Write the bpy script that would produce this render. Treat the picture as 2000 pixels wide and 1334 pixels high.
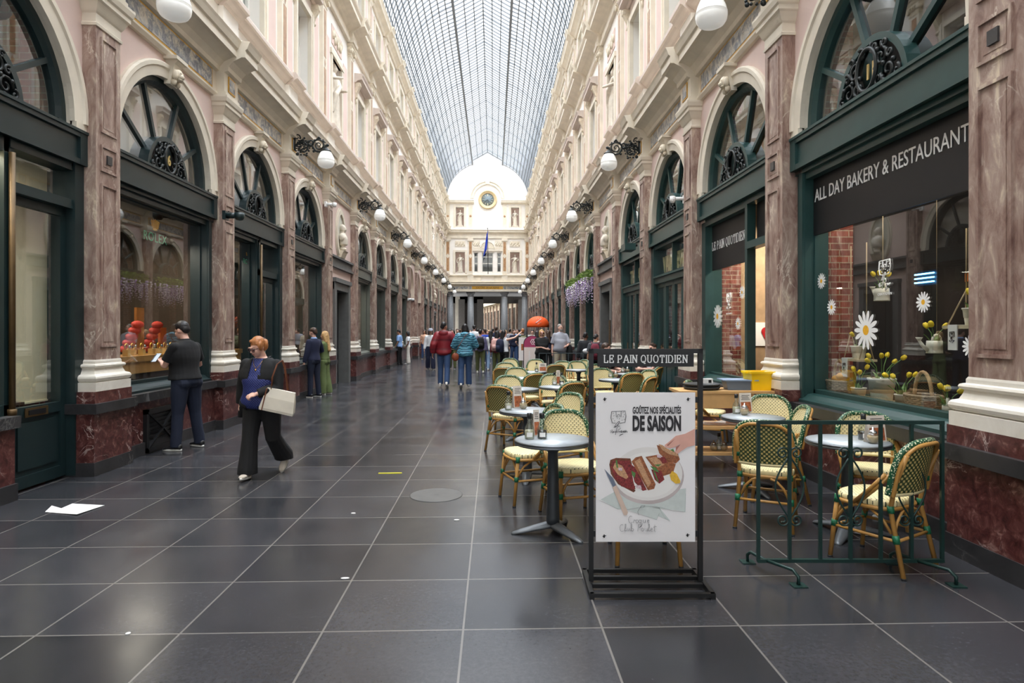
import bpy, bmesh, math, random
from math import sin, cos, pi, radians, sqrt, atan2, hypot
from mathutils import Vector, Matrix, Euler
random.seed(7)
scene = bpy.context.scene
COL = scene.collection
for o in list(bpy.data.objects):
    bpy.data.objects.remove(o)

# ------------------------------------------------------------------ camera
FPX, EYE, YAW = 1222.0, 1.6, math.atan(37 / 1222)
cam_d = bpy.data.cameras.new('camera')
cam = bpy.data.objects.new('camera', cam_d)
COL.objects.link(cam)
cam.location = (0, 0, EYE)
cam.rotation_euler = (pi / 2, 0, -YAW)
cam_d.sensor_width = 36
cam_d.lens = FPX * 36 / 2000
cam_d.shift_y = -20 / 2000
cam_d.clip_start = 0.05
cam_d.clip_end = 500
scene.camera = cam

# ------------------------------------------------------------------ sky, exposure
world = bpy.data.worlds.new('overcast_sky')
scene.world = world
world.use_nodes = True
wn = world.node_tree
for n in list(wn.nodes):
    wn.nodes.remove(n)
w_out = wn.nodes.new('ShaderNodeOutputWorld')
w_bg = wn.nodes.new('ShaderNodeBackground')
w_tc = wn.nodes.new('ShaderNodeTexCoord')
w_no = wn.nodes.new('ShaderNodeTexNoise')
w_ra = wn.nodes.new('ShaderNodeValToRGB')
w_no.inputs['Scale'].default_value = 2.2
w_no.inputs['Detail'].default_value = 3
w_ra.color_ramp.elements[0].position = 0.38
w_ra.color_ramp.elements[0].color = (0.80, 0.90, 1.0, 1)
w_ra.color_ramp.elements[1].position = 0.62
w_ra.color_ramp.elements[1].color = (1.0, 0.985, 0.96, 1)
# overcast sky: several times brighter at the zenith than low down
w_sep = wn.nodes.new('ShaderNodeSeparateXYZ')
w_zen = wn.nodes.new('ShaderNodeMapRange')
w_zen.interpolation_type = 'SMOOTHSTEP'
for k_, v_ in (('From Min', 0.42), ('From Max', 0.95), ('To Min', 0.9), ('To Max', 6.9)):
    w_zen.inputs[k_].default_value = v_
wn.links.new(w_tc.outputs['Generated'], w_sep.inputs[0])
wn.links.new(w_sep.outputs['Z'], w_zen.inputs['Value'])
wn.links.new(w_zen.outputs['Result'], w_bg.inputs['Strength'])
wn.links.new(w_tc.outputs['Generated'], w_no.inputs['Vector'])
wn.links.new(w_no.outputs['Fac'], w_ra.inputs['Fac'])
wn.links.new(w_ra.outputs['Color'], w_bg.inputs['Color'])
wn.links.new(w_bg.outputs['Background'], w_out.inputs['Surface'])

vs = scene.view_settings
scene.display_settings.display_device = 'sRGB'
vs.view_transform = 'Standard'
vs.look = 'None'
vs.gamma = 1
vs.exposure = 1.15
vs.use_curve_mapping = False
cy = scene.cycles
cy.use_denoising = True
cy.max_bounces = 10
cy.diffuse_bounces = 5
cy.glossy_bounces = 4
cy.transparent_max_bounces = 24
cy.caustics_reflective = False
cy.caustics_refractive = False
cy.sample_clamp_indirect = 8

# ------------------------------------------------------------------ measuring helpers (plan positions from the photo)
_s, _c = sin(YAW), cos(YAW)
def floor_at(px, py):
    d = FPX * EYE / (py - 647)
    r = (px - 1000) / FPX * d
    return (r * _c + d * _s, d * _c - r * _s)
def at_height(px, py, z):
    d = FPX * (EYE - z) / (py - 647)
    r = (px - 1000) / FPX * d
    return (r * _c + d * _s, d * _c - r * _s)
def at_depth(px, d):
    r = (px - 1000) / FPX * d
    return (r * _c + d * _s, d * _c - r * _s)

# ------------------------------------------------------------------ materials
def lin(c):
    return tuple((v / 12.92 if v <= 0.04045 else ((v + 0.055) / 1.055) ** 2.4) for v in c)
def rgb(r, g, b):
    return lin((r / 255, g / 255, b / 255))
_MATS = {}
def new_mat(name):
    m = bpy.data.materials.new(name)
    m.use_nodes = True
    nt = m.node_tree
    return m, nt, nt.nodes['Principled BSDF']
def node(nt, kind, **kw):
    n = nt.nodes.new('ShaderNode' + kind)
    for k, v in kw.items():
        if k in n.inputs:
            n.inputs[k].default_value = v
        else:
            setattr(n, k, v)
    return n
def ramp(nt, fac, stops):
    r = nt.nodes.new('ShaderNodeValToRGB')
    cr = r.color_ramp
    while len(cr.elements) < len(stops):
        cr.elements.new(0.5)
    for e, (p, c) in zip(cr.elements, stops):
        e.position = p
        e.color = (*c, 1) if len(c) == 3 else c
    nt.links.new(fac, r.inputs['Fac'])
    return r.outputs['Color']
def obj_coord(nt, vary=True):
    """object coordinates, shifted by a random amount per object so that repeats differ"""
    tc = node(nt, 'TexCoord')
    if not vary:
        return tc.outputs['Object']
    oi = node(nt, 'ObjectInfo')
    mu = node(nt, 'VectorMath', operation='SCALE')
    co = node(nt, 'CombineXYZ')
    for i in range(3):
        nt.links.new(oi.outputs['Random'], co.inputs[i])
    nt.links.new(co.outputs[0], mu.inputs[0])
    mu.inputs['Scale'].default_value = 37.0
    ad = node(nt, 'VectorMath', operation='ADD')
    nt.links.new(tc.outputs['Object'], ad.inputs[0])
    nt.links.new(mu.outputs[0], ad.inputs[1])
    return ad.outputs[0]
def bump(nt, bsdf, h, strength=0.2, dist=0.01):
    b = node(nt, 'Bump')
    b.inputs['Strength'].default_value = strength
    b.inputs['Distance'].default_value = dist
    nt.links.new(h, b.inputs['Height'])
    nt.links.new(b.outputs['Normal'], bsdf.inputs['Normal'])
def mat(name, col, rough=0.6, metal=0.0, vary=0.12, scale=8.0, bmp=0.0, spec=0.5, emit=0.0, alpha=None):
    """painted / plain surface with gentle procedural mottling"""
    if name in _MATS:
        return _MATS[name]
    m, nt, b = new_mat(name)
    no = node(nt, 'TexNoise', Scale=scale, Detail=4.0)
    nt.links.new(obj_coord(nt), no.inputs['Vector'])
    lo = tuple(v * (1 - vary) for v in col)
    hi = tuple(min(1, v * (1 + vary)) for v in col)
    nt.links.new(ramp(nt, no.outputs['Fac'], [(0.3, lo), (0.7, hi)]), b.inputs['Base Color'])
    b.inputs['Roughness'].default_value = rough
    b.inputs['Metallic'].default_value = metal
    b.inputs['Specular IOR Level'].default_value = spec
    if bmp:
        bump(nt, b, no.outputs['Fac'], bmp, 0.01)
    if emit:
        b.inputs['Emission Color'].default_value = (*col, 1)
        b.inputs['Emission Strength'].default_value = emit
    _MATS[name] = m
    return m

def marble_mat(name, stops, vein, scale=2.2, vein_w=0.02, rough=0.25, stretch=1.0, vein_scale=1.6):
    m, nt, b = new_mat(name)
    co = obj_coord(nt)
    mp = node(nt, 'Mapping')
    mp.inputs['Scale'].default_value = (1, 1, stretch)
    nt.links.new(co, mp.inputs['Vector'])
    n1 = node(nt, 'TexNoise', Scale=scale, Detail=9.0, Roughness=0.68, Distortion=0.7)
    nt.links.new(mp.outputs[0], n1.inputs['Vector'])
    base = ramp(nt, n1.outputs['Fac'], stops)
    n2 = node(nt, 'TexNoise', Scale=vein_scale, Detail=5.0, Roughness=0.55, Distortion=1.0)
    nt.links.new(mp.outputs[0], n2.inputs['Vector'])
    w = vein_w
    vm = ramp(nt, n2.outputs['Fac'], [(0.5 - w, (0, 0, 0)), (0.5, (0.85, 0.85, 0.85)), (0.5 + w, (0, 0, 0))])
    n3 = node(nt, 'TexNoise', Scale=vein_scale * 0.8, Detail=2.0)
    nt.links.new(mp.outputs[0], n3.inputs['Vector'])
    gate = ramp(nt, n3.outputs['Fac'], [(0.5, (0, 0, 0)), (0.64, (0.9, 0.9, 0.9))])
    mu = node(nt, 'Math', operation='MULTIPLY')
    nt.links.new(vm, mu.inputs[0])
    nt.links.new(gate, mu.inputs[1])
    mx = node(nt, 'MixRGB')
    mx.inputs['Color2'].default_value = (*vein, 1)
    nt.links.new(mu.outputs[0], mx.inputs['Fac'])
    nt.links.new(base, mx.inputs['Color1'])
    nt.links.new(mx.outputs[0], b.inputs['Base Color'])
    b.inputs['Roughness'].default_value = rough
    _MATS[name] = m
    return m

def glass_mat(name, tint=(0.93, 0.96, 0.95), base_refl=0.09, scatter=0.0, edge=0.9):
    """thin pane: lets light straight through, mirrors more at a slant"""
    m = bpy.data.materials.new(name)
    m.use_nodes = True
    nt = m.node_tree
    nt.nodes.remove(nt.nodes['Principled BSDF'])
    out = nt.nodes['Material Output']
    tr = node(nt, 'BsdfTransparent')
    tr.inputs['Color'].default_value = (*tint, 1)
    gl = node(nt, 'BsdfGlossy')
    gl.inputs['Roughness'].default_value = 0.015
    gl.inputs['Color'].default_value = (0.95, 0.97, 0.97, 1)
    lw = node(nt, 'LayerWeight')
    lw.inputs['Blend'].default_value = 0.5
    pw = node(nt, 'Math', operation='POWER')
    nt.links.new(lw.outputs['Facing'], pw.inputs[0])
    pw.inputs[1].default_value = 3.0
    ma = node(nt, 'Math', operation='MULTIPLY_ADD')
    nt.links.new(pw.outputs[0], ma.inputs[0])
    ma.inputs[1].default_value = edge
    ma.inputs[2].default_value = base_refl
    mx = node(nt, 'MixShader')
    nt.links.new(ma.outputs[0], mx.inputs[0])
    nt.links.new(gl.outputs[0], mx.inputs[2])
    if scatter:
        df = node(nt, 'BsdfTranslucent')
        df.inputs['Color'].default_value = (0.95, 0.97, 1.0, 1)
        m2 = node(nt, 'MixShader')
        m2.inputs[0].default_value = scatter
        nt.links.new(tr.outputs[0], m2.inputs[1])
        nt.links.new(df.outputs[0], m2.inputs[2])
        nt.links.new(m2.outputs[0], mx.inputs[1])
    else:
        nt.links.new(tr.outputs[0], mx.inputs[1])
    nt.links.new(mx.outputs[0], out.inputs['Surface'])
    _MATS[name] = m
    return m

def glow_mat(name, col, strength):
    m = bpy.data.materials.new(name)
    m.use_nodes = True
    nt = m.node_tree
    nt.nodes.remove(nt.nodes['Principled BSDF'])
    e = node(nt, 'Emission')
    e.inputs['Color'].default_value = (*col, 1)
    e.inputs['Strength'].default_value = strength
    nt.links.new(e.outputs[0], nt.nodes['Material Output'].inputs['Surface'])
    return m

def brick_mat(name, c1, c2, mortar, scale=1.0, bw=0.22, rh=0.075, axis='YZ'):
    m, nt, b = new_mat(name)
    tc = node(nt, 'TexCoord')
    sp = node(nt, 'SeparateXYZ')
    cb = node(nt, 'CombineXYZ')
    nt.links.new(tc.outputs['Object'], sp.inputs[0])
    ad = node(nt, 'Math', operation='ADD')
    nt.links.new(sp.outputs['X'], ad.inputs[0])
    nt.links.new(sp.outputs['Y'], ad.inputs[1])
    nt.links.new(ad.outputs[0], cb.inputs[0])
    nt.links.new(sp.outputs['Z'], cb.inputs[1])
    br = node(nt, 'TexBrick')
    br.inputs['Color1'].default_value = (*c1, 1)
    br.inputs['Color2'].default_value = (*c2, 1)
    br.inputs['Mortar'].default_value = (*mortar, 1)
    br.inputs['Scale'].default_value = 1
    br.inputs['Mortar Size'].default_value = 0.007
    br.inputs['Brick Width'].default_value = bw
    br.inputs['Row Height'].default_value = rh
    nt.links.new(cb.outputs[0], br.inputs['Vector'])
    no = node(nt, 'TexNoise', Scale=14.0, Detail=5.0)
    nt.links.new(tc.outputs['Object'], no.inputs['Vector'])
    mx = node(nt, 'MixRGB', blend_type='MULTIPLY')
    mx.inputs['Fac'].default_value = 0.7
    nt.links.new(br.outputs['Color'], mx.inputs['Color1'])
    nt.links.new(ramp(nt, no.outputs['Fac'], [(0.3, (0.55, 0.55, 0.55)), (0.7, (1.15, 1.1, 1.05))]), mx.inputs['Color2'])
    nt.links.new(mx.outputs[0], b.inputs['Base Color'])
    b.inputs['Roughness'].default_value = 0.85
    bump(nt, b, br.outputs['Fac'], -0.4, 0.008)
    return m

# ------------------------------------------------------------------ mesh builder
class MB:
    def __init__(s, tf=None):
        s.v, s.f, s.m, s.sm = [], [], [], []
        s.tf = tf
        s.uv = None
    def pt(s, p):
        s.v.append(tuple(s.tf(p)) if s.tf else tuple(p))
        return len(s.v) - 1
    def face(s, idx, m=0, smooth=False):
        s.f.append(tuple(idx)); s.m.append(m); s.sm.append(smooth)
    def poly(s, pts, m=0):
        s.face([s.pt(p) for p in pts], m)
    def box(s, x0, x1, y0, y1, z0, z1, m=0):
        i = [s.pt(p) for p in ((x0, y0, z0), (x1, y0, z0), (x1, y1, z0), (x0, y1, z0), (x0, y0, z1), (x1, y0, z1), (x1, y1, z1), (x0, y1, z1))]
        for q in ((3, 2, 1, 0), (4, 5, 6, 7), (0, 1, 5, 4), (1, 2, 6, 5), (2, 3, 7, 6), (3, 0, 4, 7)):
            s.face([i[k] for k in q], m)
        return s
    def prism(s, prof, y0, y1, m=0, axis='y', mats=None):
        """closed profile [(a,z)] extruded along y (or along x with profile (y,z), or z with profile (x,y))"""
        def P(p, t):
            return (p[0], t, p[1]) if axis == 'y' else ((t, p[0], p[1]) if axis == 'x' else (p[0], p[1], t))
        A = [s.pt(P(p, y0)) for p in prof]
        B = [s.pt(P(p, y1)) for p in prof]
        n = len(prof)
        for k in range(n):
            s.face((A[k], A[(k + 1) % n], B[(k + 1) % n], B[k]), mats[k] if mats else m)
        s.face(A[::-1], m); s.face(B, m)
        return s
    def tube(s, pts, r, seg=8, m=0, cap=True, closed=False, flat=1.0, smooth=True):
        pts = [Vector(p) for p in pts]
        n = len(pts)
        rr = r if isinstance(r, (list, tuple)) else [r] * n
        rings = []
        ref = None
        for k in range(n):
            a = pts[(k - 1) % n] if (k > 0 or closed) else pts[k]
            b = pts[(k + 1) % n] if (k < n - 1 or closed) else pts[k]
            t = (b - a)
            if t.length < 1e-9: t = Vector((0, 0, 1))
            t.normalize()
            if ref is None:
                ref = Vector((0, 0, 1)) if abs(t.z) < 0.9 else Vector((1, 0, 0))
            u = t.cross(ref)
            if u.length < 1e-6: u = t.cross(Vector((0, 1, 0.3)))
            u.normalize()
            w = u.cross(t).normalized()
            ref = w
            rings.append([s.pt(pts[k] + (u * cos(2 * pi * j / seg) + w * sin(2 * pi * j / seg) * flat) * rr[k]) for j in range(seg)])
        for k in range(n if closed else n - 1):
            A, B = rings[k], rings[(k + 1) % n]
            for j in range(seg):
                s.face((A[j], A[(j + 1) % seg], B[(j + 1) % seg], B[j]), m, smooth)
        if cap and not closed:
            s.face(rings[0][::-1], m); s.face(rings[-1], m)
        return s
    def bar(s, p0, p1, w, h, m=0):
        """rectangular bar between two points"""
        p0, p1 = Vector(p0), Vector(p1)
        t = (p1 - p0).normalized()
        ref = Vector((0, 0, 1)) if abs(t.z) < 0.95 else Vector((0, 1, 0))
        u = t.cross(ref).normalized(); v = u.cross(t)
        A = [s.pt(p0 + u * a * w / 2 + v * b * h / 2) for a, b in ((-1, -1), (1, -1), (1, 1), (-1, 1))]
        B = [s.pt(p1 + u * a * w / 2 + v * b * h / 2) for a, b in ((-1, -1), (1, -1), (1, 1), (-1, 1))]
        for k in range(4):
            s.face((A[k], A[(k + 1) % 4], B[(k + 1) % 4], B[k]), m)
        s.face(A[::-1], m); s.face(B, m)
        return s
    def lathe(s, prof, seg=16, o=(0, 0, 0), m=0, ax='z', smooth=True, sx=1.0, sy=1.0, mats=None):
        rings = []
        for r, z in prof:
            ring = []
            for j in range(seg):
                a = 2 * pi * j / seg
                x, y = r * cos(a) * sx, r * sin(a) * sy
                p = (x, y, z) if ax == 'z' else ((z, x, y) if ax == 'x' else (x, z, y))
                ring.append(s.pt((o[0] + p[0], o[1] + p[1], o[2] + p[2])))
            rings.append(ring)
        for k in range(len(prof) - 1):
            A, B = rings[k], rings[k + 1]
            for j in range(seg):
                s.face((A[j], A[(j + 1) % seg], B[(j + 1) % seg], B[j]), mats[k] if mats else m, smooth)
        s.face(rings[0][::-1], mats[0] if mats else m); s.face(rings[-1], mats[-1] if mats else m)
        return s
    def ball(s, c, r, seg=12, rings=8, m=0, R=None):
        if not isinstance(r, (tuple, list)): r = (r, r, r)
        c = Vector(c)
        g = []
        for i in range(rings + 1):
            th = pi * i / rings
            ring = []
            for j in range(seg):
                ph = 2 * pi * j / seg
                p = Vector((r[0] * sin(th) * cos(ph), r[1] * sin(th) * sin(ph), r[2] * cos(th)))
                if R is not None: p = R @ p
                ring.append(s.pt(c + p))
            g.append(ring)
        for i in range(rings):
            for j in range(seg):
                s.face((g[i][j], g[i + 1][j], g[i + 1][(j + 1) % seg], g[i][(j + 1) % seg]), m, True)
        return s
    def loft(s, rings, m=0, smooth=True, cap=True):
        idx = [[s.pt(p) for p in r] for r in rings]
        n = len(rings[0])
        for A, B in zip(idx, idx[1:]):
            for j in range(n):
                s.face((A[j], A[(j + 1) % n], B[(j + 1) % n], B[j]), m, smooth)
        if cap:
            s.face(idx[0][::-1], m); s.face(idx[-1], m)
        return s
    def arc_sweep(s, prof, yc, zc, t0=0.0, t1=pi, n=24, m=0, smooth=False):
        """closed profile [(radius, a)] swept round an arc in the y-z plane"""
        rings = []
        for k in range(n + 1):
            t = t0 + (t1 - t0) * k / n
            rings.append([s.pt((a, yc + r * cos(t), zc + r * sin(t))) for r, a in prof])
        q = len(prof)
        for A, B in zip(rings, rings[1:]):
            for j in range(q):
                s.face((A[j], A[(j + 1) % q], B[(j + 1) % q], B[j]), m, smooth)
        s.face(rings[0][::-1], m); s.face(rings[-1], m)
        return s
    def mesh(s, name, mats, fix=True):
        me = bpy.data.meshes.new(name)
        me.from_pydata(s.v, [], s.f)
        for q in (mats if isinstance(mats, (list, tuple)) else [mats]):
            me.materials.append(q)
        me.polygons.foreach_set('material_index', s.m)
        me.polygons.foreach_set('use_smooth', s.sm)
        if fix:
            bm = bmesh.new(); bm.from_mesh(me)
            bmesh.ops.remove_doubles(bm, verts=bm.verts, dist=1e-5)
            bmesh.ops.dissolve_degenerate(bm, edges=bm.edges, dist=1e-6)
            bmesh.ops.recalc_face_normals(bm, faces=bm.faces)
            bm.to_mesh(me); bm.free()
        me.update()
        return me
    def build(s, name, mats, parent=None, loc=None, fix=True, rot=None):
        return link(name, s.mesh(name, mats, fix), parent, loc, rot)
def link(name, me, parent=None, loc=None, rot=None):
    o = bpy.data.objects.new(name, me)
    COL.objects.link(o)
    if parent is not None: o.parent = parent
    if loc is not None: o.location = loc
    if rot is not None: o.rotation_euler = rot if isinstance(rot, (tuple, list, Euler)) else (0, 0, rot)
    return o
def thing(name, label, cat, loc=(0, 0, 0), rotz=0.0, group=None):
    o = bpy.data.objects.new(name, None)
    o.empty_display_size = 0.1
    COL.objects.link(o)
    o.location = loc
    o.rotation_euler = (0, 0, rotz)
    return tag(o, label, cat, group)
def tag(o, label=None, cat=None, group=None, kind=None):
    if label: o['label'] = label
    if cat: o['category'] = cat
    if group: o['group'] = group
    if kind: o['kind'] = kind
    return o
def struct(o):
    o['kind'] = 'structure'
    return o
def sempty(name, loc):
    o = bpy.data.objects.new(name, None)
    o.empty_display_size = 0.1
    COL.objects.link(o)
    o.location = loc
    return struct(o)
def kids(o):
    return [c for c in CHILD.get(o.name, [])] if False else list(o.children)
def dup(root, loc=None, rotz=None, label=None, group=None):
    r = root.copy(); COL.objects.link(r)
    if loc is not None: r.location = loc
    if rotz is not None: r.rotation_euler = (0, 0, rotz)
    if label: r['label'] = label
    if group: r['group'] = group
    def rec(src, dst):
        for ch in src.children:
            c = ch.copy(); COL.objects.link(c); c.parent = dst
            rec(ch, c)
    rec(root, r)
    return r
ORD = ['first', 'second', 'third', 'fourth', 'fifth', 'sixth', 'seventh', 'eighth', 'ninth', 'tenth', 'eleventh', 'twelfth', 'thirteenth', 'fourteenth', 'fifteenth', 'sixteenth', 'seventeenth', 'eighteenth', 'nineteenth']
def text_mesh(txt, size, depth=0.002, mat_=None, name='lettering', align='CENTER', sx=1.0, shear=0.0, bold=0.0, space=1.0):
    cu = bpy.data.curves.new(name, 'FONT')
    cu.body = txt
    cu.size = size
    cu.extrude = depth
    cu.align_x = align
    cu.shear = shear
    cu.offset = bold
    cu.space_character = space
    cu.resolution_u = 3
    o = bpy.data.objects.new(name, cu)
    COL.objects.link(o)
    dg = bpy.context.evaluated_depsgraph_get()
    me = bpy.data.meshes.new_from_object(o.evaluated_get(dg))
    bpy.data.objects.remove(o)
    if sx != 1.0:
        me.transform(Matrix.Diagonal((sx, 1, 1, 1)))
    me.materials.clear()
    if mat_: me.materials.append(mat_)
    return me
def spiral(c, r0, r1, a0, turns, n=22, plane='xz', flip=1):
    """points of a spiral, in the x-z plane by default"""
    out = []
    for k in range(n + 1):
        t = k / n
        r = r0 + (r1 - r0) * t
        a = a0 + flip * turns * 2 * pi * t
        out.append((c[0] + r * cos(a), c[1], c[2] + r * sin(a)) if plane == 'xz' else (c[0], c[1] + r * cos(a), c[2] + r * sin(a)))
    return out
# ================================================================== the arcade
XC, Y0, BAY, NB, YEND = -0.55, 7.38, 3.3, 17, 62.5
HP, HS, HW, HU = 3.83, 3.90, 4.05, 4.15      # half widths: plinth, shaft, ground wall, upper wall
PY = lambda k: Y0 + BAY * k
SIDES = ((-1, 'left'), (1, 'right'))
PINK = mat('pink_plaster', rgb(222, 198, 188), 0.75, vary=0.05, scale=1.5)
CREAM = mat('cream_stone', rgb(225, 215, 197), 0.7, vary=0.08, scale=3)
WHITE = mat('white_plaster', rgb(240, 235, 228), 0.75, vary=0.04, scale=1.2)
TAUPE = mat('taupe_moulding', rgb(208, 193, 182), 0.7, vary=0.06, scale=3)
CARVED = mat('carved_stone', rgb(222, 210, 188), 0.7, vary=0.12, scale=14, bmp=0.4)
STATUE = mat('statue_stone', rgb(218, 208, 192), 0.65, vary=0.1, scale=10, bmp=0.15)
BLACKSTONE = marble_mat('black_marble', [(0.3, rgb(38, 38, 40)), (0.7, rgb(62, 61, 62))], rgb(120, 118, 116), 3.0, 0.012, 0.35)
DADO = marble_mat('dark_red_marble', [(0.34, rgb(52, 26, 26)), (0.48, rgb(84, 44, 42)), (0.58, rgb(102, 62, 57)), (0.7, rgb(150, 116, 108))], rgb(222, 206, 198), 12.0, 0.013, 0.28, 1.0, 3.2)
SHAFT = marble_mat('liver_marble', [(0.33, rgb(110, 82, 74)), (0.45, rgb(146, 120, 109)), (0.56, rgb(168, 146, 134)), (0.68, rgb(210, 194, 172))], rgb(228, 216, 200), 7.0, 0.014, 0.35, 0.38, 3.6)
FRIEZE = marble_mat('blue_breccia', [(0.36, rgb(92, 98, 112)), (0.48, rgb(150, 154, 158)), (0.58, rgb(204, 198, 184)), (0.72, rgb(150, 140, 126))], rgb(70, 74, 90), 7.0, 0.06, 0.3, 1.0, 6.0)
BROWN = marble_mat('brown_marble', [(0.3, rgb(140, 96, 62)), (0.7, rgb(190, 150, 108))], rgb(216, 190, 150), 5, 0.02, 0.35)
BASEM = marble_mat('white_marble', [(0.3, rgb(214, 206, 192)), (0.7, rgb(236, 231, 220))], rgb(190, 182, 172), 3, 0.012, 0.3)
GOLD = mat('gilding', rgb(206, 160, 70), 0.35, 0.8, vary=0.15)
GREEN = mat('bottle_green_paint', rgb(36, 66, 64), 0.38, vary=0.1, scale=5)
GREEND = mat('dark_green_paint', rgb(24, 42, 44), 0.38, vary=0.1, scale=5)
GREYGREEN = mat('grey_green_paint', rgb(84, 88, 82), 0.45, vary=0.06, scale=5)
IRON = mat('cast_iron', rgb(40, 44, 44), 0.45, 0.4, vary=0.2, scale=20)
PANE = glass_mat('window_glass')
BLACK = mat('black_paint', rgb(18, 18, 20), 0.45, vary=0.1)
GREYSTONE = mat('blue_grey_stone', rgb(96, 96, 94), 0.6, vary=0.12, scale=6)
WOODSILL = mat('oak_sill', rgb(170, 146, 112), 0.5, vary=0.15, scale=6)

# ---- floor: bluestone slabs with light joints
m, nt, b = new_mat('bluestone_slabs')
tc = node(nt, 'TexCoord'); mp = node(nt, 'Mapping')
mp.inputs['Location'].default_value = (0.16, 0.05, 0)
nt.links.new(tc.outputs['Object'], mp.inputs['Vector'])
br = node(nt, 'TexBrick')
br.offset = 0.0
br.inputs['Scale'].default_value = 1
br.inputs['Brick Width'].default_value = 0.748
br.inputs['Row Height'].default_value = 0.682
br.inputs['Mortar Size'].default_value = 0.0065
br.inputs['Mortar Smooth'].default_value = 0.3
br.inputs['Color1'].default_value = (0.0, 0.0, 0.0, 1)
br.inputs['Color2'].default_value = (1, 1, 1, 1)
br.inputs['Mortar'].default_value = (0.5, 0.5, 0.5, 1)
nt.links.new(mp.outputs[0], br.inputs['Vector'])
n1 = node(nt, 'TexNoise', Scale=1.6, Detail=3.0, Roughness=0.5)
n2 = node(nt, 'TexNoise', Scale=38.0, Detail=6.0, Roughness=0.75)
for n in (n1, n2): nt.links.new(tc.outputs['Object'], n.inputs['Vector'])
slab = ramp(nt, br.outputs['Color'], [(0.0, rgb(43, 44, 47)), (1.0, rgb(64, 64, 67))])
m1 = node(nt, 'MixRGB', blend_type='MULTIPLY'); m1.inputs['Fac'].default_value = 1
nt.links.new(slab, m1.inputs['Color1'])
nt.links.new(ramp(nt, n1.outputs['Fac'], [(0.25, (0.86, 0.86, 0.88)), (0.75, (1.12, 1.12, 1.13))]), m1.inputs['Color2'])
m2 = node(nt, 'MixRGB', blend_type='MULTIPLY'); m2.inputs['Fac'].default_value = 1
nt.links.new(m1.outputs[0], m2.inputs['Color1'])
nt.links.new(ramp(nt, n2.outputs['Fac'], [(0.3, (0.7, 0.7, 0.7)), (0.62, (1.1, 1.1, 1.1)), (0.78, (1.9, 1.9, 1.9))]), m2.inputs['Color2'])
m3 = node(nt, 'MixRGB')
nt.links.new(br.outputs['Fac'], m3.inputs['Fac'])
nt.links.new(m2.outputs[0], m3.inputs['Color1'])
m3.inputs['Color2'].default_value = (*rgb(114, 110, 106), 1)
nt.links.new(m3.outputs[0], b.inputs['Base Color'])
rr_ = ramp(nt, n1.outputs['Fac'], [(0.3, (0.15, 0.15, 0.15)), (0.7, (0.27, 0.27, 0.27))])
nt.links.new(rr_, b.inputs['Roughness'])
bump(nt, b, n2.outputs['Fac'], 0.08, 0.004)
FLOORM = m
fb = MB(); fb.box(-9, 9, -6, YEND + 45, -0.2, 0, 0)
struct(fb.build('floor', FLOORM))

# ---- profiles
ENT = [(4.3, 5.45), (4.0, 5.45), (3.97, 5.5), (3.97, 5.53), (4.0, 5.55), (4.0, 5.86), (3.94, 5.88), (3.93, 5.95), (3.86, 6.03), (3.80, 6.06), (3.72, 6.10), (3.66, 6.10), (3.66, 6.22), (3.63, 6.24), (3.60, 6.32), (3.58, 6.36), (3.95, 6.40), (4.3, 6.40)]
def shift(prof, d, amin=4.2):
    return [((a - d) if a < amin else a, z) for a, z in prof]
SILL = [(4.3, 6.94), (3.93, 6.94), (3.90, 6.98), (3.84, 7.02), (3.80, 7.06), (3.76, 7.07), (3.76, 7.14), (3.80, 7.2), (4.3, 7.2)]
ENT2 = [(4.4, 10.9), (4.05, 10.9), (4.03, 11.0), (4.08, 11.02), (4.08, 11.22), (4.0, 11.3), (3.9, 11.36), (3.78, 11.40), (3.70, 11.42), (3.70, 11.54), (3.64, 11.62), (3.62, 11.68), (4.4, 11.75)]
ENT3 = [(4.4, 14.2), (4.08, 14.2), (4.04, 14.3), (3.94, 14.38), (3.86, 14.42), (3.84, 14.52), (3.78, 14.62), (4.05, 14.66), (4.05, 14.8), (4.4, 14.8)]
BLANK = {-1: (8, 9), 1: ()}
DOORK = {-1: (3, 12), 1: (3, 12)}
NICHE = (3, 12)
NBR = NB - 1  # last full bay index + 1
YB = -4.0
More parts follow.
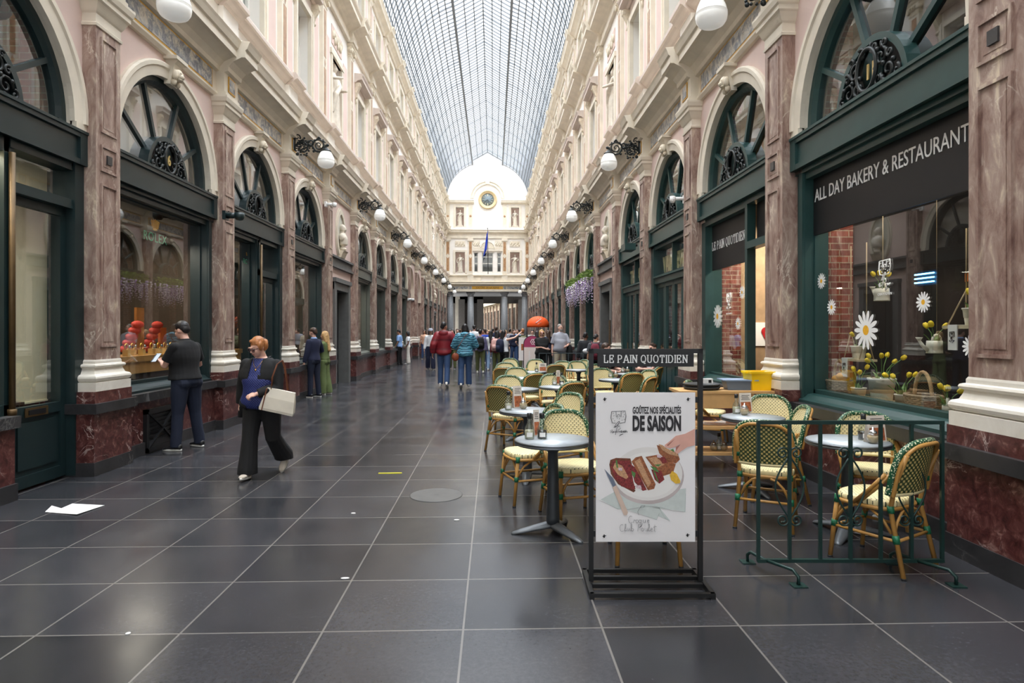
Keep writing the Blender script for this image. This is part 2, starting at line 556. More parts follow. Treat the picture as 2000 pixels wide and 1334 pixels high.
for s, side in SIDES:
    T = lambda p, s=s: (XC + s * p[0], p[1], p[2])
    w = MB(T)
    # ground storey wall with round-headed openings
    for k in range(-3, NB):
        y0, y1 = PY(k), PY(k + 1)
        if y1 > YEND: y1 = YEND
        ym = PY(k) + BAY / 2
        if k in DOORK[s]:
            w.box(HW, 4.35, y0, ym - 0.75, 0.0, 5.5, 0); w.box(HW, 4.35, ym + 0.75, y1, 0.0, 5.5, 0)
            w.box(HW, 4.35, ym - 0.75, ym + 0.75, 3.0, 5.5, 0)
            continue
        if k in BLANK[s]:
            w.box(4.3, 4.4, y0, y1, 0.0, 5.5, 0)
        n, r, zc = 22, 1.25, 3.9
        ztop = 5.5
        for a in (HW, 4.3):
            w.poly([(a, y0, 3.4), (a, ym - r, 3.4), (a, ym - r, ztop), (a, y0, ztop)], 0)
            w.poly([(a, ym + r, 3.4), (a, y1, 3.4), (a, y1, ztop), (a, ym + r, ztop)], 0)
            for q in range(n):
                t0, t1 = pi * q / n, pi * (q + 1) / n
                ya, yb = ym + r * cos(t0), ym + r * cos(t1)
                za, zb = zc + r * sin(t0), zc + r * sin(t1)
                w.poly([(a, ya, za), (a, yb, zb), (a, yb, ztop), (a, ya, ztop)], 0)
        for q in range(n):
            t0, t1 = pi * q / n, pi * (q + 1) / n
            w.poly([(HW, ym + r * cos(t0), zc + r * sin(t0)), (HW, ym + r * cos(t1), zc + r * sin(t1)), (4.3, ym + r * cos(t1), zc + r * sin(t1)), (4.3, ym + r * cos(t0), zc + r * sin(t0))], 1)
        for yy in (ym - r, ym + r):
            w.poly([(HW, yy, 3.4), (4.3, yy, 3.4), (4.3, yy, zc), (HW, yy, zc)], 1)
        # wall behind each pillar
        w.box(HW, 4.3, y0 - 0.2, y0 + 0.2, 0, 3.4, 0)
    # upper storeys with window openings
    for k in range(-3, NB):
        y0, y1, ym = PY(k), min(PY(k + 1), YEND), PY(k) + BAY / 2
        if k == NB - 1:
            w.box(HU, 4.6, y0, y1, 6.3, 14.8, 2)
            continue
        for (za, zb, zc, zd, hw) in ((6.3, 7.4, 9.65, 11.0, 0.56), (11.0, 12.05, 13.85, 14.8, 0.55)):
            w.box(HU, 4.6, y0, ym - hw, za, zd, 2); w.box(HU, 4.6, ym + hw, y1, za, zd, 2)
            w.box(HU, 4.6, ym - hw, ym + hw, za, zb, 2); w.box(HU, 4.6, ym - hw, ym + hw, zc, zd, 2)
            # pink field beside the window
            for q in (-1, 1):
                yq = ym + q * 1.08
                w.box(HU - 0.012, HU + 0.05, yq - 0.24, yq + 0.24, zb - (0.1 if za < 7 else 0), zc + 0.35 if za < 7 else zc + 0.1, 0)
    # parapet band between the cornice and the sill course
    w.box(3.95, 4.4, YB, YEND, 6.38, 6.96, 2)
    for k in range(-2, NB):
        w.box(3.86, 4.0, PY(k) - 0.3, PY(k) + 0.3, 6.36, 6.96, 2)
    # dado below the shop windows
    for k in range(-3, NB):
        if k in DOORK[s] or k in BLANK[s]: continue
        ya, yb = PY(k) + 0.3, min(PY(k + 1) - 0.3, YEND)
        if s == 1 and k in (0, 1, 2):
            if k == 0: w.box(3.98, 4.4, PY(0) + 1.15, yb, 0.0, 0.7, 3)
            continue
        if s == -1 and k == -1:
            w.box(3.98, 4.4, ya, ya + 1.69, 0.0, 0.7, 3)
            continue
        w.box(3.98, 4.4, ya, yb, 0.0, 0.7, 3)
    struct(w.build('wall_' + side, [PINK, CREAM, WHITE, DADO], fix=True))
    # black stone plinth course and ledge
    bb = MB(T)
    for k in range(-3, NB):
        if k in DOORK[s] or k in BLANK[s]: continue
        ya, yb = PY(k) + 0.37, min(PY(k + 1) - 0.37, YEND)
        if s == 1 and k in (1, 2): continue
        if s == 1 and k == 0: ya = PY(0) + 1.15
        if s == -1 and k == -1: yb = ya + 1.62
        bb.box(3.95, 4.1, ya, yb, 0, 0.16)
        bb.box(3.92, 4.25, ya, yb, 0.69, 0.80)
    struct(bb.build('baseboard_' + side, BLACKSTONE))
    # mouldings
    e = MB(T)
    e.prism(ENT, YB, YEND, 0)
    for k in range(-2, NB):
        e.prism(shift(ENT, 0.14), PY(k) - 0.27, PY(k) + 0.27, 0)
        e.box(3.845, 3.9, PY(k) - 0.13, PY(k) + 0.13, 5.58, 5.84, 2)
        e.box(3.84, 3.9, PY(k) - 0.105, PY(k) + 0.105, 5.605, 5.815, 1)
        if k < NB - 1:
            ya, yb = PY(k) + 0.42, PY(k + 1) - 0.42
            e.box(3.985, 4.02, ya, yb, 5.545, 5.855, 2)
            e.box(3.98, 4.02, ya + 0.03, yb - 0.03, 5.57, 5.83, 1)
    struct(e.build('trim_1' if s < 0 else 'trim_2', [CREAM, FRIEZE, GOLD]))
    e = MB(T)
    e.prism(SILL, YB, YEND, 0)
    for k in range(-2, NB): e.prism(shift(SILL, 0.09), PY(k) - 0.32, PY(k) + 0.32, 0)
    struct(e.build('trim_3' if s < 0 else 'trim_4', [TAUPE]))
    e = MB(T)
    e.prism(ENT2, YB, YEND, 0)
    for k in range(-2, NB): e.prism(shift(ENT2, 0.12, 4.3), PY(k) - 0.3, PY(k) + 0.3, 0)
    struct(e.build('trim_5' if s < 0 else 'trim_6', [CREAM]))
    e = MB(T)
    e.prism(ENT3, YB, YEND, 0)
    for k in range(-2, NB): e.prism(shift(ENT3, 0.1, 4.3), PY(k) - 0.28, PY(k) + 0.28, 0)
    struct(e.build('trim_7' if s < 0 else 'trim_8', [CREAM]))

# ---- pillars of the ground storey
def octo(hw, d, z, ch=0.0, back=0.2):
    """plan of a pillar course: half width along the wall hw, projection d from the wall plane"""
    return [(-back, -hw, z), (d - ch, -hw, z), (d, -hw + ch, z), (d, hw - ch, z), (d - ch, hw, z), (-back, hw, z)]
def course(mb, s, lv, m=0, smooth=False):
    mb.loft([[(-s * x, y, z) for x, y, z in octo(hw, d, z)] for hw, d, z in lv], m, smooth)
PILLAR_MESH = {}
for s, side in SIDES:
    D = {}
    p = MB(); course(p, s, [(0.37, HW - HP, 0.0), (0.37, HW - HP, 0.15)], 0)
    course(p, s, [(0.36, 0.21, 0.15), (0.36, 0.21, 0.69)], 1)
    course(p, s, [(0.40, 0.26, 0.69), (0.40, 0.26, 0.80)], 0)
    course(p, s, [(0.355, 0.215, 0.80), (0.355, 0.215, 0.93)], 1)
    D['plinth'] = p.mesh('pillar_plinth', [BLACKSTONE, DADO])
    p = MB()
    prof = [(0.335, 0.215, 0.93), (0.335, 0.215, 1.03)]
    for j in range(7):
        t = -pi / 2 + pi * j / 6
        prof.append((0.305 + 0.035 * cos(t), 0.185 + 0.035 * cos(t), 1.075 + 0.04 * sin(t)))
    prof += [(0.29, 0.175, 1.12), (0.27, 0.16, 1.16), (0.265, 0.155, 1.185)]
    for j in range(5):
        t = -pi / 2 + pi * j / 4
        prof.append((0.27 + 0.022 * cos(t), 0.16 + 0.022 * cos(t), 1.21 + 0.022 * sin(t)))
    prof += [(0.25, 0.155, 1.235), (0.25, 0.155, 1.262), (0.235, 0.15, 1.28)]
    course(p, s, prof, 0)
    D['base'] = p.mesh('pillar_base', [BASEM])
    p = MB(); course(p, s, [(0.23, 0.15, 1.28), (0.23, 0.15, 5.06)], 0)
    dfx = 0.15
    for (z0, z1) in ((1.42, 3.28), (3.42, 3.72), (3.86, 4.94)):
        # sunk panel framed by a raised fillet on the front face
        for (ya, yb, za, zb) in ((-0.15, 0.15, z0, z0 + 0.025), (-0.15, 0.15, z1 - 0.025, z1), (-0.15, -0.125, z0 + 0.0255, z1 - 0.0255), (0.125, 0.15, z0 + 0.0255, z1 - 0.0255)):
            p.box(-s * dfx, -s * (dfx + 0.016), ya, yb, za, zb, 0)
        p.box(-s * (dfx - 0.01), -s * (dfx + 0.004), -0.095, 0.095, z0 + 0.06, z1 - 0.06, 0)
    p.box(-s * (dfx), -s * (dfx + 0.02), -0.045, 0.045, 3.52, 3.62, 1)
    D['shaft'] = p.mesh('pillar_shaft', [SHAFT, BLACKSTONE])
    p = MB()
    course(p, s, [(0.245, 0.165, 5.03), (0.25, 0.17, 5.06), (0.235, 0.155, 5.075), (0.235, 0.155, 5.17), (0.25, 0.17, 5.19), (0.26, 0.18, 5.21), (0.29, 0.21, 5.28), (0.31, 0.23, 5.30), (0.31, 0.23, 5.35), (0.33, 0.25, 5.37), (0.345, 0.265, 5.43), (0.345, 0.265, 5.46), (0.25, 0.17, 5.46)], 0)
    D['capital'] = p.mesh('pillar_capital', [CREAM])
    for k in range(-2, NB):
        nm = ORD[k + 1] if k >= -1 else 'hidden'
        if k == -2 : continue
        t = thing('pillar', f'veined red marble pillar with cream capital, {nm} along the {side} wall from the front', 'pillar', (XC + s * HW, PY(k), 0), 0, f'marble pillars of the {side} arcade')
        for part in ('plinth', 'base', 'shaft', 'capital'):
            link(part, D[part], t)

# ---- upper pilasters
for s, side in SIDES:
    p = MB()
    course(p, s, [(0.27, 0.16, 7.2), (0.27, 0.16, 7.3), (0.25, 0.14, 7.33), (0.26, 0.15, 7.37), (0.235, 0.12, 7.4)], 0)
    course(p, s, [(0.2, 0.1, 7.4), (0.2, 0.1, 10.5)], 0)
    for z0, z1 in ((7.5, 8.8), (9.1, 10.4)):
        p.box(-s * 0.09, -s * 0.106, -0.1, 0.1, z0, z1, 1)
    p.poly([(-s * 0.107, 0, 8.82), (-s * 0.107, 0.07, 8.95), (-s * 0.107, 0, 9.08), (-s * 0.107, -0.07, 8.95)], 1)
    course(p, s, [(0.21, 0.11, 10.48), (0.22, 0.12, 10.52), (0.2, 0.1, 10.54), (0.2, 0.1, 10.62), (0.25, 0.15, 10.68), (0.25, 0.15, 10.78), (0.28, 0.18, 10.82), (0.28, 0.18, 10.9)], 2)
    for q in (-1, 1):
        p.tube([(-s * 0.06, q * 0.22, 10.66), (-s * 0.17, q * 0.22, 10.66)], 0.065, 8, 2)
    for j in range(3): p.ball((-s * 0.15, -0.1 + 0.1 * j, 10.72), 0.04, 6, 4, 2)
    course(p, s, [(0.24, 0.1, 11.75), (0.24, 0.1, 11.9), (0.18, 0.07, 11.93), (0.18, 0.07, 14.0), (0.22, 0.1, 14.05), (0.24, 0.12, 14.2)], 0)
    for z0, z1 in ((12.05, 12.85), (13.1, 13.9)):
        p.box(-s * 0.06, -s * 0.076, -0.08, 0.08, z0, z1, 1)
    p.tube([(-s * 0.06, 0, 12.97), (-s * 0.085, 0, 12.97)], 0.06, 8, 1)
    me = p.mesh('upper_pilaster', [CREAM, BROWN, CARVED])
    for k in range(0, NB):
        o = link(f'trim_{20 + k + (0 if s < 0 else 40)}', me, None, (XC + s * HU, PY(k), 0)); struct(o)

# ---- upper windows with hoods on consoles
CURT = mat('window_blind', rgb(206, 206, 200), 0.8, vary=0.05)
GREYSASH = mat('white_sash', rgb(228, 226, 218), 0.5, vary=0.04)
REVEAL = mat('grey_reveal', rgb(206, 204, 190), 0.75, vary=0.05)
def console(p, s, y, z1, z0, m):
    d = lambda a: -s * a
    prof = [(0.0, z0), (0.03, z0), (0.06, z0 + 0.06), (0.05, z0 + 0.14), (0.09, z0 + 0.24), (0.17, z1 - 0.16), (0.19, z1 - 0.06), (0.19, z1), (0.0, z1)]
    p.prism([(d(a), z) for a, z in prof], y - 0.07, y + 0.07, m)
    p.tube([(d(0.15), y - 0.085, z1 - 0.09), (d(0.15), y + 0.085, z1 - 0.09)], 0.055, 8, m)
    p.tube([(d(0.045), y - 0.075, z0 + 0.08), (d(0.045), y + 0.075, z0 + 0.08)], 0.045, 8, m)
    p.tube([(d(0.03), y, z0), (d(0.025), y, z0 - 0.1), (d(0.02), y, z0 - 0.16)], [0.035, 0.03, 0.005], 6, m)
def sash(s, hw, z0, z1):
    """white sash set back in its opening, with glazing bars, a pane and a pale blind behind"""
    fr, pn, bl = MB(), MB(), MB()
    a = s * 0.30
    for (ya, yb, za, zb) in ((-hw, -hw + 0.07, z0, z1), (hw - 0.07, hw, z0, z1), (-hw, hw, z0, z0 + 0.07), (-hw, hw, z1 - 0.07, z1), (-0.035, 0.035, z0, z1), (-hw, hw, z1 - (z1 - z0) * 0.32, z1 - (z1 - z0) * 0.32 + 0.05)):
        fr.box(a - 0.02, a + 0.04, ya, yb, za, zb)
    pn.poly([(a + s * 0.01, -hw, z0), (a + s * 0.01, hw, z0), (a + s * 0.01, hw, z1), (a + s * 0.01, -hw, z1)])
    bl.box(a + s * 0.045, a + s * 0.06, -hw, hw, z0, z1)
    return fr.mesh('sash', [GREYSASH]), pn.mesh('pane', [PANE], fix=False), bl.mesh('blind', [CURT])
for s, side in SIDES:
    d = lambda a: -s * a
    p = MB()
    hw = 0.56
    for (ya, yb, za, zb) in ((-hw - 0.15, -hw + 0.006, 7.35, 9.65), (hw - 0.006, hw + 0.15, 7.35, 9.65), (-hw - 0.15, hw + 0.15, 9.644, 9.80)):
        p.box(d(-0.05), d(0.05), ya, yb, za, zb, 0)
        if za < 9: p.box(d(0.02), d(0.075), *((-hw - 0.156, -hw - 0.06) if ya < 0 else (hw + 0.06, hw + 0.156)), za, zb + 0.1, 0)
    p.box(d(-0.05), d(0.10), -hw - 0.2, hw + 0.2, 7.26, 7.38, 1)
    p.box(d(-0.42), d(0.0), -hw, hw, 7.36, 7.4, 2)
    sur = p.mesh('surround', [CREAM, TAUPE, REVEAL])
    p = MB()
    p.prism([(d(-0.05), 10.05), (d(0.06), 10.05), (d(0.10), 10.1), (d(0.22), 10.13), (d(0.26), 10.14), (d(0.26), 10.22), (d(0.30), 10.28), (d(0.31), 10.32), (d(-0.05), 10.36)], -hw - 0.32, hw + 0.32, 0)
    p.box(d(-0.05), d(0.02), -hw - 0.05, hw + 0.05, 9.82, 10.05, 0)
    console(p, s, -hw - 0.2, 10.05, 9.5, 1); console(p, s, hw + 0.2, 10.05, 9.5, 1)
    hood = p.mesh('hood', [TAUPE, CARVED])
    fr, pn, bl = sash(s, hw, 7.42, 9.65)
    p = MB(); h2 = 0.55
    for (ya, yb, za, zb) in ((-h2 - 0.14, -h2 + 0.006, 12.0, 13.85), (h2 - 0.006, h2 + 0.14, 12.0, 13.85), (-h2 - 0.18, h2 + 0.18, 13.844, 14.0), (-h2 - 0.2, h2 + 0.2, 11.92, 12.056)):
        p.box(d(-0.05), d(0.05), ya, yb, za, zb, 0)
    sur2 = p.mesh('surround', [CREAM])
    fr2, pn2, bl2 = sash(s, h2, 12.05, 13.85)
    for k in range(-1, NB - 1):
        ym = PY(k) + BAY / 2
        n = (k + 2) + (0 if s < 0 else 20)
        if k not in NICHE:
            t = sempty(f'window_{n + 100}', (XC + s * HU, ym, 0))
            for nm, me in (('surround', sur), ('hood', hood), ('sash', fr), ('pane', pn), ('blind', bl)): link(nm, me, t)
        t = sempty(f'window_{n + 200}', (XC + s * HU, ym, 0))
        for nm, me in (('surround', sur2), ('sash', fr2), ('pane', pn2), ('blind', bl2)): link(nm, me, t)

# ---- shop fronts under round fanlights
def scrollwork(p, s, R, m):
    """half-round cast panel of scrolls with an oval number ring"""
    a = -s * 0.03
    def sp(cy, cz, r, st, tn, fl):
        p.tube(spiral((a, cy, cz), r, r * 0.15, st, tn, 14, 'yz', fl), [0.016] * 8 + [0.012] * 7, 5, m)
    for q in (-1, 1):
        sp(q * 0.30, 0.12, 0.10, 0, 1.3, q); sp(q * 0.20, 0.28, 0.085, 2.0, 1.3, -q); sp(q * 0.10, 0.41, 0.065, 1.0, 1.2, q)
        sp(q * 0.16, 0.09, 0.07, 3.0, 1.2, -q); sp(q * 0.33, 0.27, 0.05, 1.0, 1.2, q); sp(q * 0.42, 0.07, 0.05, 2.0, 1.1, -q)
        sp(q * 0.25, 0.39, 0.045, 0.5, 1.2, q)
        for c, z in ((0.24, 0.2), (0.12, 0.2), (0.38, 0.18), (0.15, 0.36), (0.05, 0.05), (0.28, 0.03)):
            p.ball((a, q * c, z), 0.026, 6, 4, m)
    p.tube([(a - s * 0.012, 0.150 * cos(2 * pi * j / 20), 0.235 + 0.195 * sin(2 * pi * j / 20)) for j in range(20)], 0.02, 6, m, closed=True)
FANF = {}
def fan_parts(s, green):
    key = (s, green.name)
    if key in FANF: return FANF[key]
    d = lambda a: -s * a          # a>0 towards the gallery
    r, zc = 1.25, 3.9
    fr = MB()
    fr.arc_sweep([(r, d(-0.06)), (r, d(-0.17)), (r - 0.115, d(-0.17)), (r - 0.115, d(-0.10)), (r - 0.07, d(-0.06))], 0, zc, 0, pi, 28, 0)
    for q in (-1, 1): fr.box(d(-0.06), d(-0.17), q * r, q * (r - 0.115), 3.78, zc)
    frame = fr.mesh('arch_frame', [green])
    br = MB()
    for ang in (29, 67, 113, 151):
        t = radians(ang)
        br.bar((d(-0.115), 0.45 * cos(t), zc - 0.05 + 0.45 * sin(t)), (d(-0.115), (r - 0.1) * cos(t), zc + (r - 0.1) * sin(t)), 0.05, 0.055)
    bars = br.mesh('glazing_bar', [green])
    ro = MB()
    ro.arc_sweep([(0.55, d(0.0)), (0.55, d(-0.13)), (0.485, d(-0.13)), (0.485, d(0.0))], 0, 3.79, 0, pi, 20, 0)
    ro.poly([(d(-0.07), 0.49 * cos(pi * j / 20), 3.79 + 0.49 * sin(pi * j / 20)) for j in range(21)], 2)
    sc = MB(); scrollwork(sc, s, 0.5, 1)
    off = len(ro.v)
    ro.v += [(x - d(0.0) + d(-0.02), y, z + 3.80) for x, y, z in sc.v]
    ro.f += [tuple(i + off for i in f) for f in sc.f]; ro.m += sc.m; ro.sm += sc.sm
    ro.lathe([(0.0, d(-0.03)), (0.148, d(-0.03)), (0.148, d(-0.06)), (0, d(-0.06))], 24, (0, 0, 4.035), 0, 'x', sy=1.3)
    rosette = ro.mesh('fan_rosette', [green, IRON, BLACK], fix=True)
    gl = MB()
    gl.poly([(d(-0.13), (r - 0.05) * cos(pi * j / 24), zc + (r - 0.05) * sin(pi * j / 24)) for j in range(25)] + [(d(-0.13), -(r - 0.05), 3.78), (d(-0.13), r - 0.05, 3.78)])
    pane = gl.mesh('fan_pane', [PANE], fix=False)
    tr = MB()
    for z0, z1, a in ((3.44, 3.81, 0.03), (3.74, 3.80, 0.06), (3.44, 3.50, 0.06), (3.79, 3.82, 0.075)):
        tr.box(d(a), d(-0.18), -1.42, 1.42, z0, z1)
    for q in (-1, 1): tr.box(d(0.062), d(-0.1), q * 1.30, q * 1.42, 3.44, 3.80)
    transom = tr.mesh('transom', [green])
    ar = MB()
    ar.arc_sweep([(1.244, d(0.0)), (1.244, d(0.035)), (1.36, d(0.05)), (1.38, d(0.07)), (1.43, d(0.07)), (1.45, d(0.045)), (1.45, d(-0.02)), (1.244, d(-0.02))], 0, zc, 0, pi, 30, 0)
    for q in (-1, 1):
        ar.box(d(0.05), d(-0.02), q * 1.25, q * 1.43, 3.82, zc)
    arch = ar.mesh('arch_moulding', [CREAM])
    ky = MB()
    ky.prism([(d(-0.02), 5.08), (d(0.06), 5.08), (d(0.13), 5.36), (d(0.17), 5.40), (d(0.17), 5.45), (d(-0.02), 5.45)], -0.1, 0.1, 0)
    ky.box(d(0), d(0.19), -0.16, 0.16, 5.41, 5.46, 0)
    ky.ball((d(0.13), 0, 5.23), (0.065, 0.075, 0.085), 10, 8, 1)
    ky.ball((d(0.18), 0, 5.20), (0.04, 0.04, 0.035), 8, 6, 1)
    ky.ball((d(0.16), 0, 5.165), (0.035, 0.045, 0.02), 8, 6, 1)
    for q in (-1, 1):
        ky.ball((d(0.12), q * 0.07, 5.22), (0.045, 0.035, 0.075), 8, 6, 1)
        ky.ball((d(0.10), q * 0.055, 5.12), (0.04, 0.03, 0.05), 8, 6, 1)
        ky.ball((d(0.175), q * 0.03, 5.25), (0.02, 0.018, 0.014), 6, 4, 1)
    key_ = ky.mesh('keystone', [CREAM, CARVED])
    FANF[key] = (('arch_frame', frame), ('glazing_bar', bars), ('fan_rosette', rosette), ('fan_pane', pane), ('transom', transom), ('arch_moulding', arch), ('keystone', key_))
    return FANF[key]
def front_frame(s, green, z0, panes, rails=(), ya=-1.42, yb=1.42, ztop=3.46, post=0.17, posts=()):
    """outer frame, posts and rails of a shop window; panes = list of (y0,y1,z0,z1)"""
    d = lambda a: -s * a
    f = MB()
    for (p, q) in ((ya, ya + post), (yb - post, yb)):
        f.box(d(-0.03), d(-0.3), p, q, z0, ztop)
        f.box(d(-0.0), d(-0.1), *((p + 0.09, q - 0.005) if p == ya else (p + 0.005, q - 0.09)), z0, ztop)
    for (p, q) in posts: f.box(d(-0.02), d(-0.25), p, q, z0, ztop)
    f.box(d(-0.04), d(-0.3), ya, yb, ztop - 0.14, ztop - 0.004)
    f.box(d(0.0), d(-0.12), ya, yb, ztop - 0.07, ztop)
    for (p, q, zz, h) in rails: f.box(d(-0.02), d(-0.2), p, q, zz, zz + h)
    for (p, q, za, zb) in panes:
        for (u, v, e, g) in ((p, q, za, za + 0.045), (p, q, zb - 0.03, zb), (p, p + 0.03, za, zb), (q - 0.03, q, za, zb)):
            f.box(d(-0.13), d(-0.24), u, v, e, g)
    return f.mesh('shop_frame', [green])
def pane_mesh(s, panes):
    g = MB()
    for (p, q, za, zb) in panes:
        x = s * 0.17
        g.poly([(x, p, za), (x, q, za), (x, q, zb), (x, p, zb)])
    return g.mesh('pane', [PANE], fix=False)
def sill_mesh(s, green, ya=-1.42, yb=1.42, z0=0.80):
    g = MB(); d = lambda a: -s * a
    g.prism([(d(0.02), z0), (d(0.02), z0 + 0.03), (d(-0.02), z0 + 0.05), (d(-0.06), z0 + 0.09), (d(-0.12), z0 + 0.1), (d(-0.3), z0 + 0.1), (d(-0.3), z0)], ya, yb, 0)
    return g.mesh('sill', [green])
STD = {}
def std_window(s, k, green, wood=True):
    key = (s, green.name)
    if key not in STD:
        P = [(-1.25, 1.25, 0.9, 3.33)]
        STD[key] = (('shop_frame', front_frame(s, green, 0.8, P)), ('pane', pane_mesh(s, P)), ('sill', sill_mesh(s, green)))
    t = sempty(f'window_{k + 2 + (0 if s < 0 else 20)}', (XC + s * HW, PY(k) + BAY / 2, 0))
    for nm, me in fan_parts(s, green) + STD[key]: link(nm, me, t)
    return t
def fan_only(s, k, green):
    t = sempty(f'window_{k + 2 + (0 if s < 0 else 20)}', (XC + s * HW, PY(k) + BAY / 2, 0))
    for nm, me in fan_parts(s, green): link(nm, me, t)
    return t
WIN = {}
for s, side in SIDES:
    for k in range(-2, NB - 1):
        if k in NICHE or k in BLANK[s]: continue
        green = (GREEND if s < 0 and k < 3 else GREEN) if (s > 0 or k < 4) else GREYGREEN
        if s < 0 and k in (0, 1, 2): green = GREEND
        if (s, k) in ((-1, -1), (-1, 1), (1, 0), (1, 1), (1, 2)):
            WIN[s, k] = fan_only(s, k, green)
        else:
            WIN[s, k] = std_window(s, k, green)

# ---- shop interiors: rooms behind the panes
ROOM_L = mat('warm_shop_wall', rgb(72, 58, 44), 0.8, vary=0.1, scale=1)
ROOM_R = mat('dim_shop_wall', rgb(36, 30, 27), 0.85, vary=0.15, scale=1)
ROOM_F = mat('shop_floor', rgb(60, 48, 38), 0.5, vary=0.1)
BRICKI = brick_mat('interior_brick', rgb(150, 72, 52), rgb(118, 54, 42), rgb(168, 146, 124))
for s, side in SIDES:
    T = lambda p, s=s: (XC + s * p[0], p[1], p[2])
    r = MB(T)
    r.box(7.0, 7.2, YB, YEND, 0, 7.0, 0)
    r.box(4.45, 7.0, YB, YEND, 6.0, 6.2, 0)
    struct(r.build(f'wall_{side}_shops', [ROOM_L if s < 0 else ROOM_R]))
    for k in range(-1, NB):
        q = MB(T)
        brick = (s > 0) or k <= 0
        q.box(4.40, 4.75 if s > 0 else 7.0, PY(k) - 0.2, PY(k) + 0.2, 0.0, 6.0, 0)
        if s > 0 and k >= 0: q.box(4.75, 7.0, PY(k) - 0.1, PY(k) + 0.1, 0.0, 6.0, 1)
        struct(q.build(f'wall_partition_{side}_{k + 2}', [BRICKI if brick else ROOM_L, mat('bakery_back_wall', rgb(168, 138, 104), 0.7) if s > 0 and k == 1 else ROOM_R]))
    r = MB(T); r.box(4.3, 7.0, YB, YEND, 0.0, 0.02, 0)
    struct(r.build(f'floor_shops_{side}', [ROOM_F]))
# ================================================================== glass roof
RIB = mat('roof_iron', rgb(112, 116, 120), 0.5, 0.1, vary=0.05)
ROOFG = glass_mat('roof_glass', (0.95, 0.97, 1.0), 0.03, 0.12, 0.2)
RY0, RY1, RA, RZ, RH = -4.0, YEND, 4.08, 14.78, 3.75
def vault(t):  # t: 0..1 from the left springing to the right one
    th = pi * (1 - t)
    return (XC + RA * cos(th), RZ + RH * sin(th))
LAN = 1.5
thL = math.acos(LAN / RA)
zL = RZ + RH * sin(thL)
rib = MB(); gls = MB()
NA = 12
side_pts = []
for j in range(NA + 1):
    th = thL * j / NA
    side_pts.append((RA * cos(th), RZ + RH * sin(th)))
lan_pts = [(LAN, zL), (LAN, zL + 0.4), (LAN * 0.66, zL + 0.4 + 0.28), (LAN * 0.33, zL + 0.4 + 0.56), (0, zL + 0.4 + 0.85)]
n = int((RY1 - RY0) / 0.41)
for i in range(n + 1):
    y = RY0 + (RY1 - RY0) * i / n
    w = 0.04 if i % 8 else 0.055
    for q in (-1, 1):
        for pts in (side_pts, lan_pts):
            for (a0, z0), (a1, z1) in zip(pts, pts[1:]):
                rib.bar((XC + q * a0, y, z0), (XC + q * a1, y, z1), w, w * 1.6)
for q in (-1, 1):
    for j, (a, z) in enumerate(side_pts):
        w = 0.05 if j < NA else 0.13
        rib.bar((XC + q * a, RY0, z), (XC + q * a, RY1, z), w, w)
    for (a, z) in lan_pts[1:-1]:
        rib.bar((XC + q * a, RY0, z), (XC + q * a, RY1, z), 0.05, 0.05)
    for pts in (side_pts, lan_pts):
        for (a0, z0), (a1, z1) in zip(pts, pts[1:]):
            gls.poly([(XC + q * a0, RY0, z0 + 0.02), (XC + q * a1, RY0, z1 + 0.02), (XC + q * a1, RY1, z1 + 0.02), (XC + q * a0, RY1, z0 + 0.02)])
rib.bar((XC, RY0, lan_pts[-1][1]), (XC, RY1, lan_pts[-1][1]), 0.06, 0.08)
roof = sempty('ceiling', (0, 0, 0))
rib.build('roof_frame', [RIB], roof, fix=False)
gls.build('roof_glazing', [ROOFG], roof, fix=False)

# the building above the entrance, behind the camera, closes the gallery
bk = MB()
bk.box(-9, XC - 3.2, -6.3, -6.0, 0, 22, 0)
bk.box(XC + 3.2, 8, -6.3, -6.0, 0, 22, 0)
bk.box(XC - 3.2, XC + 3.2, -6.3, -6.0, 6.4, 22, 0)     # open street entrance below
bk.box(XC - 4.4, XC + 4.4, -6.0, RY0, 14.9, 15.3, 0)
struct(bk.build('wall_entrance', [WHITE]))
# solid storeys behind the two facades
for s, side in SIDES:
    sb = MB(lambda p, s=s: (XC + s * p[0], p[1], p[2]))
    sb.box(4.75, 4.95, YB, YEND, 6.2, 15.0)
    struct(sb.build(f'wall_{side}_upper', [ROOM_R]))

# ================================================================== end wall
ew = MB()
Z0, Z1 = 5.55, 15.2
ye = YEND
ew.box(XC - 4.6, XC + 4.6, ye, ye + 0.6, 5.9, 7.45, 0)
# first floor: windows and niches left open
xs_open = [(-0.55, 0.55, 7.5, 9.45), (-1.36, -0.95, 7.5, 9.45), (0.95, 1.36, 7.5, 9.45), (-3.2, -2.25, 7.45, 9.5), (2.25, 3.2, 7.45, 9.5)]
xs_open2 = [(-3.15, -2.35, 12.05, 13.95), (2.35, 3.15, 12.05, 13.95)]
def wall_with_holes(mb, x0, x1, z0, z1, holes, ya, yb, m):
    holes = sorted(holes)
    x = x0
    for (h0, h1, g0, g1) in holes:
        mb.box(XC + x, XC + h0, ya, yb, z0, z1, m)
        mb.box(XC + h0, XC + h1, ya, yb, z0, g0, m)
        mb.box(XC + h0, XC + h1, ya, yb, g1, z1, m)
        x = h1
    mb.box(XC + x, XC + x1, ya, yb, z0, z1, m)
wall_with_holes(ew, -4.6, 4.6, 7.45, 11.0, xs_open, ye, ye + 0.6, 0)
wall_with_holes(ew, -4.6, 4.6, 11.0, 15.0, xs_open2, ye, ye + 0.6, 0)
for h in xs_open[3:] + xs_open2:
    ew.box(XC + h[0], XC + h[1], ye + 0.45, ye + 0.6, h[2], h[3], 1)
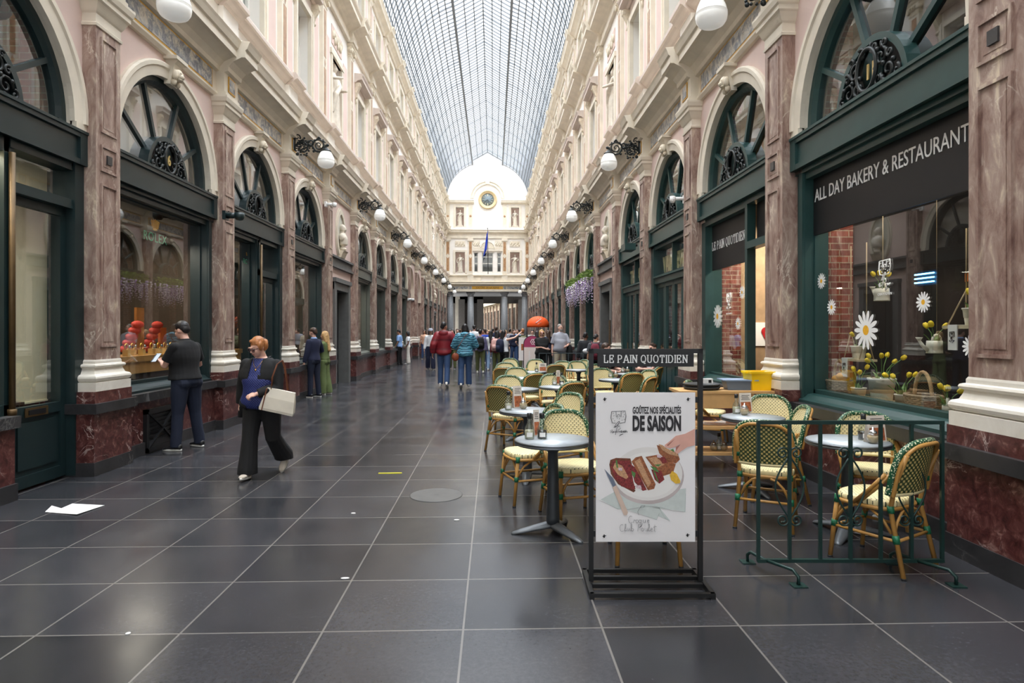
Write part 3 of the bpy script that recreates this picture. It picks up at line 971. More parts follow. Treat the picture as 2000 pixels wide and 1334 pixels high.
# lunette
N = 30
ew.face([ew.pt((XC + 4.15 * cos(pi * j / N), ye, 15.0 + 3.6 * sin(pi * j / N))) for j in range(N + 1)], 0)
struct(ew.build('wall_end', [WHITE, PINK]))
gb = MB()   # glazed gable above the lunette
gb.poly([(XC - 1.5, ye + 0.02, zL - 0.1), (XC + 1.5, ye + 0.02, zL - 0.1), (XC + 1.5, ye + 0.02, zL + 0.4), (XC, ye + 0.02, zL + 1.25), (XC - 1.5, ye + 0.02, zL + 0.4)])
struct(gb.build('window_gable', [mat('louvred_gable', rgb(205, 205, 205), 0.7)], fix=False))
# mouldings of the end wall
def strip(mb, prof, x0, x1, m=0, back=0.0):
    """profile [(projection,z)] run along x on the end wall"""
    mb.prism([(ye - p, z) for p, z in prof], XC + x0, XC + x1, m, 'x')
em = MB()
strip(em, [(-0.1, 5.55), (0.25, 5.55), (0.25, 5.72), (0.2, 5.75), (0.2, 6.1), (0.25, 6.12), (0.34, 6.25), (0.45, 6.27), (0.45, 6.38), (0.5, 6.48), (-0.1, 6.5)], -4.1, 4.1)
strip(em, [(-0.1, 6.5), (0.18, 6.5), (0.18, 6.6), (-0.1, 6.6)], -4.1, 4.1)
for x0, x1 in ((-4.1, -0.66), (0.66, 4.1)): strip(em, [(-0.1, 6.6), (0.12, 6.6), (0.12, 7.1), (-0.1, 7.1)], x0, x1)
for xx in (-1.7, 1.7): strip(em, [(-0.1, 6.5), (0.22, 6.5), (0.22, 7.2), (-0.1, 7.2)], xx - 0.3, xx + 0.3)
strip(em, [(-0.1, 7.1), (0.22, 7.1), (0.24, 7.2), (-0.1, 7.25)], -4.1, 4.1)
strip(em, [(-0.1, 10.85), (0.1, 10.85), (0.12, 10.95), (0.08, 11.0), (0.08, 11.35), (0.3, 11.45), (0.32, 11.6), (0.38, 11.68), (-0.1, 11.72)], -4.1, 4.1)
for q in (-1, 1):
    strip(em, [(-0.1, 14.3), (0.1, 14.3), (0.28, 14.42), (0.3, 14.55), (0.34, 14.62), (-0.1, 14.66)], *sorted((q * 1.35, q * 4.1)))
for j in range(7): em.lathe([(0.02, 6.62), (0.05, 6.66), (0.03, 6.72), (0.055, 6.85), (0.025, 7.0), (0.05, 7.08)], 8, (XC - 0.54 + 0.18 * j, ye + 0.05, 0))
for (h, m) in [(h, 0) for h in xs_open[3:] + xs_open2]:
    for (x0, x1, z0, z1) in ((h[0] - 0.22, h[0], h[2] - 0.05, h[3] + 0.2), (h[1], h[1] + 0.22, h[2] - 0.05, h[3] + 0.2), (h[0], h[1], h[3], h[3] + 0.2)):
        em.box(XC + x0, XC + x1, ye - 0.06, ye + 0.1, z0, z1)
struct(em.build('trim_9', [CREAM]))
ea = MB()
# arch band round the clock, springing from the cornice
t_ = lambda p: p
N = 24
for k in range(N):
    a0, a1 = pi * k / N, pi * (k + 1) / N
    for r0, r1, dd in ((1.38, 1.44, 0.12), (1.44, 1.66, 0.06), (1.66, 1.74, 0.12)):
        P = [(XC + r * cos(a), ye - dd, 14.85 + r * sin(a)) for r, a in ((r0, a0), (r1, a0), (r1, a1), (r0, a1))]
        Q = [(x, ye + 0.02, z) for x, y, z in P]
        i = [ea.pt(p) for p in P + Q]
        ea.face((i[0], i[1], i[2], i[3])); ea.face((i[0], i[3], i[7], i[4])); ea.face((i[1], i[5], i[6], i[2]))
ea.box(XC - 0.2, XC + 0.2, ye - 0.2, ye, 16.25, 16.65)
struct(ea.build('trim_10', [CREAM]))
ep = MB()
for xx in (-3.95, -1.7, 1.7, 3.95):
    for z0, z1 in ((7.25, 10.85),):
        ep.box(XC + xx - 0.22, XC + xx + 0.22, ye - 0.08, ye + 0.02, z0, z1, 0)
        ep.box(XC + xx - 0.13, XC + xx + 0.13, ye - 0.095, ye, 7.6, 10.5, 1)
        ep.poly([(XC + xx, ye - 0.1, 9.35), (XC + xx + 0.17, ye - 0.1, 9.1), (XC + xx, ye - 0.1, 8.85), (XC + xx - 0.17, ye - 0.1, 9.1)], 0)
        ep.box(XC + xx - 0.28, XC + xx + 0.28, ye - 0.16, ye + 0.02, 10.6, 10.85, 0)
    ep.box(XC + xx - 0.2, XC + xx + 0.2, ye - 0.07, ye + 0.02, 11.7, 14.3, 0)
    ep.box(XC + xx - 0.11, XC + xx + 0.11, ye - 0.085, ye, 12.3, 12.95, 2)
    ep.box(XC + xx - 0.11, XC + xx + 0.11, ye - 0.085, ye, 13.2, 13.95, 2)
    ep.ball((XC + xx, ye - 0.08, 13.07), (0.11, 0.05, 0.11), 8, 6, 1)
# relief panels
for x0, x1, z0, z1 in ((-3.25, -2.2, 10.05, 10.6), (2.2, 3.25, 10.05, 10.6), (-1.45, -0.75, 9.85, 10.7), (0.75, 1.45, 9.85, 10.7)):
    ep.box(XC + x0, XC + x1, ye - 0.05, ye + 0.02, z0, z1, 0)
    for j in range(9):
        ep.ball((XC + x0 + (x1 - x0) * (0.1 + 0.1 * j), ye - 0.06, (z0 + z1) / 2 + 0.12 * sin(j * 2.1)), (0.07, 0.04, 0.12), 6, 5, 2)
N = 14
ep.face([ep.pt((XC + 0.68 * cos(pi * j / N), ye - 0.06, 9.85 + 0.68 * sin(pi * j / N))) for j in range(N + 1)], 2)
for j in range(N + 1):
    ep.ball((XC + 0.68 * cos(pi * j / N), ye - 0.07, 9.85 + 0.68 * sin(pi * j / N)), 0.06, 6, 4, 0)
ep.box(XC - 1.5, XC + 1.5, ye - 0.12, ye + 0.02, 9.6, 9.75, 0)
struct(ep.build('trim_11', [CREAM, BROWN, CARVED]))
# frieze inscription board
fb = MB()
fb.box(XC - 1.55, XC + 1.55, ye - 0.215, ye - 0.19, 5.78, 6.07, 0)
for q in (-1, 1):
    fb.box(XC + q * 1.95, XC + q * 3.7, ye - 0.215, ye - 0.19, 5.8, 6.05, 1)
    fb.box(XC + q * 1.6, XC + q * 1.88, ye - 0.215, ye - 0.19, 5.78, 6.07, 1)
sgn = thing('inscription_panel', 'gilded inscription panel in the frieze over the passage columns', 'sign', (0, 0, 0))
fb.build('panel', [GOLD, FRIEZE], sgn)
link('lettering', text_mesh('GALERIE DE LA REINE', 0.24, 0.004, BLACK), sgn, (XC, ye - 0.22, 5.85), (pi / 2, 0, 0))
# windows of the end wall
for i, h in enumerate(xs_open[:3]):
    t = sempty(f'window_{60 + i}', (XC, ye, 0))
    f = MB()
    for (x0, x1, z0, z1) in ((h[0], h[0] + 0.06, h[2], h[3]), (h[1] - 0.06, h[1], h[2], h[3]), (h[0], h[1], h[2], h[2] + 0.08), (h[0], h[1], h[3] - 0.06, h[3]), (h[0], h[1], h[3] - 0.45, h[3] - 0.38), (h[0], h[1], 8.35, 8.42)):
        f.box(x0, x1, 0.15, 0.22, z0, z1)
    f.build('sash', [GREYSASH], t)
    g = MB(); g.poly([(h[0], 0.18, h[2]), (h[1], 0.18, h[2]), (h[1], 0.18, h[3]), (h[0], 0.18, h[3])]); g.build('pane', [PANE], t, fix=False)
    g = MB(); g.box(h[0], h[1], 0.5, 0.55, h[2], h[3]); g.build('backing', [mat('dim_room', rgb(70, 74, 78), 0.8)], t)
# clock
ck = thing('wall_clock', 'round clock with a blue-grey dial and cream rim high on the end wall', 'clock', (XC + 0.02, ye, 14.72))
c = MB(); c.lathe([(0.62, 0), (0.62, -0.1), (0.66, -0.14), (0.80, -0.12), (0.84, -0.18), (0.92, -0.16), (0.94, 0)], 40, (0, 0, 0), 0, 'y'); c.build('rim', [mat('clock_rim', rgb(206, 182, 138), 0.5)], ck)
c = MB(); c.lathe([(0, -0.06), (0.63, -0.06), (0.63, 0), (0, 0)], 40, (0, 0, 0), 0, 'y'); c.build('dial', [mat('clock_dial', rgb(120, 134, 140), 0.5)], ck)
c = MB()
for j in range(12):
    a = 2 * pi * j / 12
    c.bar((0.36 * sin(a), -0.075, 0.36 * cos(a)), (0.56 * sin(a), -0.075, 0.56 * cos(a)), 0.07, 0.02)
c.build('numeral', [mat('clock_gilt', rgb(226, 216, 176), 0.4)], ck)
for nm, a, l in (('hour_hand', 2.6, 0.3), ('minute_hand', 4.2, 0.48)):
    c = MB(); c.bar((0, -0.09, 0), (l * sin(a), -0.09, l * cos(a)), 0.05, 0.015); c.build(nm, [BLACK], ck)
# flag on a pole over the balcony
fl = thing('flag', 'blue flag hanging from a slanted pole over the end-wall balcony', 'flag', (XC, ye - 0.3, 7.3))
f = MB(); f.tube([(0.05, 0.1, 0.0), (0.02, -1.0, 4.3)], [0.035, 0.025], 8); f.ball((0.02, -1.0, 4.35), 0.06, 8, 6); f.build('pole', [BLACK], fl)
f = MB()
rows = []
for i in range(9):
    t = i / 8
    rows.append([f.pt((0.06 - 0.10 * t - 0.42 * (j / 8) * (0.35 + 0.65 * t) + 0.02 * sin(j * 1.7), -0.96 + 0.06 * sin(j * 1.6 + t * 3) + 0.3 * t, 4.15 - 2.35 * t * (0.75 + 0.25 * j / 8) - 0.05 * j)) for j in range(9)])
for A, B in zip(rows, rows[1:]):
    for j in range(8): f.face((A[j], A[j + 1], B[j + 1], B[j]), 0, True)
fo = f.build('cloth', [mat('flag_blue', rgb(44, 74, 196), 0.7)], fl)
sm = fo.modifiers.new('thickness', 'SOLIDIFY'); sm.thickness = 0.01

# ================================================================== passage columns and the second gallery beyond
COLM = mat('grey_granite', rgb(150, 153, 156), 0.45, vary=0.12, scale=12)
cm = MB()
cm.lathe([(0.42, 0), (0.42, 0.3), (0.36, 0.34), (0.38, 0.42), (0.34, 0.48)], 20, mats=[0] * 4)
base_m = cm.mesh('base', [COLM])
cm = MB(); cm.lathe([(0.33, 0.48), (0.33, 2), (0.29, 5.1)], 20); shaft_m = cm.mesh('shaft', [COLM])
cm = MB(); cm.lathe([(0.29, 5.1), (0.34, 5.14), (0.31, 5.18), (0.31, 5.25), (0.4, 5.34), (0.4, 5.4)], 20); cm.box(-0.43, 0.43, -0.43, 0.43, 5.4, 5.55); cap_m = cm.mesh('capital', [COLM])
CW = ['standing against the left wall', 'left of the two free-standing ones', 'right of the two free-standing ones', 'standing against the right wall']
for i, xx in enumerate((-3.75, -1.7, 1.7, 3.75)):
    t = thing('column', f'grey granite column of the passage at the far end, {CW[i]}', 'column', (XC + xx, YEND + 0.35, 0), 0, 'passage columns')
    for nm, me in (('base', base_m), ('shaft', shaft_m), ('capital', cap_m)): link(nm, me, t)
ps = MB()
ps.box(XC - 5, XC + 5, YEND + 0.6, YEND + 9, 5.55, 5.9, 0)
ps.box(XC - 5.2, XC - 4.2, YEND + 0.05, YEND + 3.0, 0, 5.6, 1)
ps.box(XC + 4.2, XC + 5.2, YEND + 0.05, YEND + 3.0, 0, 5.6, 1)
ps.box(XC - 5.2, XC - 0.6, YEND + 9, YEND + 9.8, 0, 5.9, 1)
ps.box(XC - 5.2, XC + 5.2, YEND + 9, YEND + 9.8, 4.8, 20, 1)
for xx in (-3.0, -0.9, 1.7, 3.75): ps.box(XC + xx - 0.35, XC + xx + 0.35, YEND + 8.2, YEND + 9.2, 0, 5.2, 1)
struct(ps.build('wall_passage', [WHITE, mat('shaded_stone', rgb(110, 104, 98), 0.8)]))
# second gallery, turned a little to the left
g2 = MB(lambda p: (p[0] * cos(0.16) + (p[1] - YEND - 9) * -sin(0.16) * 1.0 + XC, YEND + 9 + (p[1] - YEND - 9) * cos(0.16) + p[0] * sin(0.16), p[2]))
for q, xw in ((-1, -3.2), (1, 4.4)):
    x0, x1 = sorted((xw, xw + q * 0.5))
    g2.box(x0, x1, YEND + 9.5, YEND + 48, 0, 14, 0)
    xi = xw
    for j in range(12):
        y = YEND + 11 + 3.0 * j
        a, b_ = sorted((xi, xi - q * 0.2))
        g2.box(a, b_, y - 0.25, y + 0.25, 0, 5.4, 1)
        a, b_ = sorted((xi, xi - q * 0.05))
        g2.box(a, b_, y + 0.5, y + 2.5, 0.8, 4.6, 2)
        g2.box(a, b_, y + 0.9, y + 2.1, 7.4, 9.8, 3)
    a, b_ = sorted((xi, xi - q * 0.4)); g2.box(a, b_, YEND + 9.8, YEND + 48, 5.6, 6.2, 0)
    g2.box(a, b_, YEND + 9.8, YEND + 48, 11, 11.6, 0)
g2.box(-3.4, 4.6, YEND + 48, YEND + 48.5, 0, 18, 0)
struct(g2.build('wall_second_gallery', [CREAM, SHAFT, BLACK, CURT]))
# ================================================================== figures
SKIN1 = rgb(226, 178, 158); SKIN2 = rgb(196, 148, 120); SKIN3 = rgb(120, 80, 62)
def eyes_mats(skin, key):
    return [mat('skin_' + key, skin, 0.5, vary=0.05, scale=20), mat('eye_dark', rgb(46, 36, 34), 0.3), mat('lips_' + key, tuple(a * b for a, b in zip(skin, (0.78, 0.5, 0.5))), 0.45)]
def remesh(mb, vox, name, mats, smooth=4, fn=None, fac=0.5):
    me = mb.mesh(name, mats, fix=False)
    o = link(name, me)
    md = o.modifiers.new('r', 'REMESH'); md.mode = 'VOXEL'; md.voxel_size = vox; md.use_smooth_shade = True
    if smooth:
        sm = o.modifiers.new('s', 'SMOOTH'); sm.iterations = smooth; sm.factor = fac
    dg = bpy.context.evaluated_depsgraph_get()
    out = bpy.data.meshes.new_from_object(o.evaluated_get(dg))
    bpy.data.objects.remove(o); bpy.data.meshes.remove(me)
    out.name = name
    out.materials.clear()
    for q in mats: out.materials.append(q)
    n = len(out.polygons)
    if fn:
        out.polygons.foreach_set('material_index', [fn(p.center) for p in out.polygons])
    else:
        out.polygons.foreach_set('material_index', [0] * n)
    out.polygons.foreach_set('use_smooth', [True] * n)
    return out
def ik(S, W, l1, l2, pole):
    S, W, pole = Vector(S), Vector(W), Vector(pole)
    d = W - S
    L = min(d.length, (l1 + l2) * 0.998)
    d.normalize()
    W2 = S + d * L
    a = (l1 * l1 - l2 * l2 + L * L) / (2 * L)
    h = sqrt(max(0, l1 * l1 - a * a))
    p = (pole - d * pole.dot(d)).normalized()
    return S + d * a + p * h, W2
class Fig:
    """skeleton of a standing, walking or sitting person, 1.75 m tall before scaling, facing -Y (own left is +X)"""
    def __init__(f, legs=((0, 0, 0), (0, 0, 0)), arms=(None, None), lean=0.0, side=0.0, head=(0, 0), girth=1.0, sh=1.0, twist=0.0, sit=None):
        f.g, f.sh = girth, sh
        R = Matrix.Rotation(side, 3, 'Y') @ Matrix.Rotation(lean, 3, 'X')
        RT = R @ Matrix.Rotation(twist, 3, 'Z')
        f.hip = Vector((0, 0, 0.92))
        f.R = R
        f.T = lambda p: f.hip + RT @ (Vector(p) - f.hip)
        hd = Matrix.Rotation(head[0], 3, 'Z') @ Matrix.Rotation(head[1], 3, 'X')
        nb = Vector((0, 0, 1.50))
        f.Hd = lambda p: f.T(nb) + RT @ (hd @ (Vector(p) - nb))
        f.HdInv = lambda q: nb + hd.inverted() @ (RT.inverted() @ (Vector(q) - f.T(nb)))
        f.leg = []
        for q, (hf, kf, ab) in zip((1, -1), legs):
            H = Vector((q * 0.092 * girth ** 0.5, 0, 0.9))
            ab = ab * q
            d1 = Vector((sin(ab), -sin(hf), -cos(hf))).normalized()
            K = H + d1 * 0.42
            d2 = Vector((sin(ab), -sin(hf - kf), -cos(hf - kf))).normalized()
            A = K + d2 * 0.41
            f.leg.append([H, K, A])
        f.arm = []
        for q, a in zip((1, -1), arms):
            S = f.T((q * 0.172 * sh, 0.0, 1.392))
            if a is None: a = ((q * 0.27 * max(1, girth ** 0.5), -0.04, 0.86), (q * 0.3, 1, 0))
            E_, W = ik(S, a[0], 0.29, 0.255, a[1])
            f.arm.append([S, E_, W])
        f.pitch = [0.0, 0.0]
        for i, (hf, kf, ab) in enumerate(legs):
            f.pitch[i] = (hf - kf)
    def ground(f, pitch=(0, 0)):
        """drop the figure until the lower shoe touches z = 0; pitch>0 lifts the toes"""
        f.pitch = list(pitch)
        lo = 9
        for (H, K, A), p in zip(f.leg, f.pitch):
            for y, z in ((0.07, -0.085), (-0.18, -0.085)):
                zz = A.z + z * cos(p) - y * sin(p)
                lo = min(lo, zz)
        f.dz = -lo
        return f
def ering(c, rx, ry, T=None, n=16, tw=None):
    out = []
    for j in range(n):
        a = 2 * pi * j / n
        p = Vector((c[0] + rx * cos(a), c[1] + ry * sin(a), c[2]))
        out.append(T(p) if T else p)
    return out
TORSO = [(0.84, 0.11, 0.085, 0.01), (0.89, 0.160, 0.115, 0.008), (0.96, 0.168, 0.118, 0.005), (1.04, 0.148, 0.106, 0.0), (1.12, 0.142, 0.102, -0.005), (1.22, 0.155, 0.11, -0.008), (1.32, 0.170, 0.112, -0.005), (1.38, 0.172, 0.102, 0.0), (1.42, 0.150, 0.088, 0.004), (1.45, 0.112, 0.074, 0.006), (1.475, 0.082, 0.064, 0.006), (1.495, 0.064, 0.058, 0.005)]
def _cr(a, b, c, d, t): return 0.5 * (2 * b + (c - a) * t + (2 * a - 5 * b + 4 * c - d) * t * t + (3 * b - a - 3 * c + d) * t ** 3)
TORSO_S = []
for _i in range(len(TORSO) - 1):
    _q = [TORSO[max(0, min(len(TORSO) - 1, _i + j))] for j in (-1, 0, 1, 2)]
    for _t in (0.0, 0.25, 0.5, 0.75):
        z_ = _q[1][0] + (_q[2][0] - _q[1][0]) * _t
        TORSO_S.append((z_,) + tuple(_cr(_q[0][j], _q[1][j], _q[2][j], _q[3][j], _t) for j in (1, 2, 3)))
TORSO_S.append(TORSO[-1])
def torso(mb, f, d=0.0, z0=0.84, z1=1.49, belly=0.0, flare=0.0):
    rings = []
    for z, rx, ry, cy_ in TORSO_S:
        if z < z0 - 0.03 or z > z1 + 0.001: continue
        b = belly * max(0, 1 - ((z - 1.06) / 0.22) ** 2)
        gx = f.g if z < 1.36 else 1 + (f.g - 1) * 0.35
        if 1.24 < z <= 1.36: gx = f.g + (1 + (f.g - 1) * 0.35 - f.g) * (z - 1.24) / 0.12
        shx = 1 + (f.sh - 1) * max(0.0, min(1.0, (z - 1.15) / 0.15))
        fl = flare * max(0, (1.0 - z) / 0.2)
        rings.append(ering((0, cy_ - b * 0.5, max(z, z0)), rx * gx * shx + d + fl, ry * gx + d + b * 0.6 + fl, f.T, 24))
    mb.loft(rings)
def hand(mb, f, i, curl=0.5, size=1.0, up=None, spread=0.012):
    S, E_, W = f.arm[i]
    d = (W - E_).normalized()
    side = 1 if i == 0 else -1
    ref = Vector(up) if up else Vector((side, 0.0, 0.0))       # back of the hand points this way
    nrm = (ref - d * ref.dot(d)).normalized()                  # back of hand
    x = d.cross(nrm).normalized() * side                       # towards the thumb
    if up is None and x.y > 0: x = -x
    pal = -nrm
    P = lambda a, b, c: W + (x * a + d * b + pal * c) * size
    R = Matrix((x, d, pal)).transposed()
    mb.ball(P(0, 0.045, 0), (0.038 * size, 0.052 * size, 0.017 * size), 10, 8, 0, R)
    for j, L in enumerate((0.072, 0.082, 0.076, 0.058)):
        bx = 0.028 - 0.019 * j
        c1, c2 = curl * (0.8 + 0.1 * j), curl * (1.9 + 0.15 * j)
        p0 = Vector((bx, 0.085, 0.0)); p1 = p0 + Vector((spread * (1.5 - j) * 0.2, cos(c1), sin(c1))) * L * 0.5
        p2 = p1 + Vector((0, cos(c2), sin(c2))) * L * 0.3
        p3 = p2 + Vector((0, cos(c2 * 1.25), sin(c2 * 1.25))) * L * 0.22
        mb.tube([P(*p0), P(*p1), P(*p2), P(*p3)], [0.0095 * size, 0.009 * size, 0.008 * size, 0.006 * size], 6)
    mb.tube([P(0.03, 0.02, 0.004), P(0.05, 0.05, 0.016), P(0.05, 0.078, 0.03), P(0.044, 0.098, 0.036)], [0.013 * size, 0.012 * size, 0.0095 * size, 0.007 * size], 6)
def headparts(mb, f, female=False):
    B = lambda c, r: mb.ball(f.Hd(c), r, 14, 10, 0, f.R)
    B((0, 0.012, 1.652), (0.076, 0.094, 0.098))
    B((0, -0.03, 1.605), (0.062, 0.066, 0.085))
    B((0, -0.066, 1.546), (0.03 if not female else 0.025, 0.026, 0.022))
    B((0, -0.03, 1.562), (0.052, 0.05, 0.035))
    for q in (-1, 1):
        B((q * 0.034, -0.07, 1.603), (0.024, 0.022, 0.028))
        B((q * 0.076, 0.012, 1.622), (0.010, 0.02, 0.032))
        B((q * 0.03, -0.084, 1.638), (0.013, 0.010, 0.009))
    B((0, -0.082, 1.662), (0.05, 0.014, 0.012))
    B((0, -0.091, 1.579), (0.023, 0.011, 0.006)); B((0, -0.089, 1.569), (0.019, 0.011, 0.007))
    mb.tube([f.Hd(p) for p in ((0, -0.088, 1.655), (0, -0.104, 1.622), (0, -0.112, 1.606))], [0.009, 0.012, 0.013], 8)
    for q in (-1, 1): B((q * 0.012, -0.096, 1.603), (0.009, 0.01, 0.008))
    mb.tube([f.T((0, 0.01, 1.44)), f.T((0, 0.008, 1.50)), f.Hd((0, 0.0, 1.57))], [0.062, 0.054, 0.052], 12)
def body_mesh(f, vox, skin, key, curl=(0.4, 0.4), hand_up=(None, None), female=False):
    mb = MB()
    torso(mb, f, -0.012)
    headparts(mb, f, female)
    for i, (S, E_, W) in enumerate(f.arm):
        mb.tube([S, S.lerp(E_, 0.5), E_, E_.lerp(W, 0.35), W, W + (W - E_).normalized() * 0.02], [0.05, 0.045, 0.037, 0.038, 0.026, 0.025], 10)
        mb.ball(S, 0.055, 8, 6)
        hand(mb, f, i, curl[i], 1.0, hand_up[i])
    for (H, K, A) in f.leg:
        mb.tube([H, H.lerp(K, 0.5), K, K.lerp(A, 0.35), A, A - Vector((0, 0, 0.02))], [0.08, 0.068, 0.05, 0.052, 0.034, 0.036], 10)
    def fn(c):
        p = f.HdInv(c)
        if p.z > 1.53 and p.y < -0.06:
            if abs(p.z - 1.639) < 0.008 and 0.016 < abs(p.x) < 0.043: return 1
            if abs(p.z - 1.660) < 0.0045 and 0.014 < abs(p.x) < 0.05 and p.y < -0.07: return 1
            if abs(p.z - 1.574) < 0.010 and abs(p.x) < 0.022 and p.y < -0.083: return 2
        return 0
    return remesh(mb, vox, 'body', eyes_mats(skin, key), 2, fn)
def hair_mesh(f, vox, style, m):
    mb = MB()
    B = lambda c, r: mb.ball(f.Hd(c), r, 14, 10, 0, f.R)
    if style in ('short', 'cap'):
        B((0, 0.024, 1.672), (0.083, 0.098, 0.094)); B((0, 0.075, 1.62), (0.066, 0.042, 0.06))
        B((0, -0.022, 1.722), (0.06, 0.042, 0.028))
    elif style == 'bald':
        B((0, 0.05, 1.64), (0.082, 0.07, 0.06))
    else:
        B((0, 0.024, 1.674), (0.083, 0.099, 0.092)); B((0, -0.02, 1.72), (0.06, 0.042, 0.028))
        B((0, 0.07, 1.62), (0.075, 0.05, 0.08))
        for q in (-1, 1): B((q * 0.076, 0.0, 1.65), (0.02, 0.06, 0.06))
    if style == 'long':
        for k in range(8):
            t = k / 7
            p = f.Hd((0, 0.085, 1.62)).lerp(f.T((0, 0.125 * max(1, f.g * 0.95) + 0.01, 1.24)), t)
            mb.ball(p, (0.085 - 0.02 * t, 0.045, 0.06), 12, 8)
        for q in (-1, 1):
            for k in range(4): B((q * 0.075, 0.03 + 0.012 * k, 1.6 - 0.045 * k), (0.026, 0.045, 0.045))
    if style == 'bob':
        for q in (-1, 1):
            for k in range(3): B((q * 0.078, 0.02, 1.62 - 0.04 * k), (0.024, 0.055, 0.05))
        B((0, 0.08, 1.57), (0.075, 0.04, 0.07))
    if style == 'tied':
        B((0, 0.115, 1.64), (0.04, 0.04, 0.045))
    return remesh(mb, vox, 'hair', [m], 3)
def top_mesh(f, vox, m, d=0.018, hem=0.88, sleeve=1.0, belly=0.0, name='top', flare=0.0, hood=False, puff=0.0, collar=0.0, cuff=0.0, neck=1.48):
    mb = MB()
    torso(mb, f, d, hem, neck, belly, flare)
    for i, (S, E_, W) in enumerate(f.arm):
        if sleeve <= 0: continue
        D = d + puff
        if sleeve >= 0.99:
            pts = [S, S.lerp(E_, 0.5), E_, E_.lerp(W, 0.5), W - (W - E_) * 0.06]
            rad = [0.05 + D, 0.05 + D, 0.044 + D, 0.04 + D, 0.034 + D * 0.8 + cuff]
        else:
            e = S.lerp(E_, sleeve)
            pts = [S, S.lerp(e, 0.5), e]
            rad = [0.05 + D, 0.052 + D, 0.05 + D + 0.006]
        mb.tube(pts, rad, 12)
        mb.ball(S, 0.05 + D, 10, 8)
    if collar:
        mb.tube([f.T((0, 0.0, 1.44)), f.T((0, 0.0, 1.49 + collar))], [0.09, 0.072], 14)
    if hood:
        mb.ball(f.T((0, 0.1, 1.45)), (0.13, 0.07, 0.09), 14, 10, 0, f.R)
        for q in (-1, 1): mb.ball(f.T((q * 0.09, 0.02, 1.48)), (0.04, 0.07, 0.045), 10, 8, 0, f.R)
    return remesh(mb, vox, name, [m], 3)
def trouser_mesh(f, vox, m, d=0.014, ankle=0.05, wide=0.0, waist=1.02, name='trousers', length=1.0, bag=0.0):
    mb = MB()
    torso(mb, f, d * 0.8, 0.84, waist)
    for (H, K, A) in f.leg:
        e = K.lerp(A, length)
        mb.tube([H + Vector((0, 0, 0.04)), H.lerp(K, 0.3), H.lerp(K, 0.7), K, K.lerp(e, 0.5), e + Vector((0, 0, 0.02)), e - Vector((0, 0, 0.035))],
                [0.088 * f.g ** 0.7 + d, 0.084 * f.g ** 0.7 + d, 0.066 * f.g ** 0.5 + d + bag, 0.056 + d + bag + wide * 0.4, 0.054 + d + bag + wide * 0.7, ankle + d + wide, ankle + d + wide * 1.05], 14)
        mb.ball(H + Vector((0, 0.03, 0)), (0.09 * f.g, 0.1 * f.g, 0.1), 10, 8)
    return remesh(mb, vox, name, [m], 3)
SOLEW = mat('white_sole', rgb(232, 230, 224), 0.6)
def shoe_mesh(m, sole=None, L=1.0, high=0.0):
    mb = MB()
    rings = []
    for y, w, h, z in ((0.085, 0.016, 0.02, 0.05), (0.075, 0.034, 0.036, 0.055), (0.04, 0.038, 0.048 + high, 0.06), (0.0, 0.038, 0.046, 0.058), (-0.06, 0.042, 0.032, 0.045), (-0.12, 0.046, 0.024, 0.036), (-0.165, 0.038, 0.018, 0.030), (-0.188, 0.016, 0.010, 0.026)):
        rings.append([(w * cos(2 * pi * j / 14), y * L, z + h * sin(2 * pi * j / 14)) for j in range(14)])
    mb.loft(rings, 0)
    rs = []
    for z in (0.0, 0.028):
        rs.append([(0.045 * (1 if abs(a) < 9 else 1) * cos(2 * pi * j / 20) * (1.0 if sin(2 * pi * j / 20) < 0 else 0.86), (-0.052 + 0.142 * sin(2 * pi * j / 20) * -1 * -1) * L, z) for j in range(20) for a in (0,)])
    mb.loft(rs, 1)
    if high > 0: mb.tube([(0, 0.02, 0.06), (0, 0.015, 0.12 + high)], [0.045, 0.042], 10, 0)
    return mb.mesh('shoe', [m, sole or SOLEW])
def person(label, loc, heading, f, k=1.0, vox=0.014, skin=SKIN1, skey='light', hair=('short', None), top=None, tops=(), bottom=None, shoe=None, sole=None, female=False, curl=(0.4, 0.4), hand_up=(None, None), toes=(0.0, 0.0), pitch=(0.0, 0.0), group=None, sitting=False, hi=0.0):
    """one person: a continuous body with hair and clothing as children"""
    f.ground(pitch)
    t = thing('person', label, 'person', (loc[0], loc[1], 0), heading, group)
    t.scale = (k, k, k)
    up = Vector((0, 0, f.dz))
    def put(nm, me):
        return link(nm, me, t, up)
    put('body', body_mesh(f, vox, skin, skey, curl, hand_up, female))
    if hair[1] is not None: put('hair', hair_mesh(f, vox, hair[0], hair[1]))
    for nm, kw in ([('shirt', top)] if top else []) + list(tops):
        put(nm, top_mesh(f, vox, name=nm, **kw))
    if bottom: put(bottom.get('name', 'trousers'), trouser_mesh(f, vox, **bottom))
    if shoe:
        sm = shoe_mesh(shoe, sole, 1.0, hi)
        for i in (0, 1):
            A = f.leg[i][2]
            o = link('shoe', sm, t)
            R = Matrix.Rotation(toes[i], 4, 'Z') @ Matrix.Rotation(-f.pitch[i], 4, 'X')
            o.matrix_local = Matrix.Translation(A + up) @ R @ Matrix.Translation((0, 0, -0.085))
    return t, f, up

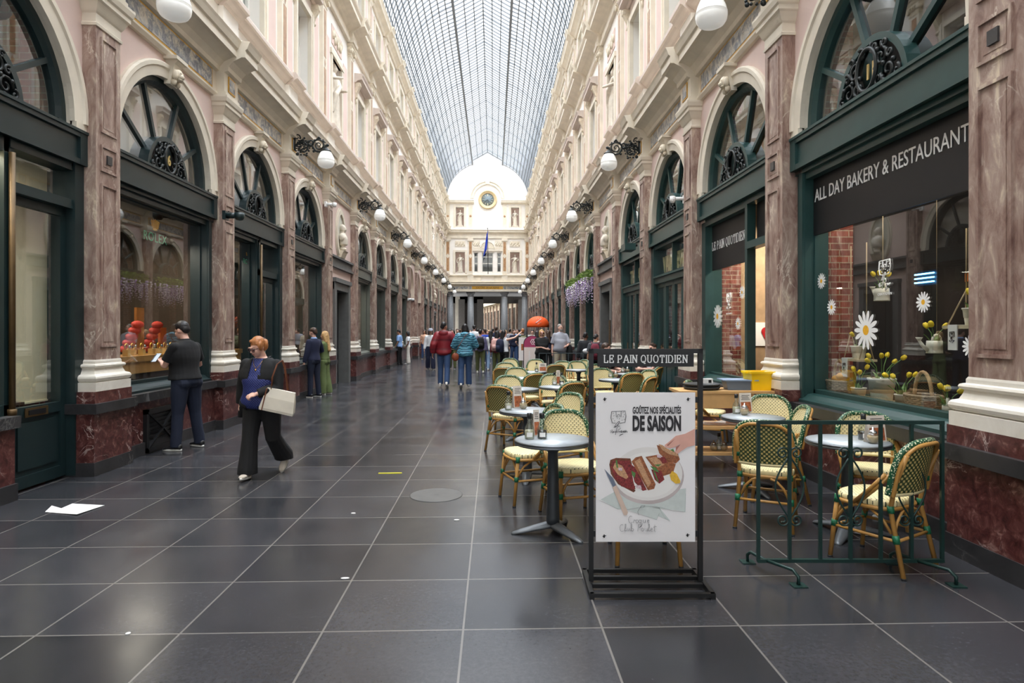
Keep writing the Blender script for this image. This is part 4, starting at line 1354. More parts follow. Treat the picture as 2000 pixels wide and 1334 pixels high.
# ---- stone figures
def statue_mesh(f, vox=0.02, plinth=True):
    mb = MB()
    torso(mb, f, 0.02)
    headparts(mb, f, True)
    B = lambda c, r: mb.ball(f.Hd(c), r, 12, 8)
    B((0, 0.03, 1.67), (0.09, 0.1, 0.1)); B((0, 0.1, 1.62), (0.05, 0.05, 0.06))
    for i, (S, E_, W) in enumerate(f.arm):
        mb.tube([S, E_, W, W + (W - E_).normalized() * 0.14], [0.066, 0.055, 0.04, 0.03], 10)
    rings = []
    for z, r in ((0.0, 0.25), (0.25, 0.22), (0.55, 0.2), (0.85, 0.2), (1.0, 0.18)):
        rings.append([((r + 0.022 * cos(9 * a + z * 2)) * cos(a), (r * 0.78 + 0.022 * cos(9 * a)) * sin(a), z) for a in [2 * pi * j / 48 for j in range(48)]])
    mb.loft(rings)
    mb.tube([f.T((0.2, -0.08, 1.4)), f.T((0.0, -0.18, 1.15)), f.T((-0.2, -0.14, 0.9)), (-0.26, -0.06, 0.45)], [0.05, 0.06, 0.07, 0.05], 8)
    return remesh(mb, vox, 'statue', [STATUE], 2)
sA = statue_mesh(Fig(arms=(((0.28, -0.2, 1.15), (1, 1, 0)), ((-0.2, -0.2, 1.3), (-1, 0.5, -0.5))), head=(0.4, 0.1), side=0.05))
sB = statue_mesh(Fig(arms=(((0.16, -0.24, 1.2), (1, 1, 0)), ((-0.33, -0.08, 0.95), (-1, 1, 0))), head=(-0.3, 0.1), side=-0.05))
pl = MB(); pl.box(-0.3, 0.3, -0.24, 0.24, 0, 0.12); PLM = pl.mesh('plinth', [STATUE])
def statue(me, label, loc, rotz, sc, group):
    t = thing('statue', label, 'statue', loc, rotz, group)
    link('plinth', PLM, t)
    o = link('figure', me, t, (0, 0, 0.12)); o.scale = (sc, sc, sc)
    return t
for q, (z, nm, sc) in {(-1, 0): (7.45, 'lower left', 0.98), (1, 0): (7.45, 'lower right', 0.98), (-1, 1): (12.05, 'upper left', 0.88), (1, 1): (12.05, 'upper right', 0.88)}.items():
    statue(sA if q[0] * (q[1] - 0.5) < 0 else sB, f'white stone figure standing in the {nm} niche of the end wall', (XC + q[0] * (2.72 if z < 9 else 2.75), YEND + 0.2, z), 0, sc, 'statues of the end wall')
for s, side in SIDES:
    for k, wh in ((3, 'nearer to the camera'), (12, 'farther down the gallery')):
        t = statue(sA if s < 0 else sB, f'draped stone figure in the upper-storey niche of the {side} wall, {wh}', (XC + s * (HU + 0.12), PY(k) + BAY / 2, 7.4), -s * pi / 2 + (pi if False else 0), 1.22, 'statues of the side walls')
        t.rotation_euler = (0, 0, -pi / 2 if s > 0 else pi / 2)
        p = MB(); d = lambda a: -s * a
        p.box(d(-0.42), d(-0.40), -0.56, 0.56, 7.3, 9.7, 0)
        p.box(d(-0.06), d(0.06), -0.75, 0.75, 9.65, 9.8, 1)
        p.box(d(-0.06), d(0.04), -0.7, -0.554, 7.4, 9.65, 1); p.box(d(-0.06), d(0.04), 0.554, 0.7, 7.4, 9.65, 1)
        p.box(d(-0.02), d(0.02), -0.6, 0.6, 10.0, 10.55, 0)
        for j in range(10):
            p.ball((d(0.03), -0.5 + 0.11 * j, 10.27 + 0.1 * sin(j * 2.3)), (0.05, 0.09, 0.13), 6, 5, 2)
        struct(p.build(f'trim_{101 + k + (0 if s < 0 else 40)}', [PINK, CREAM, CARVED], None, (XC + s * HU, PY(k) + BAY / 2, 0)))
# ---- busts in oval niches above the stone doorways, and the doorways
def bust_mesh():
    f = Fig(); mb = MB()
    headparts(mb, f, True); torso(mb, f, 0.02, 1.14)
    mb.ball(f.Hd((0, 0.03, 1.67)), (0.09, 0.1, 0.1)); mb.ball(f.Hd((0, 0.11, 1.64)), (0.05, 0.05, 0.06))
    mb.tube([(0, 0, 1.0), (0, 0, 1.1), (0, 0, 1.2)], [0.12, 0.07, 0.1], 12)
    for q in (-1, 1): mb.ball((q * 0.17, 0, 1.36), (0.08, 0.09, 0.12))
    return remesh(mb, 0.016, 'bust', [STATUE], 2)
BUST = bust_mesh()
for s, side in SIDES:
    d = lambda a: -s * a
    for k, wh in ((3, 'nearer to the camera'), (12, 'far down the gallery')):
        ym = PY(k) + BAY / 2
        p = MB()
        n = 28
        for (r0, r1, a) in ((0.42, 0.52, 0.06), (0.52, 0.56, 0.03)):
            for j in range(n):
                P = [(d(a), r * cos(t), 4.5 + 1.42 * r * sin(t)) for r, t in ((r0, 2 * pi * j / n), (r1, 2 * pi * j / n), (r1, 2 * pi * (j + 1) / n), (r0, 2 * pi * (j + 1) / n))]
                Q = [(d(-0.02), y, z) for x, y, z in P]
                i = [p.pt(v) for v in P + Q]
                p.face(i[:4], 0); p.face((i[0], i[3], i[7], i[4]), 0); p.face((i[1], i[5], i[6], i[2]), 0)
        p.face([p.pt((d(0.012), 0.43 * cos(2 * pi * j / n), 4.5 + 0.61 * sin(2 * pi * j / n))) for j in range(n)], 1)
        p.prism([(d(0), 3.75), (d(0.1), 3.8), (d(0.16), 3.95), (d(0.2), 4.0), (d(0), 4.02)], -0.25, 0.25, 2)
        p.box(d(0.0), d(0.1), -1.42, 1.42, 3.44, 3.5, 3); p.box(d(0.0), d(0.04), -1.42, 1.42, 3.5, 3.74, 3); p.box(d(0.0), d(0.1), -1.42, 1.42, 3.72, 3.78, 3)
        p.box(d(0.0), d(0.14), -1.0, 1.0, 3.02, 3.14, 3)
        for q in (-1, 1): p.box(d(-0.25), d(0.1), q * 0.73, q * 0.98, 0, 3.04, 3)
        p.box(d(-0.25), d(0.08), -0.98, 0.98, 2.8, 3.04, 3)
        struct(p.build(f'trim_{160 + k + (0 if s < 0 else 20)}', [CREAM, REVEAL, CARVED, GREYSTONE], None, (XC + s * HW, ym, 0)))
        t = thing('bust', f'white bust in an oval niche of the {side} wall, {wh}', 'bust', (XC + s * (HW - 0.1), ym, 4.02), (-pi / 2 if s > 0 else pi / 2), 'busts over the doorways')
        link('figure', BUST, t, (0, 0, -0.98))
        dr = MB()
        dr.box(d(-0.22), d(-0.28), -0.74, 0.74, 0.02, 2.8, 0)
        for q in (-1, 1):
            dr.box(d(-0.2), d(-0.23), min(q * 0.1, q * 0.64), max(q * 0.1, q * 0.64), 0.2, 0.9, 1); dr.box(d(-0.2), d(-0.23), min(q * 0.1, q * 0.64), max(q * 0.1, q * 0.64), 1.05, 2.65, 1)
        struct(dr.build(f'door_{k + (0 if s < 0 else 20)}', [GREEND, BLACK], None, (XC + s * HW, ym, 0)))

# ---- wall lamps on scrolled brackets
OPAL = mat('opal_glass', rgb(240, 240, 236), 0.18, vary=0.01, emit=0.12)  # faint glow added to whiten the globes
lb = MB()
def sp(c, r0, r1, a0, tn, fl, w=0.034):
    pts = spiral(c, r0, r1, a0, tn, 26, 'xz', fl)
    lb.tube(pts, [w * (1 - 0.6 * k / 26) for k in range(27)], 6, 0)
# x runs out from the wall, z up
lb.tube([(0, 0, -0.12), (0, 0, 0.4)], 0.05, 8, 0)
sp((0.28, 0, -0.02), 0.24, 0.03, pi * 0.9, 1.6, -1); sp((0.10, 0, 0.36), 0.11, 0.02, -0.6, 1.3, 1, 0.028)
lb.tube([(0.48, 0, 0.08), (0.56, 0, 0.06), (0.62, 0, 0.08)], 0.045, 6, 0)
sp((0.60, 0, 0.16), 0.11, 0.02, pi * 1.2, 1.2, -1, 0.028)
sp((0.86, 0, 0.08), 0.23, 0.03, pi, 1.7, -1)
lb.tube([(0.63, 0, 0.05), (0.75, 0, -0.13), (0.9, 0, -0.16), (1.02, 0, -0.08), (1.1, 0, 0.06), (1.16, 0, 0.08)], [0.03, 0.034, 0.034, 0.03, 0.03, 0.02], 6, 0)
for c, r in (((0.86, 0, 0.35), 0.045), ((1.17, 0, 0.08), 0.055), ((0.42, 0, -0.28), 0.05), ((0.1, 0, -0.24), 0.06), ((0.5, 0, 0.2), 0.05), ((0.68, 0, -0.14), 0.045), ((0.3, 0, 0.26), 0.05), ((1.02, 0, 0.22), 0.04), ((0.35, 0, 0.33), 0.04)):
    lb.ball(c, (r, 0.035, r), 8, 6, 0)
for j in range(14):
    a = j * 0.45
    lb.ball((0.28 + 0.25 * cos(a), 0.0, -0.02 + 0.25 * sin(a)), (0.035, 0.03, 0.035), 6, 4, 0)
    lb.ball((0.86 + 0.24 * cos(a), 0.0, 0.08 + 0.24 * sin(a)), (0.03, 0.028, 0.03), 6, 4, 0)
lb.tube([(1.12, 0, 0.05), (1.12, 0, -0.16)], 0.016, 6, 0)
for j in range(40):
    a = j * 0.9
    lb.ball((0.28 + 0.15 * cos(a) + 0.02 * j / 4 - 0.1, 0.02 * (-1) ** j, -0.02 + 0.15 * sin(a) + 0.06 * (j % 3)), (0.05, 0.02, 0.03), 6, 4, 0)
BRK = lb.mesh('bracket', [IRON])
BRK.transform(Matrix.Diagonal((0.62, 0.75, 0.62, 1)))
g = MB(); g.lathe([(0.02, -0.1), (0.05, -0.13), (0.09, -0.17), (0.115, -0.185), (0.115, -0.205), (0.0, -0.205)], 16, (0.69, 0, 0.11)); GAL = g.mesh('gallery_cap', [IRON])
g = MB()
pr = [(0.0, -0.2), (0.10, -0.2), (0.135, -0.25), (0.165, -0.32), (0.183, -0.385), (0.186, -0.392), (0.180, -0.397), (0.187, -0.412), (0.183, -0.418), (0.186, -0.43), (0.178, -0.48), (0.15, -0.525), (0.10, -0.552), (0.05, -0.562), (0.0, -0.565)]
g.lathe(pr, 24, (0.69, 0, 0.11)); GLB = g.mesh('globe', [OPAL])
for s, side in SIDES:
    for j, k in enumerate(range(0, NB, 2)):
        t = thing('wall_lamp', f'white globe lamp on scrolled iron bracket, {ORD[j]} from the front on the {side}', 'lamp', (XC + s * 3.84, PY(k), 5.67), 0 if s < 0 else pi, f'globe lamps of the {side} wall')
        for nm, me in (('bracket', BRK), ('gallery_cap', GAL), ('globe', GLB)): link(nm, me, t)
# ================================================================== special shop fronts
def on_plane(px, py, X):
    t = (px - 1000) / FPX
    Y = (X * _c - t * X * _s) / (_s + t * _c)
    d = X * _s + Y * _c
    return Vector((X, Y, EYE + (647 - py) * d / FPX))
XL = lambda a: XC - a
XR = lambda a: XC + a
RR, RL = (pi / 2, 0, -pi / 2), (pi / 2, 0, pi / 2)     # facing the gallery from the right / left wall
PAPER = mat('white_paper', rgb(236, 234, 230), 0.7, vary=0.02)
TXTW = mat('white_lettering', rgb(240, 240, 238), 0.5, vary=0.0)
BANDK = mat('black_fascia', rgb(17, 17, 19), 0.5, vary=0.05)
BRASS = mat('brass', rgb(92, 72, 44), 0.45, 0.5, vary=0.15)
BLINDW = mat('cream_blind', rgb(234, 224, 190), 0.8, vary=0.02)
def leaf_door(s, k, name, ya, yb, z0, z1, glass, mats, a0=-0.12, rails=(), panels=()):
    """door leaf: stiles and rails round glass openings, panels below; y local to the bay"""
    d = lambda a: -s * a
    t = sempty(name, (XC + s * HW, PY(k) + BAY / 2, 0))
    f = MB()
    w = 0.085
    f.box(d(a0), d(a0 - 0.06), ya, ya + w, z0, z1); f.box(d(a0), d(a0 - 0.06), yb - w, yb, z0, z1)
    f.box(d(a0), d(a0 - 0.06), ya + w, yb - w, z0, z0 + 0.12); f.box(d(a0), d(a0 - 0.06), ya + w, yb - w, z1 - 0.09, z1)
    f.box(d(a0), d(a0 - 0.06), ya + w, yb - w, glass[0] - 0.1, glass[0])
    f.box(d(a0 - 0.02), d(a0 - 0.05), ya + w, yb - w, z0 + 0.12, glass[0] - 0.1)
    f.box(d(a0 - 0.005), d(a0 - 0.05), ya + w + 0.05, yb - w - 0.05, z0 + 0.18, glass[0] - 0.16)
    f.build('door_frame', [mats], t)
    g = MB(); x = d(a0 - 0.03)
    g.poly([(x, ya + w, glass[0]), (x, yb - w, glass[0]), (x, yb - w, z1 - 0.09), (x, ya + w, z1 - 0.09)])
    g.build('door_pane', [PANE], t, fix=False)
    return t
# left, nearest bay: a curtained display window beside a door
wl = WIN[-1, -1]
P = [(-1.25, 0.36, 0.9, 3.33)]
f = MB()
for (p_, q_) in ((-1.42, -1.25), (0.30, 0.36)): f.box(0.0, -0.1, p_, q_, 0.8, 3.46)
f.box(0.0, -0.1, -1.42, 0.36, 0.8, 0.9); f.box(0.0, -0.1, -1.42, 0.36, 3.3, 3.46)
f.build('shop_frame', [GREEND], wl)
g = MB(); g.poly([(-0.06, -1.25, 0.9), (-0.06, 0.31, 0.9), (-0.06, 0.31, 3.3), (-0.06, -1.25, 3.3)]); g.build('pane', [PANE], wl, fix=False)
f = MB(); f.box(0.02, -0.3, 1.27, 1.42, 0.02, 3.46); f.box(-0.0, -0.25, 0.38, 1.3, 2.94, 3.04); f.box(0, -0.25, 0.38, 1.3, 3.36, 3.455); f.box(-0.02, -0.12, 0.37, 0.45, 0.02, 3.45)
f.build('door_surround', [GREEND], wl)
g = MB(); g.poly([(-0.1, 0.45, 3.04), (-0.1, 1.27, 3.04), (-0.1, 1.27, 3.36), (-0.1, 0.45, 3.36)]); g.build('door_light', [PANE], wl, fix=False)
f = MB(); f.tube([(0.03, 0.36, 0.84), (0.03, 0.36, 3.3)], 0.028, 10); f.tube([(0.03, 0.36, 0.8), (0.03, 0.36, 0.86)], 0.04, 10); f.build('corner_post', [BRASS], wl)
dl = leaf_door(-1, -1, 'door_1', 0.45, 1.27, 0.03, 2.94, (0.84, 2.9), GREEND, -0.08)
f = MB(); f.box(-0.075, -0.065, 0.66, 0.98, 0.735, 0.825, 0); f.box(-0.07, -0.058, 0.7, 0.94, 0.755, 0.805, 1); f.build('letter_slot', [BRASS, BLACK], dl)
t = thing('window_blind', 'pale cream blind drawn across the first shop window on the left', 'blind', (XL(4.34), PY(-1) + BAY / 2, 0.86))
f = MB(); f.box(-0.01, 0.01, -1.5, 1.5, 0.0, 2.55); f.build('cloth', [BLINDW], t)
for i in range(2):
    f = MB(); f.box(-0.012, 0.02, -1.5, 1.3, -0.02 if i == 0 else 2.53, 0.0 if i == 0 else 2.56); f.build('rail', [BLINDW], t)
t = thing('display_tray', 'small dark wooden tray behind the glass of the left door', 'tray', (XL(4.26), 6.32, 0.86))
f = MB(); f.box(-0.07, 0.07, -0.14, 0.16, 0, 0.025); f.build('tray', [mat('dark_wood', rgb(70, 46, 30), 0.5)], t)
t2 = thing('picture_card', 'small tan card with a jewel, propped on the dark tray behind the left door', 'card', (XL(4.29), 6.25, 0.885), 0)
f = MB(); f.poly([(0.05, -0.06, 0), (0.05, 0.07, 0), (0.0, 0.07, 0.15), (0.0, -0.06, 0.15)]); f.poly([(0.045, -0.06, 0), (0.045, 0.07, 0), (-0.005, 0.07, 0.15), (-0.005, -0.06, 0.15)]); f.build('card', [mat('tan_card', rgb(176, 138, 96), 0.6)], t2, fix=False)
f = MB(); f.ball((0.03, 0.0, 0.09), (0.01, 0.02, 0.02), 8, 6); f.build('jewel', [GOLD], t2)
def area(name, loc, rot, size, size_y, power, col=(1, 0.9, 0.75)):  # fixtureless lights, put in to brighten the shop interiors
    L = bpy.data.lights.new(name, 'AREA'); L.shape = 'RECTANGLE'; L.size = size; L.size_y = size_y; L.energy = power; L.color = col
    o = bpy.data.objects.new(name, L); COL.objects.link(o); o.location = loc; o.rotation_euler = rot
    return o
area('display_light', (XL(4.26), PY(-1) + BAY / 2 + 0.1, 3.40), (0, radians(-18), 0), 0.08, 2.8, 34)
for s_, k_, num_ in ((-1, 0, '16'), (1, -1, '11')):
    o = link('house_number', text_mesh(num_, 0.2, 0.006, mat('gilt_number', rgb(214, 184, 120), 0.5), sx=0.85, bold=0.005), WIN[s_, k_], (s_ * 0.02, 0, 3.965), RR if s_ > 0 else RL)
# blinds behind the left fanlights, lightened to imitate reflections in the panes
for k in (0, 1, 2):
    t = thing('fanlight_blind', f'blind lightened to imitate pane reflections, behind the {ORD[k + 1]} round fanlight on the left', 'blind', (XL(4.36), PY(k) + BAY / 2, 3.9), 0)
    f = MB(); N = 20
    A = [f.pt((0.0, 1.28 * cos(pi * j / N), 1.28 * sin(pi * j / N))) for j in range(N + 1)] + [f.pt((0.0, -1.28, -0.14)), f.pt((0.0, 1.28, -0.14))]
    f.face(A)
    o = f.build('fabric', [mat('reflection_pale_blind', rgb(226, 216, 210), 0.8, vary=0.08, scale=2)], t, fix=False)
    o.modifiers.new('t', 'SOLIDIFY').thickness = 0.01
# left second Rolex-type window with its door
wl = WIN[-1, 1]
P = [(-1.25, 0.0, 0.9, 3.33)]
link('shop_frame', front_frame(-1, GREEND, 0.8, P, ya=-1.42, yb=0.12, post=0.1), wl); link('pane', pane_mesh(-1, P), wl); link('sill', sill_mesh(-1, GREEND, -1.42, 0.1), wl)
f = MB(); f.box(0.02, -0.3, 1.17, 1.42, 0.02, 3.46); f.box(0.04, -0.05, 1.2, 1.3, 0.02, 3.46); f.box(0, -0.25, 0.12, 1.2, 2.7, 2.82); f.box(0, -0.25, 0.12, 1.2, 3.36, 3.46); f.box(0.0, -0.25, 0.12, 0.2, 0.02, 3.46); f.box(-0.05, -0.2, 0.2, 1.17, 0.0, 0.03)
f.build('door_surround', [GREEND], wl)
g = MB(); g.poly([(-0.15, 0.2, 2.82), (-0.15, 1.17, 2.82), (-0.15, 1.17, 3.36), (-0.15, 0.2, 3.36)]); g.build('door_light', [PANE], wl, fix=False)
f = MB(); f.tube([(0.04, 0.13, 0.84), (0.04, 0.13, 3.3)], 0.025, 10); f.build('corner_post', [BRASS], wl)
leaf_door(-1, 1, 'door_2', 0.2, 1.17, 0.03, 2.7, (0.84, 2.6), GREEND, -0.08)

# right, nearest bay: bakery window with its black fascia
wr = WIN[1, -1]
bkx = XR(4.19)
t = thing('shop_fascia', 'black fascia with white capitals across the top of the big bakery window', 'sign', (bkx, PY(-1) + BAY / 2, 2.68))
f = MB(); f.box(-0.012, 0.012, -1.25, 1.25, 0, 0.66); f.build('panel', [BANDK], t)
link('lettering', text_mesh('ALL DAY BAKERY & RESTAURANT', 0.2, 0.003, TXTW, sx=0.755), t, (-0.014, 0.07, 0.375), RR)
# right second bay: window, black fascia and an open door
wr = WIN[1, 0]
P = [(-0.38, 1.25, 0.9, 3.33)]
f = MB()
for (p_, q_) in ((-0.46, -0.38), (1.25, 1.42)): f.box(0.02, 0.14 if p_ < 0 else 0.3, p_, q_, 0.8, 3.455)
f.box(0.02, 0.14, -0.38, 1.25, 3.33, 3.45); f.box(0.1, 0.16, -0.38, 1.25, 0.86, 0.93)
f.build('shop_frame', [GREEN], wr); link('pane', pane_mesh(1, P), wr); link('sill', sill_mesh(1, GREEN, -0.52, 1.42), wr)
f = MB(); f.box(0.02, 0.14, -1.42, -1.34, 0.02, 3.46); f.box(0.01, 0.15, -1.34, -0.46, 2.74, 2.84); f.box(0.01, 0.15, -1.34, -0.46, 3.36, 3.455)
f.build('door_surround', [GREEN], wr)
t = thing('shop_fascia', 'black fascia with white serif name over the bakery doorway window', 'sign', (XR(4.19), PY(0) + BAY / 2 + 0.41, 2.6))
f = MB(); f.box(-0.012, 0.012, -0.82, 0.82, 0, 0.73); f.build('panel', [BANDK], t)
t2 = thing('shop_fascia', 'plain black panel above the open bakery door', 'panel', (XR(4.19), PY(0) + BAY / 2 - 0.86, 2.84))
f = MB(); f.box(-0.012, 0.012, -0.33, 0.33, 0, 0.52); f.build('panel', [BANDK], t2)
# slab-serif capitals drawn as strokes, for the bakery's name
SER = {'L': ([[(0, 0), (0, 1)], [(0, 0), (.55, 0), (.55, .25)]], .62, [(0, 1)]), 'E': ([[(0, 0), (0, 1)], [(0, 1), (.56, 1), (.56, .78)], [(0, .52), (.38, .52)], [(.38, .64), (.38, .4)], [(0, 0), (.58, 0), (.58, .24)]], .68, []),
       'P': ([[(0, 0), (0, 1)], [(0, 1), (.36, 1), (.52, .92), (.58, .74), (.52, .56), (.36, .48), (0, .48)]], .66, [(0, 0)]), 'A': ([[(0, 0), (.36, 1), (.42, 1), (.78, 0)], [(.13, .32), (.65, .32)]], .8, [(0, 0), (.78, 0)]),
       'I': ([[(0.05, 0), (0.05, 1)]], .12, [(.05, 0), (.05, 1)]), 'N': ([[(0, 0), (0, 1), (.62, 0), (.62, 1)]], .68, [(0, 0), (0, 1), (.62, 1)]),
       'Q': ([[(.38 + .38 * cos(2 * pi * j / 20), .5 + .5 * sin(2 * pi * j / 20)) for j in range(21)], [(.28, .12), (.42, .18), (.55, -.12), (.72, -.1)]], .82, []),
       'U': ([[(0, 1), (0, .3), (.08, .08), (.3, 0), (.52, .08), (.6, .3), (.6, 1)]], .68, [(0, 1), (.6, 1)]), 'O': ([[(.38 + .38 * cos(2 * pi * j / 20), .5 + .5 * sin(2 * pi * j / 20)) for j in range(21)]], .82, []),
       'T': ([[(.32, 0), (.32, 1)], [(0, .76), (0, 1), (.64, 1), (.64, .76)]], .7, [(.32, 0)]), 'D': ([[(0, 0), (0, 1), (.34, 1), (.58, .88), (.7, .5), (.58, .12), (.34, 0), (0, 0)]], .76, [])}
def serif_mesh(txt, h, depth, m, w=0.15):
    mb = MB(); x = 0
    for ch in txt:
        if ch == ' ': x += 0.42; continue
        st, adv, srf = SER[ch]
        for line in st:
            for (a, b) in zip(line, line[1:]):
                A, B = Vector((x + a[0], a[1], 0)), Vector((x + b[0], b[1], 0))
                dd = (B - A); L = dd.length
                if L < 1e-6: continue
                dd /= L
                vert = abs(dd.y) > 0.75
                ww = w if vert else w * 0.62
                if len(line) > 12: ww = w * (0.62 + 0.38 * abs(dd.y))
                mb.bar((A - dd * w * 0.22) * h, (B + dd * w * 0.22) * h, ww * h, depth)
        for (sx_, sy_) in srf:
            mb.bar(Vector((x + sx_ - 0.17, sy_, 0)) * h, Vector((x + sx_ + 0.17, sy_, 0)) * h, w * 0.6 * h, depth)
        x += adv + 0.3
    me = mb.mesh('lettering', [m], fix=False)
    me.transform(Matrix.Translation((-(x - 0.3) * h / 2, 0, 0)))
    return me, (x - 0.3) * h
me, wd = serif_mesh('LE PAIN QUOTIDIEN', 0.115, 0.004, TXTW)
o = link('lettering', me, t, (-0.015, 0.13, 0.33), RR); o.scale = (1.34 / wd, 1.1, 1)
# bread-slice emblem with the script name, as outline strokes; u to the right, v up
def emblem(mb, o3, ux, sc, r, m=0):
    P = lambda u, v: (o3[0] + ux[0] * u * sc, o3[1] + ux[1] * u * sc, o3[2] + v * sc)
    def st(pts, w=1.0, closed=False): mb.tube([P(*p) for p in pts], r * w, 5, m, closed=closed)
    st([(-.5, .95), (.5, 1.0), (.55, .6), (.48, .15), (.1, .1)], 1.2); st([(-.5, .95), (-.55, .5), (-.45, .12), (-.2, .1)], 1.2)
    st([(-.18, .97), (-.16, .55), (.2, .57), (.2, .99)]); st([(-.08, .56)] + [(.02 + .1 * cos(pi - pi * j / 6), .6 + .14 * sin(pi * j / 6)) for j in range(7)])
    st([(-.1 + .2 * cos(a) * .75 + .1 * sin(a), .02 + .19 * sin(a) + .12 * cos(a)) for a in [2 * pi * j / 16 for j in range(16)]], 1.1, True)
    for (u, v) in ((-.4, .8), (-.35, .62), (-.42, .4), (-.3, .25), (.3, .85), (.42, .7), (.33, .55), (.42, .35), (.25, .3), (.05, .4), (-.1, .45), (.38, .9)): st([(u, v), (u + .04, v + .05)])
    st([(-.55, -.62), (-.6, -.45), (-.45, -.35), (-.5, -.55), (-.42, -.62), (-.3, -.5)], .8)
    st([(-.22, -.75), (-.1, -.2), (.08, -.12), (.15, -.3), (-.05, -.42)], .9); st([(-.35, -.2), (-.1, -.1), (.05, -.1)], .8)
    st([(.25, -.42), (.15, -.5), (.2, -.6), (.3, -.45), (.32, -.6), (.4, -.42), (.4, -.58), (.47, -.42), (.48, -.58), (.55, -.4), (.6, -.5)], .8)
    st([(.05, -.85), (.35, -.68), (.1, -.75)], .8)
def decal(label, px, py, X, sc, txt=True):
    p = on_plane(px, py, X)
    t = thing('window_emblem', label, 'emblem', p)
    mb = MB(); emblem(mb, (-0.006, 0, 0), (0, -1), sc, 0.0034 * sc / 0.11); mb.build('outline', [TXTW], t)
    link('lettering', text_mesh('QUOTIDIEN', sc * 0.22, 0.001, TXTW, space=1.2), t, (-0.006, 0, -1.12 * sc), RR)
GX = XR(HW + 0.165)
decal('white bread-slice emblem with script name on the big bakery window', 1729, 540, GX, 0.155)
decal('white bread-slice emblem on the narrow pane beside the bakery door', 1424, 592, GX, 0.155)
# daisies stuck on the glass
DY = mat('daisy_yellow', rgb(236, 176, 40), 0.6)
fm = MB()
for j in range(14):
    a = 2 * pi * j / 14
    ps = []
    for (u, v) in ((0.18, -0.05), (0.4, -0.1), (0.75, -0.12), (0.95, -0.07), (1.0, 0), (0.95, 0.07), (0.75, 0.12), (0.4, 0.1), (0.18, 0.05)):
        ps.append((0, -(u * cos(a) - v * sin(a)), u * sin(a) + v * cos(a)))
    fm.poly(ps, 0)
N = 16
fm.poly([(-0.01, -0.25 * cos(2 * pi * j / N), 0.25 * sin(2 * pi * j / N)) for j in range(N)], 1)
DAISY = fm.mesh('daisy', [TXTW, DY], fix=False)
for (px, py, h, lab) in ((1604, 549, 32, 'small white daisy sticker near the top left brick pier of the bakery window'), (1624, 600, 32, 'small white daisy sticker lower on the brick pier side of the bakery window'), (1691, 645, 78, 'largest white daisy sticker on the bakery window'), (1803, 590, 42, 'medium white daisy sticker below the blue neon bars'), (1896, 677, 46, 'medium white daisy sticker below the hanging shelf by the near pillar'),
                         (1401, 618, 46, 'tall white daisy sticker at the far edge of the bakery door pane'), (1441, 632, 25, 'small white daisy sticker low on the bakery door pane'), (1449, 571, 26, 'small white daisy sticker high on the bakery door pane')):
    p = on_plane(px, py, GX - 0.005)
    r = h / 2 * (p.x * _s + p.y * _c) / FPX
    t = thing('daisy_sticker', lab, 'sticker', p)
    o = link('daisy', DAISY, t); o.scale = (0.1, r, r)
# theatre doors (two bays) with lettering behind their transom lights
for k, word, lab in ((1, 'VAUDEVILLE', 'second'), (2, 'THEATRE', 'third')):
    wr = WIN[1, k]
    d = lambda a: -a
    f = MB()
    for q in (-1, 1): f.box(d(-0.0), d(-0.3), min(q * 1.42, q * 1.22), max(q * 1.42, q * 1.22), 0.0, 3.46)
    f.box(d(-0.02), d(-0.25), -1.22, 1.22, 2.62, 2.78); f.box(d(0.02), d(-0.2), -1.25, 1.25, 2.74, 2.78); f.box(d(-0.02), d(-0.25), -1.22, 1.22, 3.36, 3.46); f.box(d(-0.06), d(-0.2), -0.03, 0.03, 2.78, 3.36)
    f.build('door_surround', [GREEN], wr)
    g = MB(); g.poly([(0.14, -1.22, 2.78), (0.14, 1.22, 2.78), (0.14, 1.22, 3.36), (0.14, -1.22, 3.36)]); g.build('transom_pane', [PANE], wr, fix=False)
    for j in range(4):
        ya = -1.22 + 0.61 * j
        dd = leaf_door(1, k, f'door_{30 + k * 4 + j}', ya + 0.005, ya + 0.605, 0.02, 2.62, (1.0, 2.5), GREEN, -0.08)
        f = MB(); f.tube([(-0.0, ya + 0.12, 1.12), (0.0, ya + 0.49, 1.12)], 0.014, 8); f.box(0.04, 0.05, ya + 0.1, ya + 0.18, 1.0, 1.3)
        for yy in (0.12, 0.49): f.tube([(0, ya + yy, 1.12), (0.08, ya + yy, 1.12)], 0.012, 6)
        f.build('push_bar', [BRASS], dd)
    ts = thing('theatre_sign', f'cream and gold capitals reading {word} behind a transom light on the right', 'sign', (XR(4.215), PY(k) + BAY / 2, 2.86))
    me = text_mesh(word, 0.46, 0.02, mat('cream_letters', rgb(246, 234, 176), 0.5), sx=0.78 if k == 1 else 0.95, bold=0.012)
    o = link('lettering', me, ts, (0, 0, 0), RR)
    g = MB(); g.box(0.3, 0.32, -1.25, 1.25, -0.1, 0.5); g.build('backing', [mat('brown_backing', rgb(92, 70, 52), 0.7)], ts)
    g = MB(); g.box(0.5, 0.52, -1.3, 1.3, -2.85, -0.15); g.build('curtain', [mat('lobby_drape', rgb(96, 62, 52), 0.9)], ts)
